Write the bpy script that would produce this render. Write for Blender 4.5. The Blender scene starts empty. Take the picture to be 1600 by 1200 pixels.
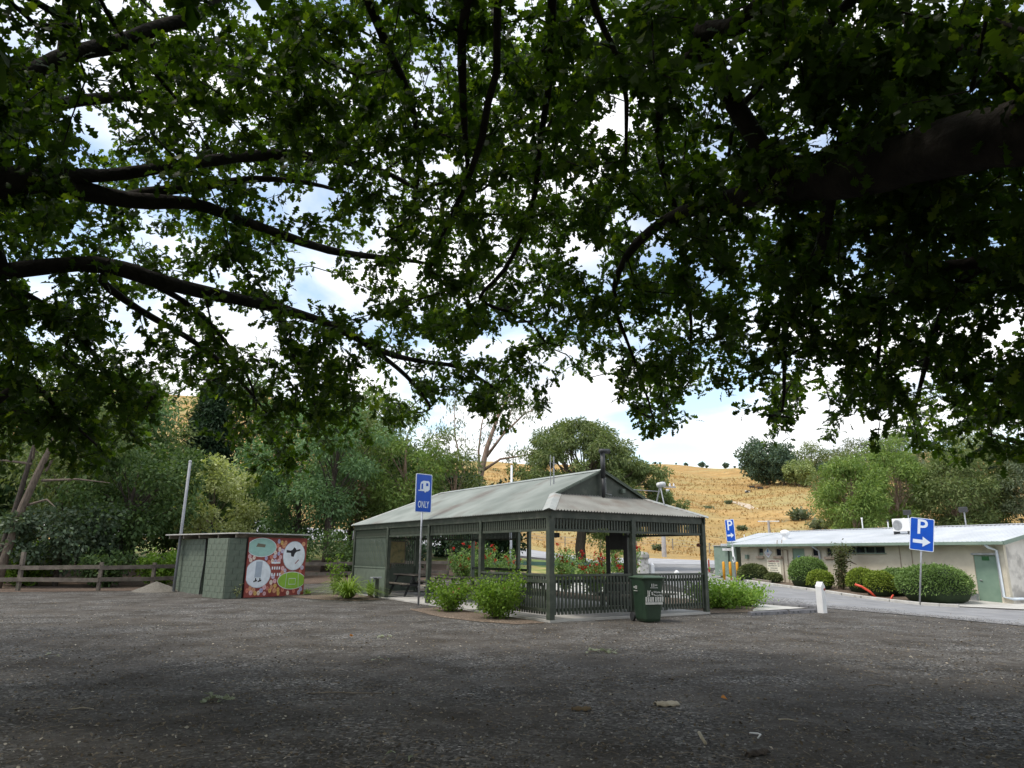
import bpy, math, random
import numpy as np
from mathutils import Vector, Matrix

random.seed(11)
rng = np.random.default_rng(11)
R = math.radians
scene = bpy.context.scene
COL = scene.collection

# ---------------------------------------------------------------- camera, sky, sun, exposure
cam_data = bpy.data.cameras.new('camera')
cam_data.sensor_width = 36.0
cam_data.lens = 24.52
cam_data.clip_start = 0.05
cam_data.clip_end = 3000.0
cam = bpy.data.objects.new('camera', cam_data)
COL.objects.link(cam)
cam.matrix_world = Matrix.Translation((0, 0, 1.55)) @ Matrix.Rotation(R(90 + 13.76), 4, 'X') @ Matrix.Rotation(R(0.5), 4, 'Z')
scene.camera = cam

SUN_ELEV, SUN_AZ = 60.0, -118.0        # azimuth from +Y towards +X
world = bpy.data.worlds.new('World')
scene.world = world
world.use_nodes = True
wt = world.node_tree
wt.nodes.clear()
def wn(t, **k):
    n = wt.nodes.new(t)
    for a, b in k.items():
        setattr(n, a, b)
    return n
w_out = wn('ShaderNodeOutputWorld')
w_bg = wn('ShaderNodeBackground')
w_sky = wn('ShaderNodeTexSky', sky_type='NISHITA', sun_disc=False)
w_sky.sun_elevation = R(SUN_ELEV)
w_sky.sun_rotation = R(SUN_AZ)
w_sky.air_density = 1.0
w_sky.dust_density = 1.5
w_tc = wn('ShaderNodeTexCoord')
w_sep = wn('ShaderNodeSeparateXYZ')
wt.links.new(w_tc.outputs['Generated'], w_sep.inputs[0])
w_z = wn('ShaderNodeMath', operation='MAXIMUM'); w_z.inputs[1].default_value = 0.0
wt.links.new(w_sep.outputs['Z'], w_z.inputs[0])
w_za = wn('ShaderNodeMath', operation='ADD'); w_za.inputs[1].default_value = 0.16
wt.links.new(w_z.outputs[0], w_za.inputs[0])
w_dx = wn('ShaderNodeMath', operation='DIVIDE'); w_dy = wn('ShaderNodeMath', operation='DIVIDE')
wt.links.new(w_sep.outputs['X'], w_dx.inputs[0]); wt.links.new(w_za.outputs[0], w_dx.inputs[1])
wt.links.new(w_sep.outputs['Y'], w_dy.inputs[0]); wt.links.new(w_za.outputs[0], w_dy.inputs[1])
w_cmb = wn('ShaderNodeCombineXYZ')
wt.links.new(w_dx.outputs[0], w_cmb.inputs[0]); wt.links.new(w_dy.outputs[0], w_cmb.inputs[1])
w_n = wn('ShaderNodeTexNoise'); w_n.inputs['Scale'].default_value = 1.15
w_n.inputs['Detail'].default_value = 7.0; w_n.inputs['Roughness'].default_value = 0.52; w_n.inputs['Distortion'].default_value = 0.3
wt.links.new(w_cmb.outputs[0], w_n.inputs['Vector'])
w_r = wn('ShaderNodeValToRGB')
w_r.color_ramp.elements[0].position = 0.42; w_r.color_ramp.elements[1].position = 0.54
wt.links.new(w_n.outputs['Fac'], w_r.inputs[0])
w_n2 = wn('ShaderNodeTexNoise'); w_n2.inputs['Scale'].default_value = 2.3; w_n2.inputs['Detail'].default_value = 5.0
wt.links.new(w_cmb.outputs[0], w_n2.inputs['Vector'])
w_cc = wn('ShaderNodeValToRGB')
w_cc.color_ramp.elements[0].position = 0.35; w_cc.color_ramp.elements[0].color = (6.6, 7.0, 7.6, 1)
w_cc.color_ramp.elements[1].position = 0.58; w_cc.color_ramp.elements[1].color = (10.6, 10.6, 10.6, 1)
wt.links.new(w_n2.outputs['Fac'], w_cc.inputs[0])
w_br = wn('ShaderNodeMix', data_type='RGBA', blend_type='MULTIPLY'); w_br.inputs[0].default_value = 1.0
w_br.inputs[7].default_value = (2.35, 2.2, 1.95, 1)
wt.links.new(w_sky.outputs[0], w_br.inputs[6])
w_mx = wn('ShaderNodeMix', data_type='RGBA')
wt.links.new(w_r.outputs[0], w_mx.inputs[0]); wt.links.new(w_br.outputs[2], w_mx.inputs[6]); wt.links.new(w_cc.outputs[0], w_mx.inputs[7])
wt.links.new(w_mx.outputs[2], w_bg.inputs['Color'])
w_bg.inputs['Strength'].default_value = 0.115
wt.links.new(w_bg.outputs[0], w_out.inputs['Surface'])

sun_data = bpy.data.lights.new('sun', 'SUN')
sun_data.energy = 2.2
sun_data.angle = R(12.0)
sun_data.color = (1.0, 0.95, 0.86)
sun = bpy.data.objects.new('sun', sun_data)
COL.objects.link(sun)
_sd = Vector((math.sin(R(SUN_AZ)) * math.cos(R(SUN_ELEV)), math.cos(R(SUN_AZ)) * math.cos(R(SUN_ELEV)), math.sin(R(SUN_ELEV))))
sun.rotation_euler = _sd.to_track_quat('Z', 'Y').to_euler()

vs = scene.view_settings
scene.display_settings.display_device = 'sRGB'
vs.view_transform = 'Standard'
vs.look = 'None'
vs.exposure = 0.32
vs.gamma = 1.0
vs.use_curve_mapping = False
scene.cycles.use_denoising = True
scene.cycles.max_bounces = 8
scene.cycles.diffuse_bounces = 3
scene.cycles.transmission_bounces = 5
scene.cycles.sample_clamp_indirect = 6.0

# ---------------------------------------------------------------- materials
MATS = {}
def nt(name):
    m = bpy.data.materials.new(name)
    m.use_nodes = True
    t = m.node_tree
    b = t.nodes['Principled BSDF']
    return m, t, b
def rgb(c):
    return (c[0], c[1], c[2], 1.0)
def node(t, typ, **k):
    n = t.nodes.new(typ)
    for a, b in k.items():
        setattr(n, a, b)
    return n
def mat(name, c, c2=None, rough=0.7, scale=6.0, detail=5.0, bump=0.0, bscale=None, metal=0.0, spec=0.4, lo=0.35, hi=0.65, stretch=None, c3=None, c3lo=0.6, c3hi=0.72, c3scale=2.0):
    """two-colour noise over object space, optional third stain colour, optional bump"""
    if name in MATS:
        return MATS[name]
    m, t, b = nt(name)
    b.inputs['Roughness'].default_value = rough
    b.inputs['Metallic'].default_value = metal
    b.inputs['Specular IOR Level'].default_value = spec
    b.inputs['Base Color'].default_value = rgb(c)
    tc = node(t, 'ShaderNodeTexCoord')
    vec = tc.outputs['Object']
    if stretch:
        mp = node(t, 'ShaderNodeMapping'); mp.inputs['Scale'].default_value = stretch
        t.links.new(vec, mp.inputs['Vector']); vec = mp.outputs[0]
    if c2:
        n = node(t, 'ShaderNodeTexNoise'); n.inputs['Scale'].default_value = scale; n.inputs['Detail'].default_value = detail
        t.links.new(vec, n.inputs['Vector'])
        r = node(t, 'ShaderNodeValToRGB')
        r.color_ramp.elements[0].position = lo; r.color_ramp.elements[0].color = rgb(c)
        r.color_ramp.elements[1].position = hi; r.color_ramp.elements[1].color = rgb(c2)
        t.links.new(n.outputs['Fac'], r.inputs[0])
        out = r.outputs[0]
        if c3:
            n3 = node(t, 'ShaderNodeTexNoise'); n3.inputs['Scale'].default_value = c3scale; n3.inputs['Detail'].default_value = 6.0
            t.links.new(vec, n3.inputs['Vector'])
            r3 = node(t, 'ShaderNodeValToRGB'); r3.color_ramp.elements[0].position = c3lo; r3.color_ramp.elements[1].position = c3hi
            t.links.new(n3.outputs['Fac'], r3.inputs[0])
            mx = node(t, 'ShaderNodeMix', data_type='RGBA')
            t.links.new(r3.outputs[0], mx.inputs[0]); t.links.new(out, mx.inputs[6]); mx.inputs[7].default_value = rgb(c3)
            out = mx.outputs[2]
        t.links.new(out, b.inputs['Base Color'])
    if bump:
        n2 = node(t, 'ShaderNodeTexNoise'); n2.inputs['Scale'].default_value = bscale or scale * 4; n2.inputs['Detail'].default_value = 6.0
        t.links.new(vec, n2.inputs['Vector'])
        bp = node(t, 'ShaderNodeBump'); bp.inputs['Strength'].default_value = min(1.0, bump); bp.inputs['Distance'].default_value = 0.02
        t.links.new(n2.outputs['Fac'], bp.inputs['Height']); t.links.new(bp.outputs[0], b.inputs['Normal'])
    MATS[name] = m
    return m
def leafmat(name, c1, c2, c3=None, trans=0.35, rough=0.55, tint=(1.25, 1.35, 0.5), spec=0.16):
    """leaf: colour picked per leaf, part of the light passes through"""
    if name in MATS:
        return MATS[name]
    m, t, b = nt(name)
    g = node(t, 'ShaderNodeNewGeometry')
    r = node(t, 'ShaderNodeValToRGB')
    r.color_ramp.elements[0].position = 0.0; r.color_ramp.elements[0].color = rgb(c1)
    r.color_ramp.elements[1].position = 0.85; r.color_ramp.elements[1].color = rgb(c2)
    if c3:
        e = r.color_ramp.elements.new(1.0); e.color = rgb(c3)
    t.links.new(g.outputs['Random Per Island'], r.inputs[0])
    t.links.new(r.outputs[0], b.inputs['Base Color'])
    b.inputs['Roughness'].default_value = rough
    b.inputs['Specular IOR Level'].default_value = spec
    tr = node(t, 'ShaderNodeBsdfTranslucent')
    mc = node(t, 'ShaderNodeMix', data_type='RGBA', blend_type='MULTIPLY'); mc.inputs[0].default_value = 1.0
    t.links.new(r.outputs[0], mc.inputs[6]); mc.inputs[7].default_value = rgb(tint)
    t.links.new(mc.outputs[2], tr.inputs['Color'])
    ms = node(t, 'ShaderNodeMixShader'); ms.inputs[0].default_value = trans
    t.links.new(b.outputs[0], ms.inputs[1]); t.links.new(tr.outputs[0], ms.inputs[2])
    t.links.new(ms.outputs[0], t.nodes['Material Output'].inputs['Surface'])
    MATS[name] = m
    return m

# ---------------------------------------------------------------- terrain
def ss(t):
    t = np.clip(t, 0, 1)
    return t * t * (3 - 2 * t)
def near_z(x, y):
    d = y - 28
    z = 0.026 * (d + np.sqrt(d * d + 16)) / 2 * ss((y - 10) / 14)
    z = z - 0.2 * ss((x - 10) / 6) * (1 - ss((y - 27) / 7))
    e = y - 42
    z = z + 0.08 * (np.minimum(e, 45) + np.sqrt(np.minimum(e, 45) ** 2 + 25)) / 2 * ss((10 - x) / 22) * ss((y - 30) / 14)
    return z
def terrain(x, y):
    x = np.asarray(x, float); y = np.asarray(y, float)
    z = near_z(x, np.minimum(y, 95))
    r = np.sqrt(x * x + y * y)
    az = np.degrees(np.arctan2(x, np.maximum(y, 1)))
    k = 1.0 + 0.55 * ss((-6 - az) / 14) + 0.05 * ss((az - 14) / 10) - 0.04 * ss((az - 6) / 6)
    d = r - 88 + 10 * np.sin(az * 0.21) + 3 * np.sin(az * 0.6 + 1)
    up = (d + np.sqrt(d * d + 200)) / 2 * ss((y - 50) / 40)
    cap = 292 + 6 * np.sin(az * 0.35)
    up = np.where(up < cap - 60, up, cap - 60 + 60 * np.tanh((up - cap + 60) / 60))
    und = 1.3 * np.sin(x * 0.045 + 1.0 + y * 0.01) * np.cos(y * 0.035) + 0.6 * np.sin(x * 0.11 + y * 0.07) + 0.35 * np.sin(y * 0.21 + x * 0.03)
    terr = 0.9 * np.sin((up + 3 * np.sin(x * 0.03)) * 0.17)
    return z + up * 0.163 * k + (und + terr) * ss((up - 8) / 40) * ss((y - 60) / 40)
def tz(x, y):
    return float(terrain(x, y))

# ---------------------------------------------------------------- mesh helpers
class MB:
    def __init__(s):
        s.v = []; s.f = []
    def add(s, verts, faces, M=None):
        o = len(s.v)
        for p in verts:
            s.v.append(tuple(M @ Vector(p)) if M is not None else tuple(p))
        for f in faces:
            s.f.append(tuple(i + o for i in f))
        return s
    def box(s, c, d, M=None, rz=0.0, taper=1.0):
        x, y, z = d[0] / 2, d[1] / 2, d[2] / 2
        T = Matrix.Translation(c) @ Matrix.Rotation(rz, 4, 'Z')
        if M is not None:
            T = M @ T
        vs_ = [(-x, -y, -z), (x, -y, -z), (x, y, -z), (-x, y, -z), (-x * taper, -y * taper, z), (x * taper, -y * taper, z), (x * taper, y * taper, z), (-x * taper, y * taper, z)]
        return s.add(vs_, [(3, 2, 1, 0), (4, 5, 6, 7), (0, 1, 5, 4), (1, 2, 6, 5), (2, 3, 7, 6), (3, 0, 4, 7)], T)
    def bar(s, a, b, w, h=None):
        """rectangular bar from a to b, w across, h high"""
        a = Vector(a); b = Vector(b); h = h or w
        d = (b - a); L = d.length; d.normalize()
        up = Vector((0, 0, 1))
        if abs(d.z) > 0.95:
            up = Vector((0, 1, 0))
        r = d.cross(up).normalized(); u = r.cross(d)
        pts = []
        for e in (a, b):
            for i, j in ((-1, -1), (1, -1), (1, 1), (-1, 1)):
                pts.append(e + r * (w / 2 * i) + u * (h / 2 * j))
        return s.add(pts, [(0, 1, 2, 3), (7, 6, 5, 4), (0, 4, 5, 1), (1, 5, 6, 2), (2, 6, 7, 3), (3, 7, 4, 0)])
    def tube(s, pts, rad, n=8, cap=True):
        pts = [Vector(p) for p in pts]
        if not hasattr(rad, '__len__'):
            rad = [rad] * len(pts)
        o = len(s.v)
        t0 = (pts[1] - pts[0]).normalized()
        ref = Vector((0, 0, 1)) if abs(t0.z) < 0.9 else Vector((1, 0, 0))
        u = t0.cross(ref).normalized()
        for i, p in enumerate(pts):
            t = (pts[min(i + 1, len(pts) - 1)] - pts[max(i - 1, 0)])
            if t.length < 1e-6:
                t = t0
            t.normalize()
            u = (u - t * u.dot(t))
            if u.length < 1e-4:
                u = t.cross(Vector((0.3, 0.5, 0.8)))
            u.normalize(); w = t.cross(u)
            for k in range(n):
                a = 2 * math.pi * k / n
                s.v.append(tuple(p + (u * math.cos(a) + w * math.sin(a)) * rad[i]))
        for i in range(len(pts) - 1):
            for k in range(n):
                k2 = (k + 1) % n
                s.f.append((o + i * n + k, o + i * n + k2, o + (i + 1) * n + k2, o + (i + 1) * n + k))
        if cap:
            s.f.append(tuple(o + k for k in range(n))[::-1])
            s.f.append(tuple(o + (len(pts) - 1) * n + k for k in range(n)))
        return s
    def lathe(s, prof, n=16, M=None, c=(0, 0, 0)):
        vs_ = []; fs = []
        for r, z in prof:
            for k in range(n):
                a = 2 * math.pi * k / n
                vs_.append((c[0] + r * math.cos(a), c[1] + r * math.sin(a), c[2] + z))
        for i in range(len(prof) - 1):
            for k in range(n):
                k2 = (k + 1) % n
                fs.append((i * n + k, i * n + k2, (i + 1) * n + k2, (i + 1) * n + k))
        fs.append(tuple(range(n))[::-1]); fs.append(tuple((len(prof) - 1) * n + k for k in range(n)))
        return s.add(vs_, fs, M)
    def prism(s, poly, z0, z1, M=None):
        n = len(poly)
        vs_ = [(p[0], p[1], z0) for p in poly] + [(p[0], p[1], z1) for p in poly]
        fs = [tuple(range(n))[::-1], tuple(range(n, 2 * n))] + [(i, (i + 1) % n, n + (i + 1) % n, n + i) for i in range(n)]
        return s.add(vs_, fs, M)
    def build(s, name, m, parent=None, smooth=False, bevel=0.0):
        me = bpy.data.meshes.new(name)
        me.from_pydata(s.v, [], s.f)
        me.update()
        o = bpy.data.objects.new(name, me)
        me.materials.append(m)
        if smooth:
            me.polygons.foreach_set('use_smooth', [True] * len(me.polygons))
        if bevel:
            bv = o.modifiers.new('bevel', 'BEVEL'); bv.width = bevel; bv.segments = 2; bv.limit_method = 'ANGLE'
        if parent is not None:
            o.parent = parent
        COL.objects.link(o)
        return o
def thing(name, label, cat, loc=(0, 0, 0), rz=0.0, group=None):
    o = bpy.data.objects.new(name, None)
    o.empty_display_size = 0.2
    COL.objects.link(o)
    o.location = loc; o.rotation_euler = (0, 0, rz)
    o['label'] = label; o['category'] = cat
    if group:
        o['group'] = group
    return o
def tag(o, label, cat, group=None):
    o['label'] = label; o['category'] = cat
    if group:
        o['group'] = group
    return o
def struct(o):
    o['kind'] = 'structure'
    return o
def inst(o, name, parent, loc=(0, 0, 0), rot=(0, 0, 0), sc=(1, 1, 1)):
    """another object on the same mesh"""
    c = bpy.data.objects.new(name, o.data if hasattr(o, 'data') else o)
    c.parent = parent; c.location = loc; c.rotation_euler = rot; c.scale = sc
    COL.objects.link(c)
    return c
def box_part(name, m, parent, c, d, rz=0.0, bevel=0.0):
    return MB().box(c, d, rz=rz).build(name, m, parent, bevel=bevel)
def text(name, s, size, m, parent, M, align='CENTER', extrude=0.0015, sx=1.0):
    cu = bpy.data.curves.new(name, 'FONT')
    cu.body = s; cu.size = size; cu.align_x = align; cu.align_y = 'CENTER'; cu.extrude = extrude; cu.offset = size * 0.012
    cu.resolution_u = 3
    tmp = bpy.data.objects.new(name, cu)
    COL.objects.link(tmp)
    dg = bpy.context.evaluated_depsgraph_get()
    me = bpy.data.meshes.new_from_object(tmp.evaluated_get(dg))
    bpy.data.objects.remove(tmp)
    bpy.data.curves.remove(cu)
    me.materials.clear(); me.materials.append(m)
    o = bpy.data.objects.new(name, me)
    o.parent = parent
    o.matrix_local = M @ Matrix.Diagonal((sx, 1, 1, 1))
    COL.objects.link(o)
    return o

# leaf templates: (along, across, up) and quads
def strip_template(st, curl=0.12):
    v = []; f = []
    for t, w in st:
        v.append((t, -w, abs(w) * 0.35 - curl * t * t)); v.append((t, w, abs(w) * 0.35 - curl * t * t))
    for i in range(len(st) - 1):
        f.append((2 * i, 2 * i + 1, 2 * i + 3, 2 * i + 2))
    return np.array(v, float), np.array(f, int)
OAK = strip_template([(0, .012), (.14, .05), (.24, .17), (.34, .07), (.47, .28), (.58, .12), (.72, .32), (.83, .16), (.93, .17), (1.0, .05)])
OAK_LOW = strip_template([(0, .03), (.3, .2), (.7, .29), (1.0, .06)])
BLADE = strip_template([(0, .02), (.45, .17), (1.0, .01)], curl=0.2)
OVAL = strip_template([(0, .04), (.5, .30), (1.0, .04)], curl=0.1)
def leaf_frames(D, up_bias=0.8):
    """unit frames: along D, across, normal roughly up"""
    D = D / np.maximum(np.linalg.norm(D, axis=1, keepdims=True), 1e-6)
    N = rng.normal(size=D.shape) * 0.75
    N[:, 2] += up_bias
    A = np.cross(N, D); A /= np.maximum(np.linalg.norm(A, axis=1, keepdims=True), 1e-6)
    U = np.cross(D, A)
    return D, A, U
def leaf_mesh(name, P, frames, size, tmpl, m):
    tv, tf = tmpl
    D, A, U = frames
    n, K = len(P), len(tv)
    size = np.broadcast_to(np.asarray(size, float).reshape(-1, 1, 1), (n, 1, 1))
    V = P[:, None, :] + size * (tv[None, :, 0:1] * D[:, None, :] + tv[None, :, 1:2] * A[:, None, :] + tv[None, :, 2:3] * U[:, None, :])
    V = V.reshape(-1, 3)
    F = (tf[None, :, :] + (np.arange(n) * K)[:, None, None]).reshape(-1, 4)
    me = bpy.data.meshes.new(name)
    me.vertices.add(len(V)); me.vertices.foreach_set('co', V.astype(np.float32).ravel())
    me.loops.add(F.size); me.loops.foreach_set('vertex_index', F.astype(np.int32).ravel())
    me.polygons.add(len(F)); me.polygons.foreach_set('loop_start', (np.arange(len(F)) * 4).astype(np.int32))
    me.update(calc_edges=True)
    me.materials.append(m)
    return me
def leaf_obj(name, P, D, size, tmpl, m, parent, up_bias=0.8):
    me = leaf_mesh(name, np.asarray(P, float), leaf_frames(np.asarray(D, float), up_bias), size, tmpl, m)
    o = bpy.data.objects.new(name, me)
    o.parent = parent
    COL.objects.link(o)
    o['kind'] = 'stuff'
    return o
def rand_dirs(n):
    v = rng.normal(size=(n, 3))
    return v / np.linalg.norm(v, axis=1, keepdims=True)
def grid_sheet(name, xs, ys, zf, m):
    X, Y = np.meshgrid(xs, ys)
    Z = zf(X, Y)
    V = np.stack([X, Y, Z], -1).reshape(-1, 3)
    nx, ny = len(xs), len(ys)
    i = np.arange(ny - 1)[:, None] * nx + np.arange(nx - 1)[None, :]
    F = np.stack([i, i + 1, i + 1 + nx, i + nx], -1).reshape(-1, 4)
    me = bpy.data.meshes.new(name)
    me.from_pydata(V.tolist(), [], F.tolist()); me.update()
    me.polygons.foreach_set('use_smooth', [True] * len(me.polygons))
    me.materials.append(m)
    o = bpy.data.objects.new(name, me); COL.objects.link(o)
    return o
def ribbon_sheet(name, left, right, m, lift, across=8, step=0.6, wob=0.0, thick=0.0):
    """a sheet draped on the terrain between two polylines with the same number of points"""
    Lp = []; Rp = []
    for i in range(len(left) - 1):
        a, b = Vector(left[i]), Vector(left[i + 1]); c, d = Vector(right[i]), Vector(right[i + 1])
        k = max(2, int(max((b - a).length, (d - c).length) / step))
        for j in range(k):
            Lp.append(a.lerp(b, j / k)); Rp.append(c.lerp(d, j / k))
    Lp.append(Vector(left[-1])); Rp.append(Vector(right[-1]))
    v = []; f = []
    for i in range(len(Lp)):
        wl = random.uniform(-wob, wob); wr = random.uniform(-wob, wob)
        ax = (Rp[i] - Lp[i]).normalized()
        l, r = Lp[i] + ax * wl, Rp[i] + ax * wr
        for j in range(across + 1):
            p = l.lerp(r, j / across)
            v.append((p.x, p.y, tz(p.x, p.y) + lift))
    w = across + 1
    for i in range(len(Lp) - 1):
        for j in range(across):
            f.append((i * w + j, i * w + j + 1, (i + 1) * w + j + 1, (i + 1) * w + j))
    mb = MB(); mb.v = v; mb.f = f
    o = mb.build(name, m, None, smooth=True)
    return o
LIMBS = [  # tree, (x, y, z, radius) along each traced limb, metres
 ('A', [(-5.09,5.97,3.93,0.102), (-4.70,5.98,4.03,0.082), (-4.15,6.18,4.20,0.081), (-3.88,6.45,4.27,0.088), (-3.63,6.72,4.25,0.083), (-3.25,7.24,4.30,0.074), (-2.79,7.75,4.35,0.064), (-2.26,8.37,4.33,0.053), (-1.72,8.97,4.17,0.042), (-1.26,9.46,4.18,0.036), (-0.75,9.82,4.19,0.030), (-0.24,10.31,3.99,0.019)]),
 ('A', [(-4.89,5.55,4.60,0.153), (-4.51,5.54,4.69,0.137), (-4.27,5.66,4.79,0.114), (-4.02,5.78,4.90,0.069), (-3.84,5.97,5.02,0.064), (-3.49,6.19,5.23,0.059), (-3.13,6.56,5.55,0.061), (-2.60,6.96,5.87,0.063), (-2.14,7.46,6.11,0.046), (-1.65,7.96,6.26,0.034), (-1.23,8.50,6.28,0.022)]),
 ('A', [(-4.16,5.75,4.79,0.103), (-3.77,6.21,4.89,0.082), (-3.34,6.61,5.07,0.066), (-3.06,7.07,5.14,0.056), (-2.53,7.72,5.17,0.052), (-2.19,8.24,5.27,0.048), (-1.74,8.72,5.42,0.036), (-1.23,9.10,5.51,0.022)]),
 ('A', [(-3.72,6.31,5.02,0.054), (-3.35,6.62,5.26,0.049), (-2.88,7.02,5.60,0.038), (-2.46,7.52,5.84,0.026), (-2.13,8.01,5.99,0.021)]),
 ('A', [(-5.00,5.55,5.40,0.123), (-4.62,5.47,5.54,0.102), (-4.39,5.50,5.76,0.090), (-4.10,5.54,6.00,0.078), (-3.76,5.70,6.27,0.079), (-3.47,5.80,6.54,0.068), (-3.25,5.98,6.81,0.057), (-3.05,6.13,7.23,0.046), (-2.79,6.22,7.73,0.027)]),
 ('A', [(-3.76,5.70,6.27,0.043), (-3.40,5.95,6.41,0.037), (-3.11,6.29,6.52,0.032), (-2.74,6.74,6.68,0.029), (-2.32,7.24,6.91,0.024), (-1.87,7.65,7.04,0.014)]),
 ('A', [(-6.76,7.68,6.11,0.123), (-6.30,7.61,6.38,0.113), (-5.92,7.64,6.81,0.105), (-5.62,7.48,7.33,0.097), (-5.46,7.24,7.78,0.081), (-5.27,6.86,8.34,0.065)]),
 ('A', [(-3.04,4.16,5.51,0.017), (-3.05,4.52,5.44,0.017), (-3.03,4.96,5.45,0.016), (-2.97,5.42,5.42,0.014), (-2.92,5.94,5.29,0.008)]),
 ('A', [(-4.08,6.49,4.16,0.042), (-3.94,6.99,4.03,0.037), (-3.73,7.60,3.94,0.032), (-3.51,8.21,3.77,0.027), (-3.38,8.76,3.56,0.021), (-3.25,9.18,3.33,0.011)]),
 ('A', [(-3.78,6.75,4.28,0.036), (-3.49,7.19,4.14,0.031), (-3.39,7.75,3.99,0.026), (-3.27,8.33,3.68,0.017), (-3.30,8.83,3.34,0.011)]),
 ('A', [(-2.82,7.84,4.37,0.026), (-2.81,8.39,4.07,0.024), (-2.67,8.96,3.72,0.021), (-2.65,9.48,3.30,0.015)]),
 ('A', [(-2.00,8.67,4.25,0.041), (-1.58,9.24,4.03,0.032), (-1.32,9.65,3.81,0.026), (-1.19,9.92,3.59,0.015)]),
 ('A', [(-5.18,6.61,2.87,0.050), (-4.92,6.86,3.19,0.038), (-4.80,7.23,3.00,0.026), (-4.53,7.70,2.63,0.013)]),
 ('A', [(-4.81,5.89,4.02,0.029), (-4.59,6.38,3.90,0.030), (-4.45,6.92,3.68,0.025), (-4.35,7.44,3.33,0.019), (-4.33,7.75,3.04,0.013)]),
 ('A', [(-5.40,6.47,5.93,0.070), (-4.94,6.53,6.16,0.062), (-4.62,6.74,6.40,0.063), (-4.19,7.08,6.69,0.050), (-3.75,7.56,6.91,0.044), (-3.24,8.06,7.27,0.031)]),
 ('C', [(-0.31,3.91,5.55,0.039), (-0.35,4.26,5.47,0.035), (-0.41,4.60,5.38,0.037), (-0.42,5.03,5.15,0.032), (-0.42,5.47,5.03,0.023), (-0.38,5.93,4.85,0.015)]),
 ('C', [(-0.12,3.63,5.27,0.027), (-0.12,3.90,5.14,0.028), (-0.13,4.34,4.93,0.029), (-0.20,4.62,4.88,0.030), (-0.26,4.94,4.77,0.031), (-0.39,5.35,4.65,0.027), (-0.56,5.76,4.52,0.023), (-0.73,6.14,4.38,0.012)]),
 ('C', [(0.35,3.34,4.98,0.025), (0.53,3.73,4.84,0.022), (0.63,3.89,4.79,0.020), (0.72,4.06,4.72,0.018), (0.78,4.25,4.62,0.018), (0.83,4.63,4.40,0.012)]),
 ('C', [(-1.22,4.46,6.11,0.045), (-1.13,5.13,5.86,0.041), (-0.99,5.76,5.75,0.031), (-0.98,6.43,5.49,0.026), (-1.15,7.05,5.16,0.014)]),
 ('C', [(0.21,4.24,5.79,0.037), (0.30,5.09,5.59,0.034), (0.25,5.87,5.36,0.031), (0.19,6.73,5.08,0.026), (-0.09,7.54,4.77,0.025), (-0.41,8.22,4.67,0.023), (-0.07,8.47,4.59,0.024), (0.28,8.72,4.48,0.014)]),
 ('B', [(2.60,2.81,3.51,0.172), (2.49,3.01,3.58,0.161), (2.29,3.36,3.70,0.152), (2.12,3.79,3.82,0.149), (1.87,4.31,4.01,0.111), (1.62,4.89,4.22,0.076), (1.33,5.58,4.40,0.050), (1.11,6.30,4.39,0.037), (1.07,6.95,4.17,0.023), (1.37,7.58,3.72,0.017), (1.66,8.08,3.15,0.011)]),
 ('B', [(1.26,4.04,4.91,0.061), (1.37,3.79,4.83,0.063), (1.48,3.63,4.81,0.067), (1.59,3.39,4.86,0.074), (1.74,3.11,5.06,0.078)]),
 ('B', [(1.26,4.04,4.91,0.052), (1.19,4.39,4.99,0.045), (1.16,4.91,4.98,0.037), (1.31,5.53,4.90,0.029), (1.61,6.24,4.77,0.025), (1.90,7.10,4.45,0.021), (2.08,7.78,3.93,0.018), (2.02,8.23,3.50,0.011)]),
 ('B', [(2.04,3.18,4.83,0.044), (1.98,3.45,4.74,0.036), (1.86,3.71,4.69,0.032), (1.72,4.05,4.68,0.028), (1.65,4.56,4.74,0.020), (1.78,5.17,4.68,0.011)]),
 ('B', [(5.40,6.52,3.07,0.067), (4.97,6.56,3.23,0.044), (4.60,6.69,3.29,0.040), (4.39,6.80,3.37,0.033), (4.20,7.00,3.53,0.029), (4.11,7.27,3.62,0.022), (3.91,7.63,3.53,0.015), (3.81,7.99,3.16,0.009)]),
 ('B', [(2.04,4.03,3.91,0.062), (2.24,4.58,3.87,0.044), (2.50,5.41,3.89,0.039), (2.62,6.29,3.87,0.031), (2.87,7.07,3.59,0.024), (3.00,7.57,3.14,0.014)]),
 ('B', [(2.43,3.49,3.78,0.059), (2.80,4.29,3.82,0.044), (3.21,5.19,3.80,0.040), (3.45,6.14,3.82,0.026), (3.75,6.93,3.42,0.018)]),
 ('B', [(4.05,4.58,3.74,0.068), (3.90,5.07,3.86,0.053), (3.85,5.62,3.87,0.044), (4.03,6.34,3.64,0.027), (4.20,7.12,3.06,0.018)]),
 ('B', [(2.95,3.11,4.12,0.078), (2.75,3.38,4.39,0.063), (2.60,3.76,4.61,0.048), (2.58,4.25,4.73,0.036), (2.65,4.85,4.78,0.022)]),
]
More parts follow.
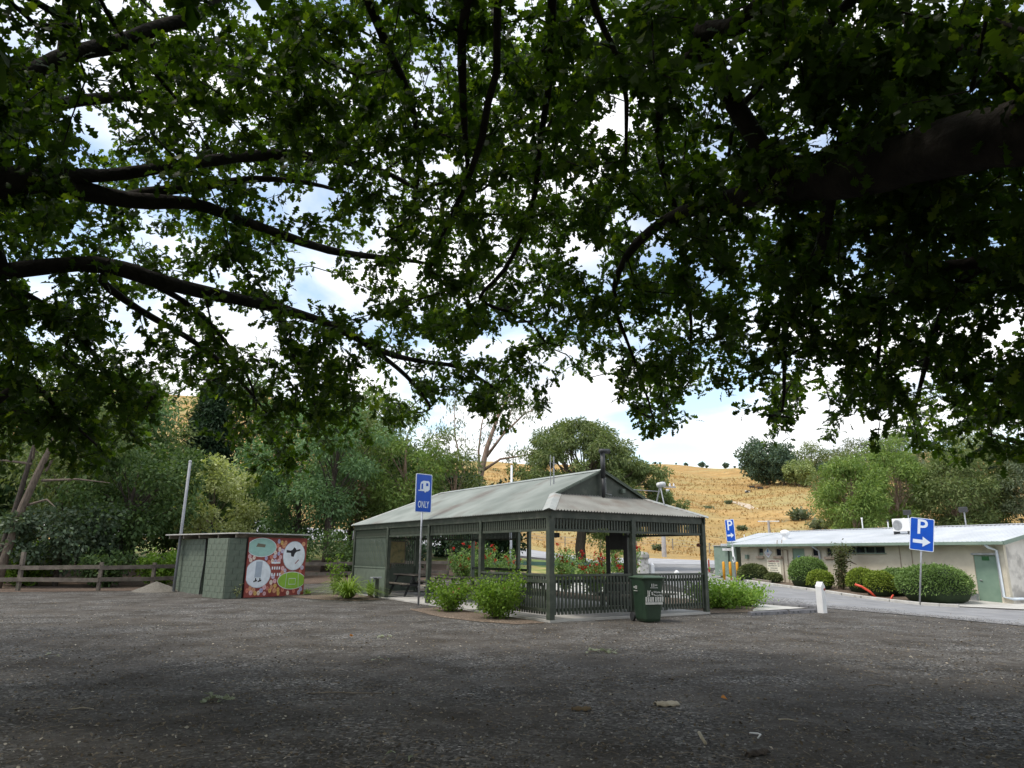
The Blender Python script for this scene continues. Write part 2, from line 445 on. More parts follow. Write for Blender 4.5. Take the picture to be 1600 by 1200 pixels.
# twig ends in the crowns, x, y, z in centimetres
SPRAYS_FRONT = [
-464,559,596, -506,573,627, -483,529,591, -375,404,477, -372,401,489, -395,386,464, -355,337,445, -372,330,453, -612,637,678, -567,632,665, -573,625,706, -594,647,678, -465,578,613, -500,551,600, -489,555,604, -519,577,596,
-447,543,561, -456,545,574, -391,527,570, -381,432,501, -382,446,506, -369,484,518, -405,480,516, -319,347,488, -281,361,494, -264,342,491, -312,345,473, -305,378,480, -314,444,555, -293,448,550, -349,566,609, -303,405,498,
-318,416,519, -284,390,487, -295,395,495, -390,618,640, -422,580,682, -413,584,672, -316,538,526, -255,479,521, -462,721,821, -472,736,816, -465,717,829, -241,458,521, -285,461,521, -205,456,540, -443,760,761, -471,764,791,
-358,600,685, -389,589,707, -366,604,687, -443,630,685, -431,658,679, -402,697,741, -430,667,737, -429,680,746, -456,701,811, -456,728,782, -469,727,783, -496,758,787, -470,733,754, -325,692,783, -341,694,759, -323,730,763,
-359,737,756, -190,453,548, -179,479,548, -225,410,531, -214,417,532, -358,811,809, -392,828,809, -330,592,686, -322,627,668, -318,648,687, -310,613,691, -334,609,689, -298,529,582, -291,541,588, -292,559,597, -275,536,581,
-273,546,589, -346,796,793, -349,766,763, -334,752,790, -318,548,654, -273,559,676, -291,583,671, -332,575,682, -259,732,869, -274,721,871, -245,767,853, -274,750,856, -213,636,670, -216,601,668, -193,627,632, -217,600,653,
-246,639,654, -207,553,642, -221,572,649, -244,614,645, -232,632,649, -208,561,628, -191,442,491, -160,426,498, -239,631,698, -187,612,705, -214,494,570, -187,547,589, -205,517,587, -239,537,572, -232,595,665, -217,552,637,
-233,605,688, -230,603,647, -172,584,575, -168,583,614, -133,617,676, -138,656,669, -134,460,558, -177,481,574, -176,455,560, -174,635,733, -229,600,730, -197,612,687, -244,628,719, -210,603,690, -157,661,752, -115,672,738,
-150,673,699, -160,699,714, -171,613,752, -266,766,840, -257,767,847, -218,735,849, -184,663,742, -186,680,734, -145,701,723, -142,677,737, -254,822,823, -215,780,830, -270,782,811, -272,795,816, -176,602,661, -153,604,629,
-140,462,547, -99,481,551, -149,470,544, -176,505,523, -172,496,563, -193,717,815, -135,747,804, -134,723,765, -98,757,782, -136,762,794, -166,750,806, -120,729,772, -182,728,804, -77,449,556, -91,465,583, -87,439,578,
-106,438,556, -124,660,693, -175,703,693, -96,549,609, -113,574,605, -129,831,842, -159,781,863, -70,736,775, -125,726,778, -91,750,785, -118,691,793, -92,731,772, -105,587,710, -123,616,729, -69,618,709, -79,550,690,
-87,554,689, -89,614,689, -77,559,676, -187,669,751, -134,665,754, -160,643,741, -115,674,737, -35,460,551, -39,474,565, -66,802,903, -81,775,904, -49,824,895, -36,801,885, 10,887,801, 14,843,832, -22,849,826,
-7,815,821, 16,842,850, -47,598,688, -93,578,700, -31,612,679, -55,731,806, -115,718,792, -77,732,796, -77,717,841, -64,682,820, -7,664,746, -42,643,718, -53,636,725, -4,400,533, -64,399,555, -44,457,588,
-27,449,550, -28,749,785, -80,732,804, -42,765,821, -57,774,809, -38,505,569, 26,492,560, -10,479,596, 23,505,569, -11,512,563, 44,576,623, 75,580,631, 25,563,674, 65,553,677, 79,559,613, 30,815,787,
-1,788,785, -33,810,772, 21,710,743, -22,664,739, 17,644,750, 19,684,751, 29,690,724, 50,608,689, 79,621,677, 60,785,797, 68,806,776, 71,760,785, 59,754,746, -6,460,539, 27,452,527, 15,436,541,
-39,442,546, -13,449,546, 4,797,815, -26,813,838, 17,637,673, 21,616,695, 36,624,688, -1,623,689, 33,632,691, 17,811,787, 25,771,786, 63,468,587, 66,532,593, 67,457,607, 52,474,571, 35,506,601,
37,550,654, 90,548,676, 69,610,661, 67,556,664, 161,711,837, 163,729,822, 129,727,814, 174,769,822, 106,694,706, 117,690,699, 133,646,688, 82,672,694, 93,672,703, 52,515,589, 85,545,590, 101,503,594,
93,566,585, 84,518,579, 85,443,547, 103,446,556, 51,456,551, 123,599,663, 136,576,648, 125,772,837, 126,702,838, 158,713,834, 83,647,789, 117,683,774, 71,727,785, 55,718,806, 92,591,645, 104,556,617,
106,575,630, 134,561,577, 81,565,608, 47,548,615, 130,548,608, 144,533,628, 125,582,671, 178,599,670, 178,544,646, 142,578,662, 149,565,651, 166,572,642, 101,333,464, 67,335,438, 86,363,445, 105,397,518,
100,420,543, 109,464,619, 125,524,598, 115,473,610, 109,507,605, 126,483,615, 150,575,715, 179,564,689, 164,614,715, 202,632,744, 150,606,727, 146,531,557, 97,502,574, 130,507,605, 77,290,377, 71,307,395,
131,287,396, 104,294,382, 138,263,411, 186,469,536, 157,443,543, 124,459,549, 182,548,657, 215,555,650, 211,567,648, 127,350,485, 137,414,491, 144,396,496, 172,320,437, 131,287,425, 171,358,428, 149,349,433,
278,525,640, 278,531,655, 283,555,665, 299,550,633, 259,527,663, 236,502,600, 235,507,600, 210,518,586, 250,489,567, 222,507,585, 250,499,618, 212,517,615, 232,550,629, 279,531,616, 234,531,608, 260,535,610,
267,529,593, 265,527,576, 161,442,549, 206,472,512, 189,474,546, 209,444,546, 221,362,427, 254,371,434, 195,397,444, 287,423,508, 251,408,512, 244,369,511, 249,440,492, 252,493,585, 268,517,570, 283,504,581,
280,356,498, 261,411,496, 283,450,487, 200,383,458, 200,361,452, 123,223,387, 137,257,406, 379,492,603, 402,492,553, 330,531,593, 365,503,577, 330,477,570, 336,435,580, 317,506,560, 324,501,560, 307,457,562,
335,458,596, 289,475,565, 230,335,431, 199,306,432, 198,281,405, 233,342,438, 270,343,450, 240,364,446, 261,390,455, 286,395,435, 233,371,450, 223,281,379, 181,249,413, 392,476,590, 381,500,603, 387,474,595,
361,508,594, 422,484,552, 457,467,553, 178,280,357, 240,283,363, 154,268,383, 206,288,409, 251,314,412, 382,528,584, 398,516,575, 401,517,601, 359,539,607, 380,513,591, 350,482,531, 333,420,539, 381,424,539,
360,450,539, 378,455,528, 377,435,540, 359,446,537, 340,408,531, 360,445,505, 382,437,519, 349,433,517, 352,421,512, 322,301,443, 296,321,453, 349,322,460, 310,341,436, 287,320,431, 248,271,371, 197,246,375,
203,214,339, 207,275,361, 369,342,473, 360,384,492, 468,495,576, 421,469,561, 487,514,554, -400,516,484, -446,475,486, -410,458,479, -431,551,543, -466,558,532, -449,550,539, -426,522,534, -455,500,521, -559,699,633,
-551,712,621, -567,698,613, -539,688,615, -598,643,594, -567,625,581, -501,692,662, -574,677,661, -584,697,666, -508,609,602, -503,662,596, -522,596,600, -508,614,591, -410,562,527, -443,565,539, -420,540,541, -461,538,531,
-508,649,600, -501,624,604, -522,594,608, -517,629,604, -484,564,580, -359,403,453, -389,432,472, -383,408,472, -343,415,475, -474,637,640, -509,700,654, -265,420,447, -330,407,470, -429,564,561, -450,574,545, -258,410,480,
-271,416,478, -319,443,458, -474,805,787, -514,809,770, -474,796,782, -290,581,569, -339,538,559, -355,624,603, -356,610,607, -546,786,714, -532,826,718, -498,772,717, -488,744,708, -405,669,661, -387,643,678, -390,674,671,
-408,634,671, -380,784,683, -368,748,670, -419,739,695, -318,568,545, -277,505,542, -319,591,530, -424,811,743, -448,784,751, -468,758,744, -320,695,642, -317,698,637, -316,645,591, -336,706,606, -313,668,596, -283,621,630,
-317,678,621, -306,651,661, -292,686,658, -440,819,731, -375,836,766, -369,679,660, -388,696,704, -236,575,564, -277,572,593, -217,604,574, -403,753,732, -403,792,714, -380,784,727, -379,751,697, -396,810,705, -401,808,728,
-403,841,741, -223,489,503, -227,479,488, -246,440,512, -230,637,654, -268,616,645, -207,644,677, -307,794,756, -268,782,734, -276,762,725, -244,643,678, -234,695,689, -192,569,549, -199,558,556, -194,561,551, -193,552,485,
-259,504,528, -179,486,488, -191,536,519, -190,507,515, -291,916,756, -326,854,756, -331,887,753, -311,828,808, -356,844,822, -316,819,796, -286,826,788, -157,575,575, -233,562,564, -193,598,552, -215,582,560, -254,844,722,
-205,822,733, -196,780,732, -237,823,722, -148,721,695, -154,717,698, -216,866,785, -228,904,770, -296,893,762, -157,706,627, -251,729,654, -218,670,645, -200,764,732, -173,688,726, -221,720,739, -217,733,706, -225,694,709,
-217,722,719, -175,783,727, -205,796,709, -241,769,705, -237,747,699, -153,776,733, -132,648,674, -162,706,685, -119,681,668, -142,724,676, -272,910,770, -272,898,782, -229,921,782, -242,935,743, -193,492,499, -168,486,510,
-142,487,499, -155,510,494, -131,477,495, -85,531,541, -71,558,523, -44,568,563, -64,521,518, -86,556,533, -132,547,541, -136,555,539, -86,563,565, -130,540,531, -184,877,819, -153,872,807, -216,880,834, -171,853,814,
-181,885,819, -202,877,822, -173,934,757, -134,665,650, -135,798,653, -166,740,651, -110,645,582, -120,669,622, -150,678,610, -135,659,600, -148,633,610, -111,627,613, -126,605,613, -110,642,614, -147,628,607, -149,671,625,
-5,810,798, -23,751,774, -12,801,760, -86,836,786, -95,855,810, -72,900,782, -127,892,765, -73,888,763, -79,906,761, -94,888,782, -30,757,737, -35,755,724, -30,755,713, -65,679,663, -70,711,639, -51,677,667,
-7,598,675, -6,668,641, 5,627,659, -1,644,654, 17,841,803, -21,890,792, 27,844,817, -40,674,662, -73,707,641, -45,703,642, -71,734,659, -29,697,664, -51,689,659, -33,678,681, -89,909,783, -51,927,787,
-52,926,775, -48,914,777, -56,967,757, -7,817,751, 33,754,762, -3,729,723, 5,693,699, -5,824,757, -41,809,717, 6,805,735, -59,785,742, -1,527,565, 38,548,552, 3,529,554, 6,534,553, 41,589,572,
64,619,608, -26,619,590, 32,579,585, 48,625,607, 53,636,601, 6,497,498, 1,482,537, 51,507,529, 17,524,540, 13,499,536, 30,800,777, -16,790,785, 59,753,654, 89,741,665, 62,788,677, 76,725,669,
48,860,728, 16,896,728, -7,851,735, 29,864,703, 13,865,743, 0,672,636, 73,676,673, 7,652,657, 50,626,607, 2,675,624, 43,642,615, 26,688,658, 21,689,659, 28,737,655, 10,686,652, 88,667,673,
92,674,688, 129,665,661, 146,650,681, 137,666,665, 178,810,736, 199,817,727, 164,783,719, 52,622,583, 68,634,569, 132,780,756, 40,451,492, 85,457,508, 120,485,517, 124,489,499, 82,377,449, 97,391,428,
96,383,437, 99,391,434, 179,614,631, 185,604,632, 170,622,597, 146,610,609, 177,549,619, 121,536,567, 168,550,596, 129,526,602, 116,579,562, 162,536,599, 78,399,478, 79,357,474, 84,398,451, 95,376,447,
52,370,437, 126,491,525, 166,509,499, 149,511,497, 153,399,472, 108,435,473, 112,304,429, 138,339,411, 176,597,576, 173,564,541, 226,529,533, 249,493,517, 190,507,518, 150,364,453, 154,336,433, 154,336,387,
167,360,420, 146,392,454, 196,397,455, 192,384,456, 173,411,446, 206,396,430, 221,405,454, 163,333,437, 125,372,433, 164,345,447, 198,341,422, 195,352,441, 182,334,423, 183,394,445, 186,339,377, 145,350,374,
143,360,380, 196,356,431, 203,367,425, 227,399,449, 219,365,445, 226,402,422, 290,506,569, 268,558,557, 314,523,561, 357,560,583, 333,500,555, 208,440,417, 228,382,415, 199,393,434, 316,525,527, 322,505,522,
278,479,525, 261,512,527, 345,495,551, 261,478,543, 256,513,559, 213,482,534, 246,419,511, 228,353,442, 227,383,426, 202,324,450, 204,335,398, 229,328,429, 411,575,584, 391,611,594, 377,567,602, 400,577,598,
423,581,572, 412,583,550, 405,610,569, 236,371,430, 236,330,421, 243,346,404, 204,302,403, 261,323,412, 256,329,395, 435,620,575, 387,595,580, 214,369,458, 250,405,479, 265,417,458, 295,374,454, 328,371,471,
258,411,462, 286,391,485, 246,363,420, 310,389,403, 267,385,392, 262,362,383, 266,364,412, 254,334,448, 421,550,524, 458,539,565, 437,558,518, 432,503,565, 396,540,522, 420,520,526, 418,544,524, 408,519,515,
436,504,513, 358,486,478, 347,474,475, 413,550,545, 381,564,556, 440,557,571, 359,480,474, 359,436,476, 368,502,491, 400,462,501, 351,436,513, 295,322,374, 281,302,390, 300,346,413, 322,276,410, 312,308,411,
262,273,379, 291,287,417, 290,339,406, 287,353,412, 310,311,369, 302,310,391, -383,481,452, -412,431,445, -436,465,432, -441,462,458, -639,691,555, -611,742,558, -631,718,566, -394,456,403, -400,453,399, -413,440,407,
-374,439,392, -698,815,624, -738,800,647, -679,760,637, -697,763,646, -701,832,631, -691,811,618, -676,782,645, -435,563,462, -418,538,479, -449,587,477, -408,544,456, -479,655,523, -456,612,530, -477,573,489, -445,583,522,
-431,555,529, -445,574,505, -444,526,481, -446,529,483, -404,534,475, -481,609,540, -494,630,539, -515,607,521, -498,621,533, -498,595,552, -414,679,545, -442,653,504, -416,629,531, -357,585,527, -349,448,451, -406,558,510,
-393,522,506, -483,651,560, -486,683,544, -511,697,547, -584,924,670, -569,885,688, -593,905,664, -606,870,670, -571,893,684, -468,814,652, -499,843,672, -434,759,669, -463,885,651, -493,831,637, -530,938,650, -525,926,664,
-553,922,685, -419,764,609, -488,796,623, -440,758,615, -333,596,534, -319,630,526, -318,594,481, -324,651,521, -266,550,467, -276,507,448, -535,858,671, -505,830,702, -279,492,498, -330,525,481, -271,480,475, -273,637,570,
-252,666,605, -255,686,594, -314,716,611, -351,717,552, -363,706,579, -342,705,573, -328,771,578, -335,758,613, -415,836,663, -388,835,659, -379,837,654, -362,805,643, -381,890,638, -308,734,601, -328,710,612, -379,719,613,
-342,707,598, -388,679,605, -211,493,475, -174,486,492, -242,470,474, -372,919,757, -304,903,758, -324,881,749, -262,734,635, -288,742,594, -271,779,588, -254,758,595, -273,737,586, -342,862,678, -288,883,687, -290,889,675,
-280,876,699, -308,892,700, -346,970,741, -379,975,737, -339,973,735, -331,999,739, -302,882,743, -348,880,705, -241,710,607, -256,722,616, -261,690,627, -183,582,525, -207,566,537, -170,600,532, -364,939,766, -395,909,792,
-376,902,745, -327,829,683, -311,817,683, -293,829,687, -320,818,652, -298,903,682, -316,913,703, -323,927,695, -107,599,526, -103,596,532, -243,998,756, -244,976,770, -273,955,773, -296,979,755, -216,657,543, -177,618,573,
-197,605,575, -191,640,563, -239,959,677, -228,942,671, -223,988,663, -254,961,650, -261,986,675, -248,896,669, -204,906,670, -250,887,705, -198,772,672, -198,772,628, -239,794,654, -173,755,653, -235,793,651, -186,686,597,
-203,732,587, -162,730,588, -233,823,684, -224,829,689, -226,839,668, -199,840,661, -154,691,550, -186,657,535, -232,681,537, -195,673,549, -171,647,530, -161,898,719, -180,926,722, -210,912,716, -202,961,666, -146,948,703,
-77,542,514, -107,488,512, -45,546,507, -125,539,494, -117,558,509, -143,529,494, -83,759,665, -96,743,661, -95,750,618, -144,748,642, -115,773,637, -87,708,617, -116,547,508, -90,584,493, -84,621,554, -64,628,585,
-49,649,599, -62,541,458, -83,534,471, -64,495,481, -48,910,729, -55,885,689, -35,923,724, -2,935,708, -39,886,703, -25,601,550, 5,619,517, -26,620,515, -10,594,526, -1,559,507, -28,830,679, -33,812,687,
-64,767,679, -87,825,692, -19,770,638, -40,725,611, 59,743,616, 3,778,619, -5,754,555, -4,740,575, -69,847,635, -86,820,625, -76,832,623, -67,851,625, -19,753,632, 4,820,615, -55,802,614, -57,619,535,
-33,604,535, -41,606,562, -51,599,562, -41,608,571, -14,943,688, -77,950,703, -58,961,721, -65,945,680, -40,910,699, -17,981,758, -78,955,772, -43,740,684, -51,811,691, -63,783,668, -28,782,684, 31,839,653,
36,819,678, 30,777,668, 32,829,671, 36,497,491, 15,526,506, 48,522,513, 31,513,466, 34,764,635, 68,728,631, 90,740,637, 14,534,507, 41,555,510, 5,675,577, 2,686,593, 26,687,584, 30,623,525,
60,624,528, 48,759,619, 14,810,626, 53,943,723, 46,877,704, 55,644,570, 54,616,561, 32,682,589, 30,695,574, 23,651,566, 112,874,704, 89,865,740, 94,914,716, 136,907,697, 94,546,469, 78,541,478,
45,509,460, 71,554,426, 42,493,457, 53,477,442, 164,763,607, 169,742,610, 142,747,590, 170,751,576, 98,728,569, 153,728,560, 118,762,568, 97,735,629, 133,717,605, 130,778,620, 142,737,631, 207,764,623,
172,756,603, 183,756,590, 182,766,633, 223,750,636, 205,770,652, 178,634,573, 146,668,592, 185,653,592, 139,651,587, 141,693,606, 131,691,569, 179,676,550, 135,681,577, 192,745,652, 168,734,627, 214,740,644,
176,754,641, 79,466,420, 129,476,386, 165,602,483, 110,600,481, 172,576,474, 176,697,577, 204,715,582, 148,741,560, 204,704,557, 178,735,570, 187,601,507, 159,539,486, 198,546,518, 160,571,540, 183,495,475,
182,462,461, 137,521,472, 139,468,440, 136,486,432, 240,725,546, 166,698,568, 132,440,368, 145,403,408, 276,722,586, 270,723,582, 313,709,597, 180,648,538, 170,630,553, 177,645,534, 203,672,565, 237,647,535,
245,606,569, 259,642,552, 281,607,573, 249,564,556, 192,553,518, 192,508,495, 236,523,513, 208,515,519, 184,437,420, 199,429,440, 341,754,598, 339,731,630, 284,727,580, 256,553,474, 259,583,470, 161,430,424,
129,414,439, 253,579,492, 266,598,502, 302,609,484, 205,367,371, 256,608,528, 266,635,523, 260,681,518, 242,639,501, 245,619,522, 205,617,531, 183,410,401, 213,437,411, 193,420,380, 159,420,409, 221,473,465,
200,491,452, 216,413,408, 327,599,540, 353,610,503, 351,625,524, 365,615,514, 226,403,374, 301,506,496, 316,455,489, 315,517,463, 301,517,496, 234,478,432, 265,442,431, 220,469,423, 248,492,437, 260,484,430,
367,694,556, 363,708,551, 361,718,557, 329,579,523, 351,591,521, 336,579,520, 369,677,604, 344,642,590, 328,641,610, 347,648,610, 375,643,613, 258,375,409, 270,419,379, 235,384,406, 225,395,424, 322,451,495,
329,454,480, 318,474,471, 341,470,493, 406,632,527, 406,637,522, 402,582,552, 399,616,548, 465,658,535, 446,641,558, 484,613,554, 457,623,545, 442,647,547, 416,633,549, 318,460,417, 326,477,423, 312,468,433,
366,545,495, 352,520,483, 382,548,441, 382,540,458, 372,529,482, 334,555,450, 397,553,484, 363,547,494, 348,564,502, 291,419,385, 250,400,377, 256,418,380, 259,400,391, 276,450,435, 330,459,430, 330,432,407,
316,455,436, 295,420,444, 287,465,440, 372,409,443, 290,359,344, 238,353,354, 274,350,365, 384,562,481, 425,547,497, 410,542,471, 362,515,480, 385,597,493, 406,578,503, 401,608,513, 405,577,503, 447,606,493,
291,385,399, 244,380,394, 303,353,387, 258,399,392, 305,424,373, 434,533,481, 410,520,492, 271,286,317, 271,321,326, 278,337,340, 370,445,448, 362,419,423, 411,385,438, 316,356,369, 297,348,396, 300,370,403,
311,363,394, 385,329,382, 310,326,380, 281,334,422, 454,492,449, 462,453,458, 442,507,451, 448,460,413, 459,471,416, 479,616,560, 493,583,578, 499,612,555, 510,557,524, 493,566,522, 460,580,544, 518,551,543,
506,569,531, -590,683,520, -586,704,544, -588,686,517, -563,692,519, -551,726,526, -655,833,536, -693,795,537, -665,797,508, -634,706,518, -637,793,549, -655,739,513, -618,716,546, -665,781,459, -656,738,487, -622,737,476,
-669,734,496, -672,726,479, -514,558,472, -459,577,458, -441,592,434, -473,600,482, -499,539,468, -365,451,368, -327,446,372, -481,565,446, -486,598,453, -729,871,536, -731,835,555, -704,877,537, -519,716,504, -513,734,465,
-519,712,501, -531,682,493, -516,701,505, -532,823,514, -579,804,531, -617,799,489, -586,795,506, -608,802,514, -539,757,518, -525,750,542, -555,726,510, -656,850,512, -627,831,533, -635,815,568, -637,820,557, -638,832,598,
-641,846,593, -606,843,612, -646,816,594, -612,872,587, -645,829,590, -621,812,551, -657,824,532, -655,823,575, -542,799,505, -543,799,474, -523,802,481, -537,731,533, -682,895,555, -644,886,547, -646,947,525, -668,901,546,
-524,657,494, -496,692,527, -499,670,503, -520,714,512, -506,702,521, -314,431,418, -325,490,406, -436,585,450, -372,574,449, -411,584,452, -436,635,492, -428,617,476, -506,769,571, -485,796,568, -494,790,565, -524,717,565,
-556,740,574, -586,972,594, -638,900,613, -584,940,594, -519,837,570, -557,843,563, -580,856,598, -382,544,429, -372,602,422, -435,820,556, -480,807,588, -481,822,570, -496,813,549, -483,803,573, -385,648,483, -435,893,571,
-431,910,565, -416,881,594, -442,833,574, -452,818,564, -447,843,605, -440,802,588, -483,836,608, -484,846,596, -471,925,572, -432,930,569, -521,913,575, -411,889,574, -439,755,529, -453,737,526, -569,915,648, -555,919,674,
-487,986,643, -471,1002,629, -514,996,640, -506,1023,657, -303,742,476, -285,720,479, -302,712,548, -293,729,527, -343,746,512, -423,1014,640, -367,1034,634, -384,1004,645, -451,988,635, -478,984,657, -427,967,682, -410,952,650,
-445,973,690, -327,677,497, -310,694,527, -301,658,528, -300,689,529, -336,907,570, -368,873,546, -364,852,564, -378,880,557, -321,931,549, -413,950,644, -368,973,610, -380,955,614, -372,939,621, -341,944,621, -288,690,477,
-266,707,485, -299,695,478, -301,696,492, -225,697,517, -216,696,497, -202,710,514, -228,709,509, -243,636,494, -285,632,509, -276,673,515, -267,875,573, -236,817,560, -235,904,592, -262,863,571, -280,1038,640, -251,1025,653,
-245,1025,639, -273,1033,681, -149,828,570, -165,764,600, -194,753,559, -176,768,550, -125,531,443, -161,578,448, -116,523,444, -95,540,443, -148,537,446, -185,1010,656, -185,964,646, -61,747,545, -94,732,526, -84,763,544,
-108,752,509, -71,833,539, -107,777,548, -99,774,518, -139,768,521, -101,780,538, -180,743,544, -167,945,666, -159,908,704, -114,969,686, -197,999,693, -170,934,686, -92,560,441, -41,600,453, -68,620,437, -91,786,491,
-119,746,522, -118,780,518, -135,851,632, -105,929,639, -99,938,596, -118,961,606, -148,915,592, 11,570,436, -35,565,441, -55,521,423, -36,537,434, -80,958,636, -107,981,633, -111,985,631, -32,991,639, -64,1013,619,
-104,1043,656, -96,1004,651, -125,1012,660, -122,1050,666, -104,986,640, -17,874,617, -63,905,624, -124,805,566, -58,783,541, -78,772,574, -60,841,571, -72,829,549, -1,543,436, 10,560,436, -106,1055,694, -43,1052,721,
-33,1046,719, -45,570,456, -6,579,493, -27,666,466, -37,615,458, 74,980,628, 42,995,656, 119,1027,660, 136,1056,673, 96,1063,711, 124,1062,674, 97,718,538, 28,687,562, 13,685,560, 98,1022,664, 111,962,662,
79,933,655, 77,960,652, -5,707,515, 21,659,523, 16,682,507, 14,696,513, 8,1066,667, 41,1036,658, 24,1062,664, 40,1038,649, 68,1040,674, -14,743,522, -34,754,497, -34,815,513, 80,966,702, 47,950,680,
82,944,623, 109,919,637, 61,930,645, 107,936,623, 63,920,639, 80,792,571, 24,810,563, -41,995,681, 11,1032,667, 32,1076,649, 73,1112,630, 79,1071,643, 1,1015,714, 1,1013,716, 55,1012,718, 64,1043,687,
12,1018,704, 35,581,462, 39,601,445, 50,605,419, 47,586,445, 70,543,445, 69,563,460, 55,577,445, 148,939,657, 108,989,658, 124,954,677, 103,952,684, 59,880,663, 110,881,648, 97,893,651, 60,856,659,
67,831,655, 137,973,680, 152,966,671, 169,952,674, 133,971,689, 141,963,661, 59,524,431, 37,561,446, 105,740,545, 97,719,531, 116,751,524, 86,696,522, 125,808,521, 141,819,515, 140,781,513, 168,902,589,
135,874,570, 151,888,561, 145,865,577, 131,808,536, 126,810,527, 232,796,542, 239,841,576, 222,841,529, 161,538,407, 142,544,413, 151,580,396, 184,554,401, 125,596,476, 111,632,466, 134,590,467, 164,771,618,
185,836,620, 201,807,616, 218,798,634, 194,836,605, 121,559,448, 119,495,438, 153,782,594, 208,794,601, 149,802,582, 123,621,507, 114,626,491, 133,637,488, 155,571,504, 205,539,390, 201,511,375, 237,554,422,
201,458,390, 177,549,399, 148,476,380, 154,515,392, 168,585,492, 191,591,513, 180,610,447, 204,581,494, 196,519,421, 169,507,426, 175,539,412, 153,495,417, 187,539,430, 232,746,520, 206,727,549, 235,683,508,
240,721,537, 237,728,551, 264,652,478, 244,655,479, 273,649,495, 336,715,528, 295,688,527, 309,603,456, 326,654,443, 302,643,461, 267,633,446, 301,620,500, 349,616,493, 239,496,441, 248,510,417, 346,738,481,
328,758,506, 375,721,504, 367,791,505, 337,733,518, 300,749,501, 328,778,505, 338,759,527, 357,737,503, 254,550,459, 216,572,466, 238,514,417, 249,526,396, 183,523,430, 193,569,418, 242,595,427, 226,582,422,
234,563,417, 235,580,402, 245,597,432, 248,608,451, 259,601,445, 235,545,439, 337,700,464, 314,703,450, 305,670,458, 338,671,480, 315,668,491, 431,659,481, 377,666,520, 432,660,491, 427,674,503, 436,692,486,
298,635,477, 331,618,499, 306,663,504, 297,587,469, 340,617,482, 334,619,467, 315,558,418, 310,525,404, 335,493,432, 277,523,428, 369,631,504, 358,655,504, 337,691,491, 337,582,461, 294,591,453, 291,580,444,
308,548,438, 302,578,454, 331,578,462, 312,573,463, 323,586,472, 281,512,438, 319,546,409, 312,578,443, 327,694,494, 371,642,489, 341,664,514, 338,691,518, 313,569,483, 314,541,460, 324,533,456, 307,567,495,
252,431,393, 240,440,373, 236,445,399, 264,440,366, 244,394,382, 211,421,341, 280,388,353, 269,420,362, 277,419,364, 256,411,389, 331,557,410, 353,528,438, 356,547,415, 347,573,411, 338,519,428, 315,495,413,
335,476,418, 313,477,391, 418,642,455, 395,639,504, 431,663,463, 406,670,464, 413,715,437, 399,565,427, 364,602,428, 408,568,414, 389,527,439, 307,399,336, 234,403,386, 248,459,347, 404,482,400, 393,490,398,
372,476,384, 406,469,363, 464,597,482, 499,611,472, 490,619,467, 271,427,330, 295,400,326, 269,421,338, 481,674,438, 462,715,462, 505,714,457, 517,695,456, 347,360,380, 312,436,375, 349,411,359, 367,412,390,
325,396,361, 436,635,495, 484,630,496, 476,621,516, 462,621,518, 347,451,422, 343,436,390, 416,534,433, 445,540,436, 436,574,446, 417,561,483, 362,400,361, 390,420,389, 333,449,434, 366,457,408, 370,508,384,
414,482,408, 410,429,410, 382,402,390, 340,408,371, 433,451,414, 395,453,442, 417,448,431, 411,471,424, 451,496,401, 432,507,404, 462,507,426, 469,457,449, 447,477,370, 412,517,378, 420,490,410, 419,478,392,
441,477,388, 433,462,386, 581,567,470, 543,591,501, 496,655,482, 479,485,390, 451,534,392, 438,499,390, 420,531,397, 472,589,492, 444,584,479, 423,601,396, 426,609,467, 392,454,383, 402,445,379, 351,503,349,
368,476,370, 409,455,398, -649,785,486, -635,764,494, -655,770,476, -724,870,478, -732,859,473, -718,885,473, -713,858,478, -627,686,400, -591,682,384, -597,735,417, -587,689,435, -628,767,429, -615,742,432, -584,748,411,
-619,726,437, -719,827,507, -719,840,506, -746,818,501, -756,833,503, -464,588,368, -538,594,379, -524,565,350, -499,601,371, -631,822,492, -658,789,483, -683,814,502, -663,815,506, -648,803,497, -602,933,473, -653,912,471,
-698,908,472, -499,650,393, -487,675,399, -498,660,405, -509,641,410, -522,678,397, -690,947,498, -704,931,534, -714,886,516, -696,927,519, -697,898,512, -428,622,362, -444,569,353, -405,599,360, -437,593,328, -429,613,370,
-399,610,363, -424,611,404, -452,586,382, -491,589,378, -572,923,561, -584,909,573, -600,891,573, -614,901,559, -494,867,496, -516,866,479, -451,711,410, -425,713,436, -454,701,436, -577,854,467, -546,860,500, -582,865,461,
-593,875,467, -541,893,494, -399,645,361, -423,628,366, -493,694,454, -446,682,472, -452,707,436, -471,702,430, -424,805,479, -436,763,451, -427,777,485, -401,625,402, -545,968,539, -439,805,504, -442,855,502, -473,812,510,
-448,777,498, -421,858,447, -428,861,468, -327,655,387, -258,677,416, -318,683,410, -452,854,527, -409,896,551, -272,585,397, -263,595,415, -272,585,419, -254,599,417, -427,858,474, -393,863,445, -420,856,522, -440,884,520,
-412,853,525, -425,862,533, -464,838,529, -371,859,473, -429,868,473, -380,851,479, -392,806,489, -336,834,485, -345,847,486, -364,1026,555, -359,978,579, -368,921,559, -324,935,564, -410,910,557, -299,782,455, -307,811,460,
-287,819,456, -343,827,475, -334,958,489, -315,898,475, -366,908,479, -326,923,486, -350,882,485, -220,831,499, -283,821,486, -339,897,493, -318,876,483, -222,589,402, -156,616,364, -223,591,355, -215,637,358, -171,601,372,
-126,584,368, -204,1004,479, -177,962,503, -178,958,540, -230,940,533, -112,632,380, -139,644,381, -218,879,445, -198,870,415, -131,1054,504, -108,1068,518, -134,1038,499, -139,1037,519, -127,1031,521, -132,1025,541, -115,1028,530,
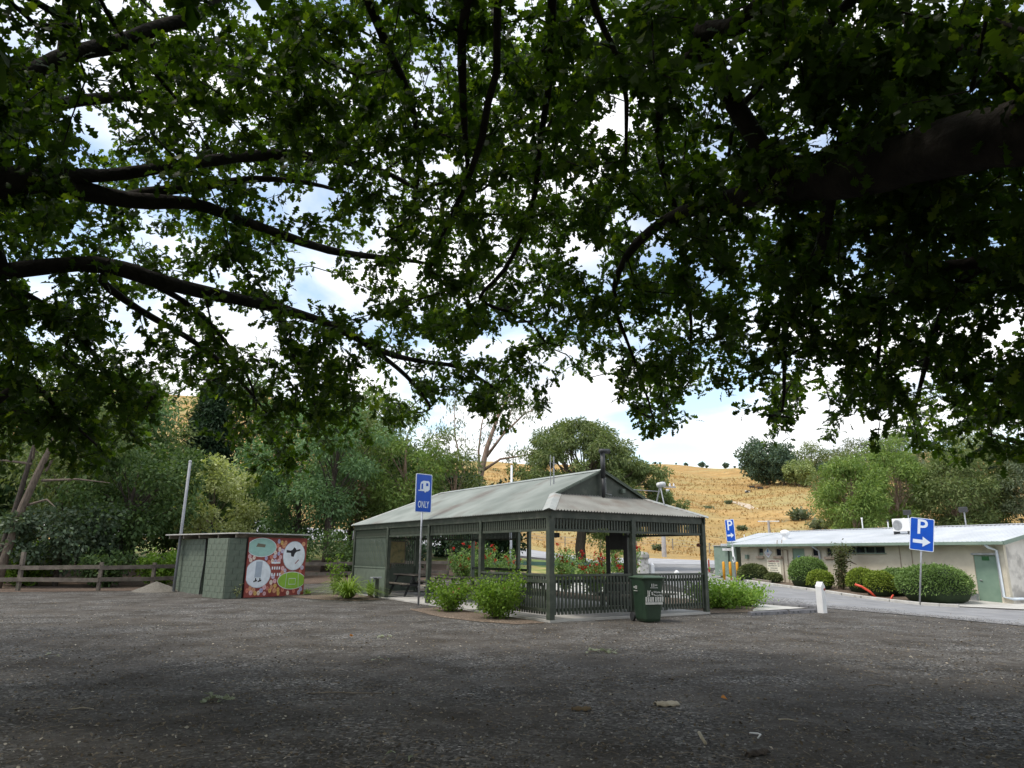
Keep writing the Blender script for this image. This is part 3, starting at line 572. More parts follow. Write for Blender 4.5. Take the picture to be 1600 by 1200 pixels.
-123,981,471, -114,937,476, -104,938,493, -115,958,490, -68,963,487, -117,1012,542, -133,1047,550, -84,1020,556, -161,1022,542, -99,1026,543, -171,874,479, -157,840,503, -141,833,469, -172,910,553, -146,946,524, -162,896,535,
-164,956,493, -189,999,500, -88,968,478, -116,966,496, -156,737,473, -128,742,497, -166,744,474, -129,712,491, -135,734,506, -162,909,564, -106,950,564, -138,870,553, -177,942,558, -172,911,578, -29,961,530, -28,1012,530,
-23,1088,558, -27,1114,557, -60,1150,573, -64,1123,563, -91,1162,560, -11,863,482, -27,913,468, -51,881,494, -39,857,449, -34,997,576, 8,986,586, -54,990,564, -45,990,582, -42,952,586, -10,879,468, -37,847,446,
6,830,469, -63,834,514, -80,814,479, -52,838,496, -41,850,512, -31,647,372, -49,614,399, -61,615,395, -72,864,489, -52,901,447, -99,900,459, -77,885,458, -53,899,450, -6,993,556, -71,993,563, -56,953,608,
-79,967,574, -32,959,570, -57,626,405, -82,648,424, -31,599,432, -83,634,423, 53,918,522, 82,903,545, 75,908,535, 59,886,548, 66,944,554, -3,911,593, -2,916,582, 6,968,600, 53,968,590, 32,1033,559,
68,1030,577, 39,1009,593, -1,900,462, 46,914,474, 25,921,494, 32,767,469, 4,768,462, 1,811,460, 40,790,460, 103,1079,579, 81,1050,561, 68,946,525, 67,912,538, 110,965,533, 77,953,540, 42,959,551,
54,904,523, 58,957,557, 24,811,478, 24,839,448, 9,909,562, 36,915,554, 79,787,435, 41,768,424, 64,775,440, 98,769,444, 63,740,445, 121,775,451, 98,776,436, 73,819,451, 133,736,490, 131,741,501,
142,773,503, 119,808,489, 115,886,500, 79,869,489, 173,908,512, 153,883,497, 146,696,410, 102,666,400, 134,697,403, 149,687,406, 108,683,406, 170,705,454, 141,694,437, 142,720,450, 169,655,472, 102,686,444,
106,713,411, 63,659,391, 78,694,393, 51,665,427, 176,622,387, 163,636,402, 155,666,420, 121,642,410, 155,545,403, 133,503,341, 156,603,387, 153,568,381, 143,695,450, 116,692,435, 179,700,445, 165,846,462,
172,899,480, 188,820,471, 194,787,456, 205,811,495, 220,793,462, 121,769,454, 163,804,470, 140,741,458, 170,760,454, 167,754,469, 216,785,465, 193,827,460, 172,899,479, 207,857,498, 270,794,426, 240,772,452,
242,797,453, 254,753,465, 291,743,484, 310,753,469, 314,739,509, 283,736,494, 269,749,484, 309,799,467, 272,763,451, 307,737,462, 300,727,475, 300,732,452, 225,740,492, 258,734,459, 232,736,487, 272,727,511,
270,682,399, 245,685,393, 275,678,393, 318,728,455, 265,835,451, 244,702,409, 254,676,414, 231,705,410, 247,725,413, 255,689,403, 161,568,344, 183,562,353, 192,620,379, 190,610,351, 216,489,358, 214,517,328,
219,498,365, 198,518,313, 219,512,359, 284,712,464, 309,685,456, 281,725,478, 313,744,486, 207,569,395, 261,560,399, 313,618,386, 268,604,396, 263,653,394, 289,609,395, 268,686,481, 292,674,464, 270,688,377,
280,630,381, 294,646,411, 283,650,392, 236,540,394, 259,540,382, 240,527,374, 253,492,368, 256,538,377, 262,536,356, 269,505,343, 284,504,338, 257,622,379, 287,618,383, 363,590,389, 302,620,367, 375,737,419,
358,729,430, 370,755,424, 395,726,440, 322,705,425, 355,631,437, 367,652,427, 364,656,421, 342,669,406, 341,689,418, 345,580,388, 306,594,364, 335,615,386, 346,536,377, 325,598,382, 265,550,410, 283,524,387,
302,555,390, 315,584,388, 344,560,372, 348,546,368, 398,594,385, 394,579,398, 431,629,391, 418,691,412, 392,683,387, 392,687,400, 451,720,417, 435,728,430, 406,628,435, 366,481,343, 362,472,366, 373,498,381,
330,512,373, 403,598,366, 386,610,406, 389,648,371, 453,716,392, 452,699,437, 392,691,393, 432,613,417, 406,642,411, 381,597,402, 446,629,419, 452,661,416, 467,646,420, 484,659,443, 424,671,436, 426,668,442,
389,542,366, 352,554,379, 339,541,372, 366,567,366, 378,559,390, 414,582,358, 416,593,345, 413,554,382, 397,526,372, 408,526,391, 393,523,388, 399,591,409, 440,620,395, 506,639,409, 497,621,418, 526,558,453,
523,529,413, 476,595,445, 504,563,404, 512,547,445, 520,538,381, 494,536,372, 515,520,405, 346,461,363, 381,462,356, 448,505,366, 442,517,419, 493,614,397, 455,566,388, 474,555,375, 495,577,387, 430,497,348,
412,530,350, 428,502,383, 430,538,375, 415,517,347, 530,650,399, 456,641,385, 564,687,387, -592,752,312, -567,723,324, -581,718,308, -566,650,367, -567,606,363, -515,675,360, -547,684,385, -742,876,412, -761,854,441,
-755,899,402, -772,898,433, -709,832,405, -742,821,396, -676,825,413, -718,858,407, -481,654,323, -485,589,322, -468,616,297, -563,683,334, -606,725,350, -573,754,335, -603,751,334, -558,761,351, -632,810,412, -632,818,429,
-679,799,443, -634,856,416, -663,851,428, -710,806,387, -673,849,385, -676,853,385, -661,795,379, -463,549,305, -400,617,296, -460,590,280, -463,564,303, -400,564,282, -678,766,364, -683,759,346, -676,805,381, -682,787,368,
-635,791,345, -500,743,383, -528,704,377, -461,718,394, -533,722,397, -503,669,386, -538,658,380, -515,682,391, -567,768,341, -573,751,379, -614,797,351, -626,788,383, -576,809,376, -588,824,359, -609,769,361, -474,652,341,
-464,654,317, -601,824,418, -561,852,397, -589,848,394, -580,846,436, -583,833,399, -607,846,396, -635,852,366, -599,838,395, -626,808,381, -484,693,393, -442,694,379, -507,707,367, -673,890,395, -639,944,426, -645,948,403,
-613,947,369, -633,944,394, -502,854,420, -537,769,419, -559,758,440, -595,861,401, -721,924,453, -696,923,451, -681,913,443, -517,815,367, -599,848,385, -580,856,395, -596,811,384, -476,705,394, -436,684,403, -453,706,401,
-454,711,365, -438,612,366, -410,716,330, -464,683,346, -385,648,310, -406,637,318, -373,606,347, -398,664,328, -444,665,342, -530,805,377, -493,832,366, -533,844,374, -549,811,387, -526,858,396, -425,682,308, -436,677,333,
-405,690,310, -389,695,324, -492,791,402, -449,776,376, -411,805,385, -457,744,396, -486,752,389, -483,915,418, -478,964,394, -398,709,396, -415,730,364, -362,716,375, -409,703,342, -440,956,466, -500,1033,403, -542,1018,457,
-324,632,356, -315,695,354, -333,643,360, -424,1045,438, -475,1041,421, -443,1056,446, -389,848,430, -434,900,436, -385,895,411, -401,883,425, -421,906,419, -370,790,384, -333,780,379, -332,791,387, -428,843,386, -375,848,409,
-422,825,408, -381,849,389, -308,756,374, -310,698,366, -348,733,337, -283,731,361, -259,753,355, -294,900,424, -290,889,406, -200,879,424, -227,897,395, -235,768,339, -297,772,359, -298,731,348, -279,708,342, -377,1002,453,
-366,1025,435, -346,1039,433, -362,1079,422, -367,1013,434, -222,855,385, -270,884,392, -243,838,400, -241,824,361, -224,776,376, -243,787,385, -254,764,402, -244,800,351, -291,885,413, -302,918,407, -259,874,443, -311,874,415,
-280,899,426, -196,1016,431, -189,1044,420, -223,833,414, -163,780,395, -204,772,394, -261,776,389, -226,765,370, -219,772,401, -234,798,383, -227,927,386, -244,898,414, -246,904,404, -252,929,386, -234,924,394, -171,768,379,
-184,773,346, -185,794,375, -226,833,381, -191,785,373, -196,969,457, -199,1003,470, -179,1032,463, -159,1028,459, -88,911,391, -111,964,378, -118,910,380, -119,1037,452, -139,1048,406, -127,808,427, -127,772,420, -151,752,422,
-94,791,419, -130,802,412, -122,953,478, -87,971,442, -165,959,433, -151,938,461, -133,956,413, -93,872,457, -156,896,455, -117,984,384, -46,996,393, -77,964,435, -70,977,404, -26,940,403, -35,981,426, -32,973,419,
-5,885,408, -12,911,400, -34,958,430, -71,934,405, -111,1073,542, -93,1122,537, -121,1120,510, -112,1109,522, -100,1121,529, 20,1011,416, 1,1009,434, 9,995,440, 42,1035,437, -96,773,404, -54,799,410, -63,780,394,
-60,805,416, -74,777,416, -84,1095,446, -114,1083,440, -118,1080,448, -99,1061,476, -159,1105,434, -35,837,461, -60,869,433, -33,854,440, -60,833,442, 112,1132,465, 124,1195,468, 115,872,457, 95,855,434, 44,877,426,
97,898,448, 28,889,395, 12,857,389, 43,1028,466, 50,1011,477, 65,998,490, 130,1117,441, 115,1111,451, 56,1102,495, 43,1097,510, 65,1097,484, 74,1100,500, 38,1082,476, 26,840,368, -10,854,370, 180,1022,451,
174,1052,425, 121,919,421, 167,919,377, 172,929,390, 92,856,400, 104,812,402, 129,798,372, 96,776,381, 180,1030,457, 161,1020,486, 181,1048,472, 146,983,472, 121,762,341, 143,726,355, 131,775,350, 141,741,343,
100,1010,477, 116,961,484, 110,981,478, 169,836,428, 193,833,392, 135,795,391, 80,640,394, 67,676,402, 47,695,390, 148,891,450, 150,868,478, 200,897,464, 138,889,462, 125,882,450, 186,848,440, 157,884,404,
206,891,429, 260,882,428, 185,850,435, 187,718,349, 146,708,358, 191,751,358, 195,829,398, 218,878,403, 248,906,389, 194,881,395, 231,848,390, 186,862,427, 202,831,494, 206,871,441, 195,741,370, 174,711,346,
162,675,349, 172,746,388, 226,719,357, 250,684,342, 233,638,312, 253,772,383, 206,723,356, 222,827,372, 264,802,411, 238,797,405, 266,831,404, 268,819,403, 251,718,387, 257,671,376, 212,709,407, 247,697,384,
268,633,327, 298,661,357, 321,693,358, 276,700,357, 327,709,358, 312,730,351, 280,739,335, 340,699,358, 284,596,357, 273,609,357, 302,603,364, 251,613,376, 298,590,357, 293,610,345, 347,564,373, 330,595,358,
318,656,369, 307,616,390, 335,673,389, 386,747,404, 349,724,407, 346,715,386, 286,628,392, 290,627,332, 317,639,353, 312,708,373, 333,650,349, 323,648,333, 372,647,361, 325,658,323, 464,699,372, 484,718,364,
449,709,365, 457,677,315, 464,683,351, 407,564,358, 378,617,372, 406,635,369, 364,580,330, 341,629,311, 359,588,336, 344,577,330, 380,669,351, 418,669,344, 373,672,381, 435,652,354, 414,718,361, 319,583,297,
314,541,317, 329,593,307, 300,594,321, 335,607,289, 462,722,363, 487,732,384, 448,725,380, 520,710,361, 485,654,401, 425,598,320, 427,527,329, 399,562,320, 454,554,311, 404,566,280, 395,540,291, 410,590,316,
412,616,353, 411,628,342, 479,712,350, 464,683,327, 496,688,347, 481,634,327, 433,663,353, 458,611,304, 451,623,316, 536,607,344, 514,635,316, 568,616,377, 519,617,375, 551,630,387, 532,643,361, 495,663,338,
571,646,374, 553,631,379, 555,613,359, 585,629,354, 493,623,333, 503,616,385, 483,610,364, 379,501,299, 424,494,313, 436,537,297, 401,524,300, 498,633,334, 476,627,331, 476,598,353, 546,604,334, -584,765,318,
-606,772,311, -559,731,293, -616,770,306, -611,787,309, -645,752,319, -620,789,299, -596,792,319, -597,818,309, -624,834,338, -609,823,333, -619,798,313, -728,851,336, -682,814,317, -703,790,304, -612,808,360, -634,836,355,
-653,801,332, -609,815,346, -668,840,333, -600,794,321, -622,748,329, -517,616,265, -523,658,268, -539,668,250, -508,641,276, -596,736,292, -633,747,276, -563,749,291, -615,747,311, -578,737,292, -610,732,316, -599,732,346,
-679,864,294, -704,840,327, -684,813,319, -675,842,302, -640,798,348, -629,793,334, -628,753,318, -622,791,347, -513,649,303, -526,640,284, -532,683,309, -723,888,306, -670,842,296, -596,755,336, -610,760,345, -581,738,343,
-631,763,322, -509,765,288, -474,707,291, -533,758,295, -610,886,313, -582,897,316, -633,845,303, -628,856,300, -638,898,325, -594,802,311, -528,813,293, -557,773,301, -550,795,307, -645,904,349, -669,885,374, -642,957,352,
-697,917,332, -656,913,333, -462,708,307, -519,718,332, -675,934,375, -647,944,382, -671,888,371, -686,905,334, -661,870,345, -681,888,321, -670,884,330, -624,919,297, -648,855,304, -647,922,305, -655,910,306, -484,664,271,
-466,716,250, -667,950,316, -647,895,296, -628,905,322, -725,934,354, -668,958,351, -675,976,354, -674,965,362, -667,960,380, -485,698,299, -458,713,276, -497,725,286, -523,684,304, -457,711,288, -629,875,315, -649,925,315,
-605,881,323, -639,914,305, -582,773,301, -556,795,290, -686,962,321, -694,919,318, -543,732,252, -580,743,270, -405,748,273, -419,781,312, -575,974,325, -560,983,335, -498,713,330, -461,759,332, -484,715,312, -469,766,318,
-458,700,308, -382,734,295, -464,881,345, -507,905,336, -533,989,324, -576,986,304, -595,973,372, -576,910,315, -543,961,329, -579,925,358, -578,939,331, -562,904,349, -528,874,368, -540,935,340, -563,947,376, -479,748,274,
-522,745,272, -484,780,285, -494,801,275, -511,727,297, -452,707,290, -461,737,298, -473,774,300, -480,802,290, -425,752,289, -425,757,287, -507,824,309, -453,824,330, -470,822,321, -477,780,323, -460,815,324, -460,843,351,
-453,829,340, -428,818,367, -495,943,379, -484,921,342, -483,929,367, -513,959,379, -429,949,374, -455,912,388, -536,913,356, -522,917,366, -499,898,372, -507,910,390, -558,1048,380, -596,1003,424, -517,1039,373, -414,783,327,
-470,754,316, -390,725,344, -423,741,310, -306,767,291, -287,747,280, -283,733,314, -247,781,316, -265,752,301, -365,894,334, -262,717,311, -284,718,316, -255,760,316, -306,748,328, -251,743,314, -369,910,296, -308,907,316,
-306,872,298, -287,856,277, -273,1033,350, -308,1038,329, -320,1001,335, -294,1042,333, -255,961,400, -291,964,374, -274,912,375, -253,928,403, -259,958,359, -351,1044,340, -376,1085,340, -322,981,366, -313,1038,334, -292,1017,332,
-254,744,321, -263,750,303, -230,767,328, -229,762,347, -178,780,324, -233,823,302, -266,827,278, -387,1086,346, -369,1078,356, -380,1055,356, -377,1053,331, -324,979,366, -387,988,367, -398,1007,360, -363,1020,360, -379,1002,331,
-223,842,354, -217,814,348, -197,841,345, -226,848,368, -187,823,337, -284,1024,366, -288,973,358, -280,990,379, -227,969,374, -202,946,316, -221,867,322, -241,842,329, -223,882,369, -241,943,359, -270,881,366, -244,887,355,
-228,899,358, -211,815,279, -226,1137,423, -210,1147,412, -236,1155,404, -200,816,336, -205,752,320, -192,791,317, -287,1155,422, -296,1133,444, -296,1148,426, -287,996,334, -263,951,369, -247,986,331, -255,1016,377, -253,1010,348,
-265,988,378, -271,1035,360, -121,1099,396, -128,1092,391, -131,1125,427, -192,1082,419, -139,1090,421, -137,858,320, -183,959,377, -156,994,356, -123,935,344, -191,1140,373, -200,1104,386, -174,1118,382, -154,1155,413, -158,882,318,
-40,1004,368, -15,957,354, 6,1083,387, -46,1058,398, -55,1140,424, -25,844,337, -36,827,323, -32,833,329, -27,821,334, -47,867,340, -3,891,315, -74,1001,387, -56,983,403, -46,1019,388, -52,1031,391, -53,1045,375,
-53,1022,394, -46,1063,382, -47,1099,402, -45,1084,385, 39,861,338, 5,1104,418, -18,1153,426, -46,1142,424, -5,1113,411, 43,919,350, 9,1179,437, 19,1126,397, 159,858,325, 149,801,359, 210,1030,345, 213,1088,363,
219,1136,407, 179,908,308, 154,848,335, 169,891,318, 188,886,315, 215,910,329, 173,861,336, 162,889,343, 185,764,296, 280,1060,438, 291,1057,411, 262,1059,424, 214,942,356, 217,962,373, 229,968,381, 221,995,356,
198,979,369, 163,730,312, 229,1118,437, 209,1119,422, 250,1079,419, 230,1119,441, 220,1045,406, 179,717,324, 210,699,338, 173,650,326, 172,689,320, 206,673,319, 250,838,392, 328,851,365, 460,963,328, 440,939,364,
398,951,360, 411,994,382, 408,989,399, 395,985,387, 363,772,307, 392,1007,373, 388,1011,405, 405,1000,368, 403,1042,383, 421,996,380, 391,1022,347, 317,830,353, 324,839,327, 334,817,317, 299,793,314, 303,812,328,
394,760,317, 390,780,328, 354,774,346, 542,954,382, 547,988,407, 533,974,386, 521,968,412, 378,768,350, 467,739,286, 465,936,391, 489,937,404, 524,933,400, 367,731,322, 362,730,321, 403,677,342, 352,733,317,
376,708,319, 440,787,383, 482,861,361, 443,817,357, 583,1009,362, 595,961,359, 611,992,362, 614,1002,383, 665,974,374, 453,786,338, 455,793,351, 457,753,376, 464,777,335, 545,862,285, 537,872,288, 350,607,295,
372,578,310, 380,590,306, 574,1023,340, 584,997,324, 523,906,313, 547,924,345, 566,906,329, 437,676,312, 428,664,302, 362,617,288, 325,585,267, 372,644,291, 416,603,289, 649,883,310, 643,853,348, 620,860,343,
624,858,335, 607,880,344, 644,915,343, 475,689,311, 455,721,333, 496,668,301, 526,795,314, 543,766,310, 564,812,298, 599,792,340, 539,779,345, 519,789,348, 533,773,360, 567,752,343, 531,807,350, 511,698,262,
509,725,293, 492,720,269, 526,671,290, 482,693,270, 572,824,329, 613,811,357, 587,781,366, 621,912,344, 590,923,381, 647,870,342, 638,930,348, 603,901,331, 596,889,332, 603,889,347, 608,911,353, 642,943,339,
641,878,361, 477,577,297, 492,600,283, 477,603,284, 468,574,294, 483,627,268, 589,710,285, 609,746,276, 552,785,274, 553,756,267, 617,757,286, 589,776,272, 637,838,330, 628,821,327, 626,825,312, 493,704,293,
511,702,298, 472,571,297, 509,626,284, 472,536,280, 631,747,295, 625,755,294, 645,883,359, 708,838,368, 488,602,317, 471,632,326, 478,569,255, 458,624,261, -670,836,269, -697,809,273, -655,831,279, -566,740,248,
-512,842,255, -505,784,269, -469,748,251, -501,675,242, -554,733,265, -469,704,289, -462,793,263, -536,908,266, -598,902,284, -568,949,279, -544,947,296, -576,945,277, -573,965,268, -501,839,263, -410,726,281, -441,742,244,
-329,1050,294, -343,1055,297, -329,1044,293, -344,1069,298, -356,1016,283, -336,1046,325, -345,1057,286, -388,958,321, -400,996,309, -359,1064,275, -248,1028,308, -297,986,289, -234,865,288, 381,1017,325, 574,933,291, 505,847,288,
517,831,292, 496,843,294, 522,617,268, 518,654,257, 506,717,251,
]
# ---------------------------------------------------------------- the setting
def gravel_material():
    m, t, b = nt('gravel')
    tc = node(t, 'ShaderNodeTexCoord'); vec = tc.outputs['Object']
    def noise(sc, det=5, ro=0.55):
        n = node(t, 'ShaderNodeTexNoise'); n.inputs['Scale'].default_value = sc; n.inputs['Detail'].default_value = det; n.inputs['Roughness'].default_value = ro
        t.links.new(vec, n.inputs['Vector']); return n.outputs['Fac']
    def ramp(fac, a, b_, ca, cb):
        r = node(t, 'ShaderNodeValToRGB'); r.color_ramp.elements[0].position = a; r.color_ramp.elements[1].position = b_
        r.color_ramp.elements[0].color = rgb(ca); r.color_ramp.elements[1].color = rgb(cb); t.links.new(fac, r.inputs[0]); return r.outputs[0]
    def mix(f, a, b_, mode='MIX'):
        x = node(t, 'ShaderNodeMix', data_type='RGBA', blend_type=mode)
        if isinstance(f, float): x.inputs[0].default_value = f
        else: t.links.new(f, x.inputs[0])
        t.links.new(a, x.inputs[6])
        if isinstance(b_, tuple): x.inputs[7].default_value = rgb(b_)
        else: t.links.new(b_, x.inputs[7])
        return x.outputs[2]
    vo = node(t, 'ShaderNodeTexVoronoi'); vo.inputs['Scale'].default_value = 34.0; t.links.new(vec, vo.inputs['Vector'])
    sep = node(t, 'ShaderNodeSeparateColor'); t.links.new(vo.outputs['Color'], sep.inputs[0])
    rs_ = node(t, 'ShaderNodeValToRGB'); es = rs_.color_ramp.elements
    es[0].position = 0.0; es[0].color = rgb((.030, .029, .028)); es[1].position = 1.0; es[1].color = rgb((.48, .46, .43))
    for p_, c_ in ((.35, (.085, .082, .078)), (.75, (.17, .165, .157)), (.93, (.25, .24, .225))):
        q_ = es.new(p_); q_.color = rgb(c_)
    t.links.new(sep.outputs[0], rs_.inputs[0]); stones = rs_.outputs[0]
    earth = ramp(noise(38, 6, .7), .3, .7, (.060, .055, .049), (.165, .15, .134))
    base = mix(ramp(noise(0.5, 6, .6), .40, .62, (0, 0, 0), (1, 1, 1)), stones, earth)
    base = mix(ramp(noise(14, 3), .62, .72, (0, 0, 0), (1, 1, 1)), base, (.035, .032, .03))
    base = mix(ramp(noise(1.7, 6), .55, .75, (0, 0, 0), (.4, .4, .4)), base, (.20, .19, .175))
    # dark leaf mould trodden into the gravel in ragged patches all over the yard
    mould = ramp(noise(.9, 10, .74), .42, .64, (0, 0, 0), (.85, .85, .85))
    soil = ramp(noise(60, 4, .8), .35, .68, (.016, .014, .012), (.085, .074, .060))
    base = mix(mould, base, soil)
    t.links.new(base, b.inputs['Base Color'])
    b.inputs['Roughness'].default_value = 0.95; b.inputs['Specular IOR Level'].default_value = 0.1
    b1 = node(t, 'ShaderNodeBump'); b1.inputs['Strength'].default_value = 0.9; b1.inputs['Distance'].default_value = 0.012
    t.links.new(vo.outputs['Distance'], b1.inputs['Height'])
    b2 = node(t, 'ShaderNodeBump'); b2.inputs['Strength'].default_value = 0.8; b2.inputs['Distance'].default_value = 0.08
    t.links.new(noise(7, 8, .7), b2.inputs['Height']); t.links.new(b1.outputs[0], b2.inputs['Normal'])
    t.links.new(b2.outputs[0], b.inputs['Normal'])
    return m
M_gravel = gravel_material()
M_asph = mat('asphalt', (.19, .192, .198), (.26, .262, .268), rough=.85, scale=1.2, detail=8, bump=.5, bscale=90, c3=(.29, .285, .27), c3lo=.55, c3hi=.75, c3scale=.8)
M_road = mat('road_asphalt', (.30, .305, .32), (.38, .385, .40), rough=.85, scale=.8, detail=6, bump=.3, bscale=40)
M_conc = mat('concrete', (.40, .39, .36), (.52, .51, .48), rough=.85, scale=3, bump=.25, bscale=60, c3=(.3, .28, .25), c3lo=.62, c3hi=.75)
M_mulch = mat('mulch', (.075, .055, .040), (.18, .135, .10), rough=.95, scale=30, detail=8, bump=1, bscale=45, c3=(.30, .235, .175), c3lo=.58, c3hi=.66, c3scale=18)
M_litter = mat('leaf_litter_ground', (.065, .046, .034), (.15, .105, .078), rough=.95, scale=16, detail=8, bump=1, bscale=30, c3=(.24, .16, .12), c3lo=.6, c3hi=.68, c3scale=11)
M_grass = mat('mown_grass', (.10, .17, .035), (.20, .26, .07), rough=.9, scale=3, detail=8, bump=.6, bscale=30, c3=(.42, .36, .14), c3lo=.5, c3hi=.64, c3scale=.35)
def hill_material():
    m, t, b = nt('dry_hill_grass')
    tc = node(t, 'ShaderNodeTexCoord'); vec = tc.outputs['Object']
    def noise(sc, det=6, ro=.6, st=None):
        v = vec
        if st:
            mp = node(t, 'ShaderNodeMapping'); mp.inputs['Scale'].default_value = st; t.links.new(vec, mp.inputs[0]); v = mp.outputs[0]
        n = node(t, 'ShaderNodeTexNoise'); n.inputs['Scale'].default_value = sc; n.inputs['Detail'].default_value = det; n.inputs['Roughness'].default_value = ro
        t.links.new(v, n.inputs['Vector']); return n.outputs['Fac']
    r = node(t, 'ShaderNodeValToRGB'); e = r.color_ramp.elements
    e[0].position = .25; e[0].color = rgb((.22, .13, .048)); e[1].position = .72; e[1].color = rgb((.54, .38, .18))
    k = e.new(.5); k.color = rgb((.40, .255, .10))
    t.links.new(noise(.14, 14, .78, (1, 1.5, 2)), r.inputs[0])
    gr = node(t, 'ShaderNodeValToRGB'); gr.color_ramp.elements[0].position = .44; gr.color_ramp.elements[1].position = .62
    t.links.new(noise(.022, 7, .6, (1, 3, 2)), gr.inputs[0])
    mx = node(t, 'ShaderNodeMix', data_type='RGBA'); t.links.new(gr.outputs[0], mx.inputs[0]); t.links.new(r.outputs[0], mx.inputs[6]); mx.inputs[7].default_value = rgb((.36, .295, .13))
    sp = node(t, 'ShaderNodeValToRGB'); sp.color_ramp.elements[0].position = .58; sp.color_ramp.elements[1].position = .70
    t.links.new(noise(.35, 6, .7), sp.inputs[0])
    mx2 = node(t, 'ShaderNodeMix', data_type='RGBA'); t.links.new(sp.outputs[0], mx2.inputs[0]); t.links.new(mx.outputs[2], mx2.inputs[6]); mx2.inputs[7].default_value = rgb((.24, .20, .11))
    # terraces worn by cattle: thin bands that follow the slope
    wv = node(t, 'ShaderNodeTexWave', wave_type='BANDS', bands_direction='Z'); wv.inputs['Scale'].default_value = .16; wv.inputs['Distortion'].default_value = 7.0; wv.inputs['Detail'].default_value = 4.0; wv.inputs['Detail Scale'].default_value = .12
    t.links.new(vec, wv.inputs['Vector'])
    wr = node(t, 'ShaderNodeValToRGB'); wr.color_ramp.elements[0].position = .0; wr.color_ramp.elements[0].color = (.45, .45, .45, 1); wr.color_ramp.elements[1].position = .16; wr.color_ramp.elements[1].color = (0, 0, 0, 1)
    t.links.new(wv.outputs[0], wr.inputs[0])
    mx3 = node(t, 'ShaderNodeMix', data_type='RGBA'); t.links.new(wr.outputs[0], mx3.inputs[0]); t.links.new(mx2.outputs[2], mx3.inputs[6]); mx3.inputs[7].default_value = rgb((.26, .20, .10))
    t.links.new(mx3.outputs[2], b.inputs['Base Color'])
    b.inputs['Roughness'].default_value = .95; b.inputs['Specular IOR Level'].default_value = .1
    bp = node(t, 'ShaderNodeBump'); bp.inputs['Strength'].default_value = .6; bp.inputs['Distance'].default_value = .6
    t.links.new(noise(.5, 8, .7), bp.inputs['Height']); t.links.new(bp.outputs[0], b.inputs['Normal'])
    return m
M_hill = hill_material()

struct(grid_sheet('ground', np.linspace(-75, 75, 260), np.linspace(-40, 62, 190), lambda x, y: terrain(x, y), M_gravel))
_hx = np.linspace(-420, 420, 281)
_hy = np.concatenate([np.arange(61.0, 120, 1.5), np.arange(120, 480, 3.5), np.linspace(485, 900, 24)])
struct(grid_sheet('hillside', _hx, _hy, lambda x, y: terrain(x, y) + .01, M_hill))
# dry paddock and verge in front of the main road, mown grass beside the drive
struct(ribbon_sheet('dry_grass_verge', [(-45, 40), (-12, 42.5), (-2, 42.5), (6, 43.5), (10, 50.5), (14, 58.5), (30, 58)], [(-45, 61), (-12, 58.5), (-2, 57.5), (6, 58), (10, 58.8), (14.2, 59.2), (30, 59)], M_grass, .008, 14))
struct(ribbon_sheet('grass_verge', [(13.2, 43.5), (15.0, 49), (19, 55.0), (40, 54.5)], [(17.4, 41.5), (22, 44), (27, 46), (45, 46)], M_grass, .009, 8))
struct(ribbon_sheet('main_road', [(-60, 66), (-20, 62.5), (-6, 60.5), (4, 60), (14, 60), (28, 60), (70, 58)], [(-60, 76), (-20, 72.5), (-6, 71), (4, 69.5), (14, 68), (28, 67.5), (70, 66)], M_road, .03, 10, .9))
struct(ribbon_sheet('driveway', [(12.8, 63), (9.8, 52), (8.3, 44), (7.6, 35), (7.9, 28.5), (8.9, 24.6), (10.2, 21.8), (13, 18.3), (18.5, 14.2), (28, 9)],
                    [(24, 63), (14.6, 54), (12.9, 46.5), (12.3, 41.5), (12.95, 33.4), (14.2, 29.4), (15.3, 27.2), (18.3, 24.3), (24.5, 20.5), (34, 15)], M_asph, .014, 12, .4, .10))
# concrete kerb along the amenities garden
kp = [(12.35, 44.0), (12.3, 41.5), (12.55, 37), (13.0, 33.4), (14.25, 29.4), (15.35, 27.2), (16.2, 26.3)]
kb = MB()
for i in range(len(kp) - 1):
    a, b_ = Vector(kp[i]), Vector(kp[i + 1]); n = max(2, int((b_ - a).length / 1.0))
    for j in range(n):
        p, q = a.lerp(b_, j / n), a.lerp(b_, (j + 1) / n - .012)
        kb.bar((p.x, p.y, tz(p.x, p.y) + .045), (q.x, q.y, tz(q.x, q.y) + .045), .16, .13)
struct(kb.build('kerb', M_conc, None, bevel=.015))
struct(ribbon_sheet('garden_bed', [(12.45, 43.5), (12.45, 41.5), (12.7, 37), (13.1, 33.5), (14.35, 29.5), (15.5, 27.4)], [(14.2, 42.5), (13.2, 40.6), (14.7, 37.3), (16.3, 34.0), (18.1, 30.5), (18.7, 29.2)], M_mulch, .018, 8))
struct(ribbon_sheet('concrete_path', [(15.9, 27.0), (17.0, 26.3), (19.4, 24.6), (26, 21)], [(18.5, 29.7), (19.3, 28.2), (21, 29.0), (30, 33)], M_conc, .020, 6))
# leaf litter strip at the foot of the trees and under the fence
struct(ribbon_sheet('leaf_litter_strip', [(-40, 23.0), (-25, 25.6), (-19, 26.9), (-16, 27.8), (-13.5, 29.1), (-10.2, 32.6), (-6.8, 35.4), (-2, 38.0)], [(-40, 48), (-25, 48), (-19, 48), (-16, 48), (-12, 48), (-9, 48), (-5, 48), (2, 43)], M_litter, .012, 16, .8, .12))
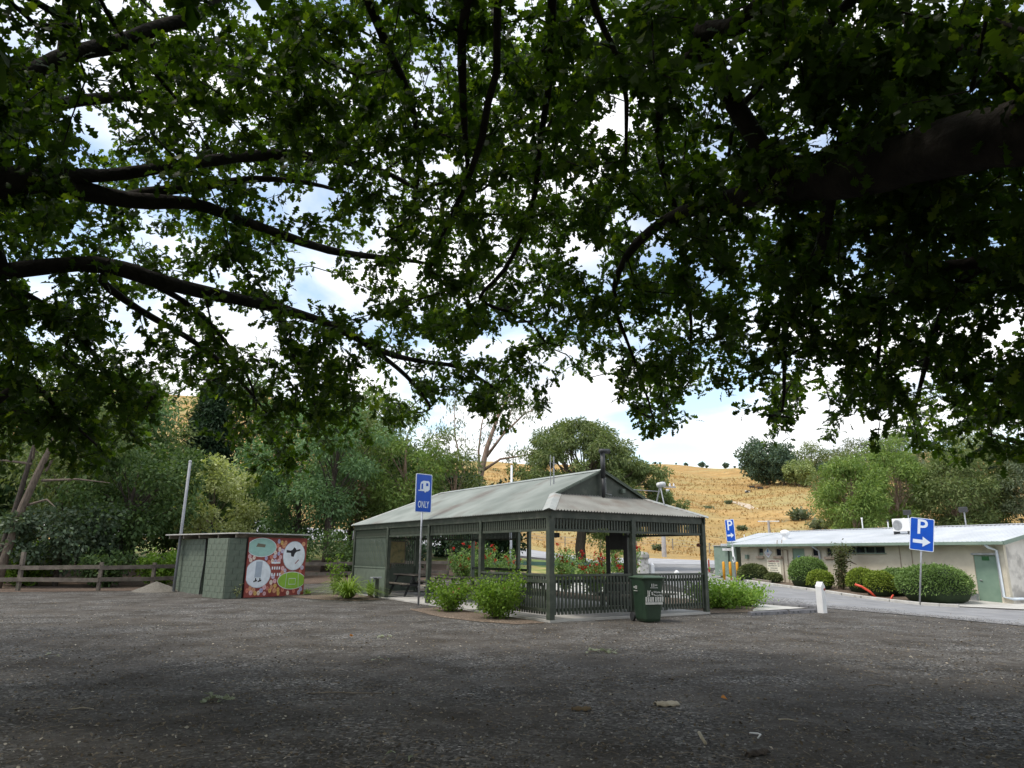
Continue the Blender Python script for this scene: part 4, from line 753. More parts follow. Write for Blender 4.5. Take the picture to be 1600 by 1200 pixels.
# planting strips round the pavilion
def bed(name, pts, m, lift):
    mb = MB(); n = len(pts)
    cx = sum(p[0] for p in pts) / n; cy = sum(p[1] for p in pts) / n
    v = [(cx, cy, tz(cx, cy) + lift + .03)]
    out = []
    for i in range(n):
        a, b_ = Vector(pts[i]), Vector(pts[(i + 1) % n])
        for j in range(5):
            q = a.lerp(b_, j / 5); out.append((q.x + random.uniform(-.05, .05), q.y + random.uniform(-.05, .05)))
    k = len(out)
    for s_ in (.85, 1.0):
        for q in out:
            x, y = cx + (q[0] - cx) * s_, cy + (q[1] - cy) * s_
            v.append((x, y, tz(x, y) + lift + (.03 if s_ < 1 else 0)))
    f = [(0, 1 + i, 1 + (i + 1) % k) for i in range(k)] + [(1 + i, 1 + k + i, 1 + k + (i + 1) % k, 1 + (i + 1) % k) for i in range(k)]
    mb.v = v; mb.f = f
    return struct(mb.build(name, m))
bed('garden_bed', [(-2.9, 20.9), (-1.9, 18.7), (-.9, 17.4), (.2, 16.75), (.85, 17.2), (-2.0, 21.7)], M_mulch, .010)
bed('garden_bed', [(-8.6, 26.4), (-6.2, 24.5), (-5.0, 24.0), (-4.4, 25.0), (-6.2, 28.0), (-7.6, 27.8)], M_mulch, .010)
bed('garden_bed', [(5.6, 20.4), (7.0, 20.9), (7.7, 22.6), (6.6, 26), (4.6, 29), (3.0, 28)], M_mulch, .010)
bed('garden_bed', [(4.6, 23.0), (5.6, 24.0), (.4, 32.4), (-1.6, 33.6), (-2.5, 33.0), (-.6, 31.4)], M_mulch, .024)
struct(ribbon_sheet('concrete_path', [(6.6, 20.9), (5.9, 23.0), (4.2, 26.5), (1.6, 31.0), (-2, 36)], [(9.2, 22.6), (8.4, 26.0), (7.4, 29.5), (5.2, 33.5), (2, 38)], M_conc, .016, 6, .5, .03))

# ---------------------------------------------------------------- picnic pavilion
M_green = mat('dark_green_paint', (.040, .052, .038), (.056, .070, .052), rough=.5, scale=5, c3=(.085, .092, .072), c3lo=.52, c3hi=.70, c3scale=5, bump=.1, bscale=50)
M_greenl = mat('weathered_green_paint', (.105, .132, .103), (.14, .17, .135), rough=.55, scale=5)
M_roof = mat('grey_green_roof_sheet', (.21, .235, .212), (.30, .325, .298), rough=.5, scale=.9, detail=8, spec=.4, c3=(.165, .145, .125), c3lo=.54, c3hi=.74, c3scale=.7)
M_steel = mat('galvanised_steel', (.34, .35, .37), (.45, .46, .48), rough=.45, metal=.6, scale=8)
M_dark = mat('dark_steel', (.03, .032, .034), (.045, .047, .05), rough=.5, scale=5)
M_white = mat('white_paint', (.70, .71, .72), (.78, .78, .78), rough=.5, scale=4)
M_wood = mat('grey_timber', (.19, .165, .135), (.32, .285, .24), rough=.85, scale=3, detail=8, bump=.5, bscale=25, stretch=(1, 6, 6))
M_slab = mat('pavilion_concrete', (.36, .35, .33), (.48, .47, .44), rough=.85, scale=2, bump=.2, bscale=50)

W_, L_ = 5.35, 13.0
EZ, RZ = 2.63, 3.90            # eave and ridge heights
pav = thing('picnic_pavilion', 'dark green open timber picnic pavilion with grey corrugated roof', 'pavilion', (.96, 17.35, 0), R(33))
box_part('floor_slab', M_slab, pav, (W_ / 2, L_ / 2, .02), (W_ + .14, L_ + .14, .09))
PW = .13
def post(x, y, m=M_green, h=2.48, w=PW):
    return box_part('post', m, pav, (x, y, .06 + (h - .06) / 2), (w, w, h - .06), bevel=.006)
p0 = post(0, 0, w=.15)
for x, y in ((0, 3.25), (0, 6.5), (0, 9.75), (0, 13), (W_ / 2, 0), (W_, 0), (W_, 3.15), (W_, 8.7), (W_, 9.45), (W_, 13), (W_ / 2, 13)):
    post(x, y, M_greenl if y > 8 and x > 1 else M_green)
# fascia beams
for a, b_ in (((-.02, -.10), (-.02, L_ + .10)), ((W_ + .02, L_ + .10), (W_ + .02, -.10))):
    MB().bar((a[0], a[1], 2.53), (b_[0], b_[1], 2.53), .05, .19).build('fascia', M_green, pav, bevel=.004)
for y in (-.02, L_ + .02):
    MB().bar((.01, y, 2.53), (W_ - .01, y, 2.53), .05, .188).build('fascia', M_green, pav, bevel=.004)
# valance: rail below, battens above
slat_me = MB().box((0, 0, 0), (.048, .024, .30)).build('slat', M_green, pav)
slat_data = slat_me.data
bpy.data.objects.remove(slat_me)
def valance(a, b_, sp=.095):
    a = Vector(a); b_ = Vector(b_); L = (b_ - a).length; ang = math.atan2(b_.y - a.y, b_.x - a.x)
    MB().bar((a.x, a.y, 2.155), (b_.x, b_.y, 2.155), .05, .06).build('valance_rail', M_green, pav)
    n = int(L / sp)
    for i in range(n):
        p = a.lerp(b_, (i + .5) / n)
        inst(slat_data, 'slat', pav, (p.x, p.y, 2.305), (0, 0, ang))
for i in range(4):
    valance((0, i * 3.25 + .075, 0), (0, (i + 1) * 3.25 - .075, 0))
for i in range(2):
    valance((i * W_ / 2 + .075, 0, 0), ((i + 1) * W_ / 2 - .075, 0, 0))
    valance((i * W_ / 2 + .075, L_, 0), ((i + 1) * W_ / 2 - .075, L_, 0), .11)
valance((W_, .075, 0), (W_, 3.08, 0), .105)
valance((W_, 9.52, 0), (W_, 12.93, 0), .105)
# railings
bal_me = MB().box((0, 0, 0), (.056, .026, .88)).build('baluster', M_green, pav)
bal_data = bal_me.data
bpy.data.objects.remove(bal_me)
def railing(a, b_, sp=.106):
    a = Vector(a); b_ = Vector(b_); L = (b_ - a).length; ang = math.atan2(b_.y - a.y, b_.x - a.x)
    MB().bar((a.x, a.y, 1.075), (b_.x, b_.y, 1.075), .07, .055).build('top_rail', M_green, pav, bevel=.005)
    nrm = Vector((-math.sin(ang), math.cos(ang), 0)) * .042
    for z in (.27, .93):
        q, w = a + nrm, b_ + nrm
        MB().bar((q.x, q.y, z), (w.x, w.y, z), .045, .07).build('cross_rail', M_green, pav)
    n = int(L / sp)
    for i in range(n):
        p = a.lerp(b_, (i + .5) / n)
        inst(bal_data, 'baluster', pav, (p.x, p.y, .605), (0, 0, ang))
railing((.075, 0, 0), (W_ / 2 - .065, 0, 0))
railing((W_ / 2 + .065, 0, 0), (W_ - .065, 0, 0))
railing((0, .075, 0), (0, 3.185, 0))
# slatted wall: leftmost bay of the long side and half of the far end
batten_me = MB().box((0, 0, 0), (.05, .022, 1.04)).build('wall_batten', M_greenl, pav)
batten_data = batten_me.data
bpy.data.objects.remove(batten_me)
def slat_wall(a, b_, sp):
    a = Vector(a); b_ = Vector(b_); L = (b_ - a).length; ang = math.atan2(b_.y - a.y, b_.x - a.x)
    m_ = a.lerp(b_, .5)
    MB().box((m_.x, m_.y, .56), (L, .035, .93), rz=ang).build('wall_panel', M_greenl, pav)
    MB().bar((a.x, a.y, 1.06), (b_.x, b_.y, 1.06), .07, .05).build('wall_rail', M_greenl, pav)
    n = int(L / sp)
    for i in range(n):
        p = a.lerp(b_, (i + .5) / n)
        inst(batten_data, 'wall_batten', pav, (p.x, p.y, 1.605), (0, 0, ang))
slat_wall((0, 9.82, 0), (0, 12.93, 0), .115)
slat_wall((.07, L_, 0), (W_ / 2 - .07, L_, 0), .10)
# low rail on the rear side
MB().bar((W_ - .01, 8.8, .98), (W_ - .01, 12.9, .98), .06, .10).build('rear_rail', M_green, pav)
# roof: corrugated sheets
def corrugated(name, eave_a, eave_b, top_fn, pitch=.095, amp=.02, m=M_roof):
    """columns from the eave line up to top_fn(s), s in 0..1 along the eave"""
    a = Vector(eave_a); b_ = Vector(eave_b); L = (b_ - a).length
    n = int(L / pitch) * 4
    v = []; f = []
    for i in range(n + 1):
        s_ = i / n
        e = a.lerp(b_, s_); tp = Vector(top_fn(s_))
        up = (tp - e)
        nm = (b_ - a).cross(Vector(top_fn(.5)) - a.lerp(b_, .5)).normalized()
        if nm.z < 0:
            nm = -nm
        off = nm * amp * math.cos(i * math.pi / 2)
        v.append(e + off); v.append(tp + off * (1 if up.length > .02 else 0)); v.append(e + off - nm * .004)
    for i in range(n):
        f.append((3 * i, 3 * i + 3, 3 * i + 4, 3 * i + 1))
        f.append((3 * i + 2, 3 * i + 5, 3 * i + 3, 3 * i))
    mb = MB(); mb.v = [tuple(q) for q in v]; mb.f = f
    return mb.build(name, m, pav)
OV = .14
G_ = 1.22; RE = 11.05; CX_ = W_ / 2; GS = CX_ + OV
slope = (RZ - EZ) / GS
fs = .405
GZ = EZ + (G_ + OV) * fs        # height where the front slope meets the gablet
gx0 = -OV + (GZ - EZ) / slope   # gablet foot on the long slopes
def long_top(side):
    def fn(s_):
        y = -OV + s_ * (L_ + 2 * OV)
        if y < G_:
            h = (y + OV) * fs
            if h > GZ - EZ: h = GZ - EZ
            x = -OV + h / slope
        elif y <= RE:
            x = CX_; h = RZ - EZ
        else:
            k = (L_ + OV - y) / (L_ + OV - RE); h = (RZ - EZ) * k; x = -OV + h / slope
        z = EZ + h
        return (x, y, z) if side < 0 else (W_ - x, y, z)
    return fn
corrugated('roof_sheet', (-OV, -OV, EZ), (-OV, L_ + OV, EZ), long_top(-1))
corrugated('roof_sheet', (W_ + OV, -OV, EZ), (W_ + OV, L_ + OV, EZ), long_top(1))
def front_top(s_):
    x = -OV + s_ * (W_ + 2 * OV)
    if x < gx0: return (x, -OV + (x + OV) * slope / fs, EZ + (x + OV) * slope)
    if x > W_ - gx0: return (x, -OV + (W_ + OV - x) * slope / fs, EZ + (W_ + OV - x) * slope)
    return (x, G_, GZ)
M_rooff = mat('dirty_roof_sheet', (.165, .165, .15), (.235, .24, .22), rough=.55, scale=1.3, detail=8, c3=(.145, .125, .108), c3lo=.46, c3hi=.70, c3scale=1.6, spec=.3)
corrugated('roof_sheet', (-OV, -OV, EZ), (W_ + OV, -OV, EZ), front_top, m=M_rooff)
def back_top(s_):
    x = -OV + s_ * (W_ + 2 * OV)
    h = min(x + OV, W_ + OV - x) * slope
    return (x, L_ + OV - h / (RZ - EZ) * (L_ + OV - RE), EZ + h)
corrugated('roof_sheet', (-OV, L_ + OV, EZ), (W_ + OV, L_ + OV, EZ), back_top)
# gablet wall, barge boards
gm = MB(); gy = G_ - .02
gm.v = [(gx0 - .05, gy, GZ - .03), (W_ - gx0 + .05, gy, GZ - .03), (CX_, gy, RZ - .03), (gx0 - .05, gy + .04, GZ - .03), (W_ - gx0 + .05, gy + .04, GZ - .03), (CX_, gy + .04, RZ - .03)]
gm.f = [(0, 1, 2), (5, 4, 3), (0, 3, 4, 1), (1, 4, 5, 2), (2, 5, 3, 0)]
gm.build('gable', M_green, pav)
for sx in (-1, 1):
    MB().bar((CX_ + sx * (CX_ - gx0 + .1), G_ - .09, GZ - .045), (CX_, G_ - .09, RZ + .0), .03, .07).build('barge_board', M_greenl, pav)
    q = MB(); x0 = CX_ + sx * (CX_ - gx0)
    q.v = [(CX_, G_ + .03, RZ + .014), (CX_, G_ - .12, RZ + .014), (x0, G_ - .12, GZ + .012), (x0, G_ + .03, GZ + .012)]; q.f = [(0, 1, 2, 3)]
    q.build('roof_edge', M_roof, pav)
def cap(name, a, b_, w=.11, lift=.03, drop=.035, m=M_roof, side=None):
    a = Vector(a); b_ = Vector(b_); d = (b_ - a).normalized(); r = d.cross(Vector((0, 0, 1))).normalized()
    mb = MB(); U = Vector((0, 0, 1))
    for e in (a, b_):
        mb.v += [tuple(e - r * w + U * (lift - drop)), tuple(e + U * lift), tuple(e + r * w + U * (lift - drop))]
    mb.f = [(0, 1, 4, 3), (1, 2, 5, 4)]
    return mb.build(name, m, pav)
cap('ridge_cap', (CX_, G_ - .1, RZ), (CX_, RE, RZ), .14, .04, .07)
M_hipcap = mat('pale_hip_flashing', (.27, .285, .265), (.34, .355, .33), rough=.5, scale=3, c3=(.28, .24, .2), c3lo=.55, c3hi=.7, c3scale=2)
for a, b_ in (((-OV, -OV, EZ), (gx0, G_, GZ)), ((W_ + OV, -OV, EZ), (W_ - gx0, G_, GZ)), ((-OV, L_ + OV, EZ), (CX_, RE, RZ)), ((W_ + OV, L_ + OV, EZ), (CX_, RE, RZ))):
    cap('hip_cap', a, b_, .16, .035, .062, M_hipcap)
# flue with cowl, floodlight on the gable
fx, fy = CX_ - .05, G_ - .16
fl = MB().tube([(fx, fy, GZ - .05), (fx, fy, GZ + .55)], .05, 10).build('flue', M_dark, pav, smooth=True)
MB().tube([(fx, fy, GZ + .5), (fx, fy, 4.38)], .066, 12).build('flue_sleeve', M_dark, fl, smooth=True)
MB().tube([(fx - .10, fy, 4.42), (fx + .22, fy - .03, 4.44)], .066, 12).build('cowl', M_dark, fl, smooth=True)
MB().tube([(fx + .09, fy, GZ + .5), (fx + .09, fy, GZ + .06), (fx + .3, fy, GZ + .03)], .012, 6).build('cable', M_steel, pav)
box_part('gable_light', M_greenl, pav, (CX_ + .75, G_ - .08, GZ + .17), (.11, .10, .12), bevel=.01)
# roof aerial, and solar lamp on a bracket
ae = MB().tube([(CX_ - .9, 2.4, RZ - .4), (CX_ - .9, 2.4, RZ + .5)], .012, 6).build('aerial', M_steel, pav)
MB().tube([(CX_ - .78, 2.4, RZ - .35), (CX_ - .78, 2.4, RZ + .46)], .02, 6).build('aerial_rod', M_steel, ae)
bx_, by_ = W_ - gx0 + .35, G_ - .30
lampb = MB().tube([(bx_ - .05, by_ - .25, GZ - .18), (bx_ + .08, by_, GZ + .35)], .018, 6).tube([(bx_ + .12, by_ + .25, GZ - .15), (bx_ + .1, by_ + .05, GZ + .32)], .022, 6).tube([(bx_ - .9, by_ + .1, GZ + .22), (bx_ + .1, by_ + .05, GZ + .22)], .012, 6).build('lamp_bracket', M_steel, pav)
MB().lathe([(.02, -.17), (.075, -.13), (.08, .07), (.065, .13), (.02, .16)], 14, Matrix.Translation((bx_ + .12, by_, GZ + .42)) @ Matrix.Rotation(R(80), 4, 'Y')).build('floodlight', mat('lamp_shell', (.5, .52, .52), (.62, .63, .63), rough=.35, scale=4), lampb, smooth=True)
box_part('speaker', M_dark, pav, (.9, 1.0, 2.06), (.16, .16, .12))
MB().tube([(W_ - .14, .02, 1.86), (W_ - .2, .0, 1.86)], .05, 10).build('wall_lamp', mat('rust_red', (.11, .04, .025), (.16, .06, .04), rough=.7), pav)
# barbecue in the pavilion
bq = thing('barbecue', 'tall dark steel barbecue with open front and hood inside the pavilion', 'barbecue', (.96 + math.cos(R(33)) * 4.86 - math.sin(R(33)) * 3.1, 17.35 + math.sin(R(33)) * 4.86 + math.cos(R(33)) * 3.1, .065), R(33 - 43))
for sx in (-1, 1):
    box_part('side_panel', M_dark, bq, (sx * .27, 0, 1.05), (.13, .32, 2.1), bevel=.006)
box_part('hood', M_dark, bq, (0, 0, 2.02), (.405, .34, .7))
box_part('hotplate', M_steel, bq, (0, 0, .93), (.40, .5, .06))
box_part('base_panel', M_dark, bq, (0, 0, .45), (.40, .44, .88))
MB().tube([(0, 0, 2.36), (0, 0, 2.60)], .12, 12).build('flue_pipe', M_dark, bq)
# notice board on the slatted wall
def pav_pt(x, y, z=0):
    c_, s_ = math.cos(R(33)), math.sin(R(33))
    return (.96 + x * c_ - y * s_, 17.35 + x * s_ + y * c_, z)
nb = thing('notice_board', 'yellowed notice board with a faded map hung on the slatted wall', 'notice board', pav_pt(1.72, L_ - .06, 1.25), R(33))
box_part('frame', M_wood, nb, (0, 0, .36), (.82, .03, .9))
box_part('faded_sheet', mat('faded_paper', (.40, .34, .17), (.50, .43, .24), rough=.7, scale=4, c3=(.25, .27, .14), c3lo=.5, c3hi=.65, c3scale=6), nb, (0, -.018, .36), (.74, .008, .82))
rp = thing('hanging_plaque', 'small rust red plaque hung below the notice board', 'plaque', pav_pt(1.35, L_ - .05, 1.07), R(33))
box_part('panel_board', MATS['rust_red'], rp, (0, 0, .08), (.30, .03, .36))
# picnic tables
def picnic_table(lx, ly, ang, label):
    t = thing('picnic_table', label, 'picnic table', pav_pt(lx, ly, .066), R(33 + ang), 'picnic tables in the pavilion')
    pl = None
    for i in range(4):
        p = MB().box((0, 0, 0), (1.9, .175, .04)).build('table_plank', M_wood, t, bevel=.005) if pl is None else inst(pl, 'table_plank', t)
        pl = pl or p
        p.location = (0, -.285 + .19 * i, .74)
    for s_ in (-1, 1):
        b_ = box_part('bench_plank', M_wood, t, (0, s_ * .68, .44), (1.9, .25, .045), bevel=.005)
        for e in (-1, 1):
            MB().bar((e * .68, s_ * .62, 0), (e * .68, s_ * .28, .72), .08, .05).build('leg', M_dark, t)
    for e in (-1, 1):
        box_part('cross_beam', M_dark, t, (e * .68, 0, .385), (.07, 1.5, .065))
        box_part('top_bearer', M_dark, t, (e * .68, 0, .69), (.06, .72, .055))
    return t
picnic_table(1.35, 10.5, 90, 'grey timber picnic table farthest back by the slatted wall')
picnic_table(1.5, 7.6, 90, 'grey timber picnic table behind the blue caravan sign')
picnic_table(2.0, 4.3, 90, 'grey timber picnic table behind the leafy green bush')
picnic_table(4.0, 1.5, 0, 'grey timber picnic table behind the front railing')
# drinking fountain / tap post beside the slatted bay
tp = thing('tap_post', 'short timber tap post at the corner of the slatted bay', 'tap', (-4.62, 25.15, .02), R(33))
box_part('timber_post', M_green, tp, (0, 0, .35), (.10, .10, .7)); box_part('basin', M_steel, tp, (-.08, -.05, .72), (.34, .22, .05), bevel=.01)
MB().tube([(-.1, -.16, .70), (-.2, -.22, .70), (-.22, -.23, .60)], .018, 8).build('spout', M_dark, tp)

# ---------------------------------------------------------------- amenities block
M_cream = mat('cream_block_wall', (.50, .455, .36), (.60, .55, .44), rough=.85, scale=2.2, bump=.2, bscale=30, c3=(.41, .36, .28), c3lo=.52, c3hi=.72, c3scale=1.1)
M_endwall = mat('pale_bagged_wall', (.58, .55, .50), (.68, .65, .60), rough=.9, scale=2, c3=(.38, .36, .33), c3lo=.5, c3hi=.66, c3scale=2.2, bump=.3, bscale=14)
M_wroof = mat('white_roof_sheet', (.50, .525, .55), (.59, .61, .635), rough=.5, scale=1.0, spec=.5)
M_fascia = mat('sage_green_paint', (.17, .235, .19), (.215, .28, .23), rough=.5, scale=4)
M_door = mat('green_door_paint', (.165, .25, .195), (.20, .29, .225), rough=.5, scale=3)
M_glass = mat('dark_window_glass', (.012, .014, .02), (.03, .034, .045), rough=.08, scale=3, spec=.6)
AX = R(-63.05)
am = thing('amenities_block', 'long cream amenities block with white metal roof and sage fascia', 'building', (13.0, 40.5, 0), AX)
AL, AD, AE, AR, AOV = 13.95, 8.2, 2.16, 3.03, .5
def hole_wall(name, x0, x1, z0, z1, holes, y, th, m, parent):
    """wall along local x made of bands so that the openings are real"""
    mb = MB(); xs = sorted(set([x0, x1] + [h[0] for h in holes] + [h[1] for h in holes])); zs = sorted(set([z0, z1] + [h[2] for h in holes] + [h[3] for h in holes]))
    def solid(i, j):
        if i < 0 or j < 0 or i >= len(xs) - 1 or j >= len(zs) - 1: return False
        cx, cz = (xs[i] + xs[i + 1]) / 2, (zs[j] + zs[j + 1]) / 2
        return not any(h[0] < cx < h[1] and h[2] < cz < h[3] for h in holes)
    for i in range(len(xs) - 1):
        for j in range(len(zs) - 1):
            if not solid(i, j): continue
            a, b_, c, d = xs[i], xs[i + 1], zs[j], zs[j + 1]
            f0, f1 = y, y + th
            mb.add([(a, f0, c), (b_, f0, c), (b_, f0, d), (a, f0, d)], [(0, 1, 2, 3)]); mb.add([(a, f1, c), (b_, f1, c), (b_, f1, d), (a, f1, d)], [(3, 2, 1, 0)])
            if not solid(i - 1, j): mb.add([(a, f0, c), (a, f0, d), (a, f1, d), (a, f1, c)], [(0, 1, 2, 3)])
            if not solid(i + 1, j): mb.add([(b_, f0, c), (b_, f1, c), (b_, f1, d), (b_, f0, d)], [(0, 1, 2, 3)])
            if not solid(i, j - 1): mb.add([(a, f0, c), (a, f1, c), (b_, f1, c), (b_, f0, c)], [(0, 1, 2, 3)])
            if not solid(i, j + 1): mb.add([(a, f0, d), (b_, f0, d), (b_, f1, d), (a, f1, d)], [(0, 1, 2, 3)])
    return mb.build(name, m, parent)
wins = [(1.28, 1.66), (2.50, 2.90), (4.86, 5.24), (5.70, 6.10)]
holes = [(a, b_, 1.60, 2.04) for a, b_ in wins] + [(3.62, 4.40, .0, 2.0), (6.85, 8.90, 1.78, 2.06), (12.75, 13.62, -.2, 1.70)]
hole_wall('wall', 0, AL, -.5, AE, holes, 0, .16, M_cream, am)
box_part('wall', M_endwall, am, (AL - .08, AD / 2 + .08, .85), (.16, AD - .16, 2.70))
box_part('wall', M_cream, am, (.08, AD / 2 + .08, .83), (.16, AD - .16, 2.66))
box_part('wall', M_cream, am, (AL / 2, AD - .07, .83), (AL - .33, .14, 2.66))
# gable triangle on the near end
gt = MB(); gt.v = [(AL - .158, .02, 2.19), (AL - .158, AD, 2.19), (AL - .158, AD / 2, AR - .06), (AL - .002, .02, 2.19), (AL - .002, AD, 2.19), (AL - .002, AD / 2, AR - .06)]
gt.f = [(0, 1, 2), (5, 4, 3), (0, 3, 4, 1), (1, 4, 5, 2), (2, 5, 3, 0)]
gt.build('gable_wall', M_endwall, am)
for i, (a, b_) in enumerate(wins):
    w = MB().box(((a + b_) / 2, .10, 1.82), (b_ - a - .004, .03, .436)).build('window', M_glass, am)
    fr = MB()
    for x in (a + .02, b_ - .02): fr.box((x, .06, 1.82), (.035, .06, .43))
    for z in (1.62, 2.02): fr.box(((a + b_) / 2, .06, z), (b_ - a - .078, .05, .03))
    fr.build('frame', M_cream, w)
    MB().box(((a + b_) / 2, -.05, 1.535), (b_ - a + .14, .14, .12)).build('sill', mat('brick_sill', (.36, .27, .20), (.46, .37, .29), rough=.9, scale=6), w, bevel=.008)
    if i == 0: MB().box(((a + b_) / 2, .08, 1.70), (b_ - a - .09, .01, .16)).build('pale_pane', M_fascia, w)
lv = MB().box((7.875, .10, 1.92), (2.05, .03, .276)).build('window', M_glass, am)
for i in range(5):
    MB().box((6.87 + i * .5025, .05, 1.92), (.035, .08, .27)).build('mullion', M_fascia, lv)
MB().box((7.875, -.03, 1.757), (2.15, .12, .04)).build('sill', M_fascia, lv)
d1 = MB().box((4.01, .08, 1.0), (.775, .05, 1.99)).build('door', M_door, am)
MB().box((4.12, .045, 1.42), (.40, .012, .42)).build('door_notice', M_white, d1)
MB().box((4.12, .037, 1.55), (.36, .008, .13)).build('notice_band', mat('sign_blue', (.012, .085, .42), (.016, .10, .46), rough=.4), d1)
d2 = MB().box((13.185, .07, .745), (.865, .05, 1.90)).build('door', M_door, am)
MB().box((13.2, .038, 1.57), (.27, .012, .16)).build('exit_plate', mat('exit_green', (.02, .10, .03), (.03, .13, .04), rough=.5), d2)
MB().tube([(12.86, .03, .72), (12.98, .0, .72)], .018, 6).build('handle', M_steel, d2)
MB().box((13.185, -.02, 1.74), (.95, .09, .07)).build('door_lintel', M_steel, am)
for x0, x1 in ((.25, .78), (3.55, 4.2), (12.62, 13.22)):
    MB().box(((x0 + x1) / 2, -.12, 2.09), (x1 - x0, .18, .07)).build('soffit_light', mat('lamp_cover', (.62, .60, .42), (.68, .66, .48), rough=.4), am, bevel=.01)
# roof sheets with shallow ribs
def ribbed(name, x0, x1, ye, ze, yr, zr, parent, m=M_wroof, pitch=.19):
    n = int((x1 - x0) / pitch); mb = MB(); cols = []
    for i in range(n):
        a = x0 + (x1 - x0) * i / n; w = (x1 - x0) / n
        cols += [(a, 0), (a + w * .70, 0), (a + w * .78, .028), (a + w * .92, .028)]
    cols.append((x1, 0))
    for x, h in cols:
        mb.v += [(x, ye, ze + h), (x, yr, zr + h)]
    for i in range(len(cols) - 1):
        mb.f.append((2 * i, 2 * i + 2, 2 * i + 3, 2 * i + 1))
    return mb.build(name, m, parent)
ribbed('roof_sheet', -.45, AL + .3, -AOV, AE + .05, AD / 2, AR, am)
ribbed('roof_sheet', -.45, AL + .3, AD + AOV, AE + .05, AD / 2, AR, am)
MB().bar((-.46, -AOV - .03, AE - .005), (AL + .31, -AOV - .03, AE - .005), .06, .13).build('gutter', M_fascia, am, bevel=.012)
box_part('soffit', M_fascia, am, (AL / 2, -AOV / 2, AE - .005), (AL + .6, AOV - .03, .03))
for x in (-.46, AL + .31):
    for s_ in (0, 1):
        y = -AOV if s_ == 0 else AD + AOV
        MB().bar((x, y, AE - .01), (x, AD / 2, AR - .055), .035, .15).build('barge_board', M_fascia, am)
MB().bar((-.46, AD / 2, AR + .03), (AL + .32, AD / 2, AR + .03), .3, .03).build('ridge_cap', M_wroof, am)
def downpipe(pts, r=.045, m=M_white):
    return MB().tube(pts, r, 8).build('downpipe', m, am, smooth=True)
M_pipe = mat('pale_blue_grey_pipe', (.50, .56, .62), (.58, .63, .68), rough=.4, scale=4)
downpipe([(5.33, -AOV, 2.1), (5.33, -.3, 1.98), (5.36, -.07, 1.85), (5.36, -.07, -.1)], .05, M_pipe)
downpipe([(13.55, -AOV, 2.12), (13.58, -.35, 2.0), (13.72, -.08, 1.88), (13.74, -.08, .12), (AL + .12, -.08, .06), (AL + .12, 2.6, .05)], .055, M_pipe)
for x in (3.02, 3.33):
    MB().tube([(x, -AOV + .15, 2.42), (x, -AOV + .06, 2.0), (x, -.04, 1.92), (x, -.04, .05)], .022, 6).build('conduit', mat('rusty_conduit', (.27, .21, .16), (.36, .30, .24), rough=.8), am)
for x in (9.6, 10.15):
    MB().tube([(x, -.02, 2.1), (x, -.02, .0)], .014, 6).build('conduit', MATS['rusty_conduit'], am)
box_part('meter_box', M_fascia, am, (.55, -.09, 1.56), (.16, .16, .22))
# rear wing of the block
wg = thing('amenities_wing', 'set back left wing of the amenities block with low white roof', 'building', (13.0, 40.5, 0), AX)
box_part('wall', M_cream, wg, (-1.6, 5.0, 1.05), (2.9, 4.0, 2.7))
ribbed('roof_sheet', -3.5, -.2, 2.4, 2.42, 5.0, 3.02, wg); ribbed('roof_sheet', -3.5, -.2, 7.6, 2.42, 5.0, 3.02, wg)
MB().bar((-3.5, 2.38, 2.37), (-.2, 2.38, 2.37), .06, .11).build('gutter', M_fascia, wg)
for y0, s_ in ((2.4, 1), (7.6, -1)):
    MB().bar((-3.52, y0, 2.36), (-3.52, 5.0, 2.96), .035, .14).build('barge_board', M_fascia, wg)
gw = MB(); gw.prism([(2.9, 0), (7.1, 0), (5.0, .5)], 0, .14, Matrix(((0, 0, 1, -3.05), (1, 0, 0, 0), (0, 1, 0, 2.41), (0, 0, 0, 1)))); gw.build('gable_wall', M_cream, wg)
# things on the roof
vt = thing('roof_vent', 'round white ventilator on the left of the amenities roof', 'roof vent', (13.0 + 2.35 * math.cos(AX) - 1.0 * math.sin(AX), 40.5 + 2.35 * math.sin(AX) + 1.0 * math.cos(AX), 2.45), 0)
MB().lathe([(.16, 0), (.16, .28)], 14).build('stem', M_white, vt); MB().lathe([(.20, .28), (.25, .32), (.25, .44), (.2, .5), (.06, .55)], 16).build('cap', M_white, vt, smooth=True)
def am_pt(x, y, z):
    return (13.0 + x * math.cos(AX) - y * math.sin(AX), 40.5 + x * math.sin(AX) + y * math.cos(AX), z)
ac = thing('air_conditioner', 'white air conditioner condenser on the amenities roof', 'air conditioner', am_pt(8.55, 2.0, 2.66), AX)
box_part('casing', M_white, ac, (0, 0, .42), (.86, .34, .60), bevel=.015)
MB().lathe([(.235, 0), (.235, .02), (.20, .025), (.05, .02)], 24, Matrix.Translation((-.16, -.17, .42)) @ Matrix.Rotation(R(90), 4, 'X')).build('fan_grille', M_steel, ac)
for x in (-.35, .35): box_part('foot', M_dark, ac, (x, 0, .06), (.06, .4, .14))
for i, (x, y, h, lb) in enumerate(((4.6, 4.4, .62, 'white pipe vent with spread crown on the amenities roof ridge'), (6.1, 4.4, .45, 'slim dark topped pipe vent behind the amenities roof ridge'), (7.0, 4.4, .50, 'white pipe vent nearest the floodlight on the amenities roof'))):
    v = thing('pipe_vent', lb, 'roof vent', am_pt(x, y, AR - .06), 0)
    MB().tube([(0, 0, 0), (0, 0, h)], .032, 8).build('pipe', M_white, v)
    MB().tube([(0, 0, h - .02), (0, 0, h + .08)], .05, 8).build('cowl', M_white if i != 1 else M_dark, v)
sv = thing('pipe_vent', 'slim white pipe vent on the low left end of the amenities roof', 'roof vent', am_pt(.25, .1, 2.26), 0)
MB().tube([(0, 0, 0), (0, 0, .52)], .025, 8).build('pipe', M_white, sv)
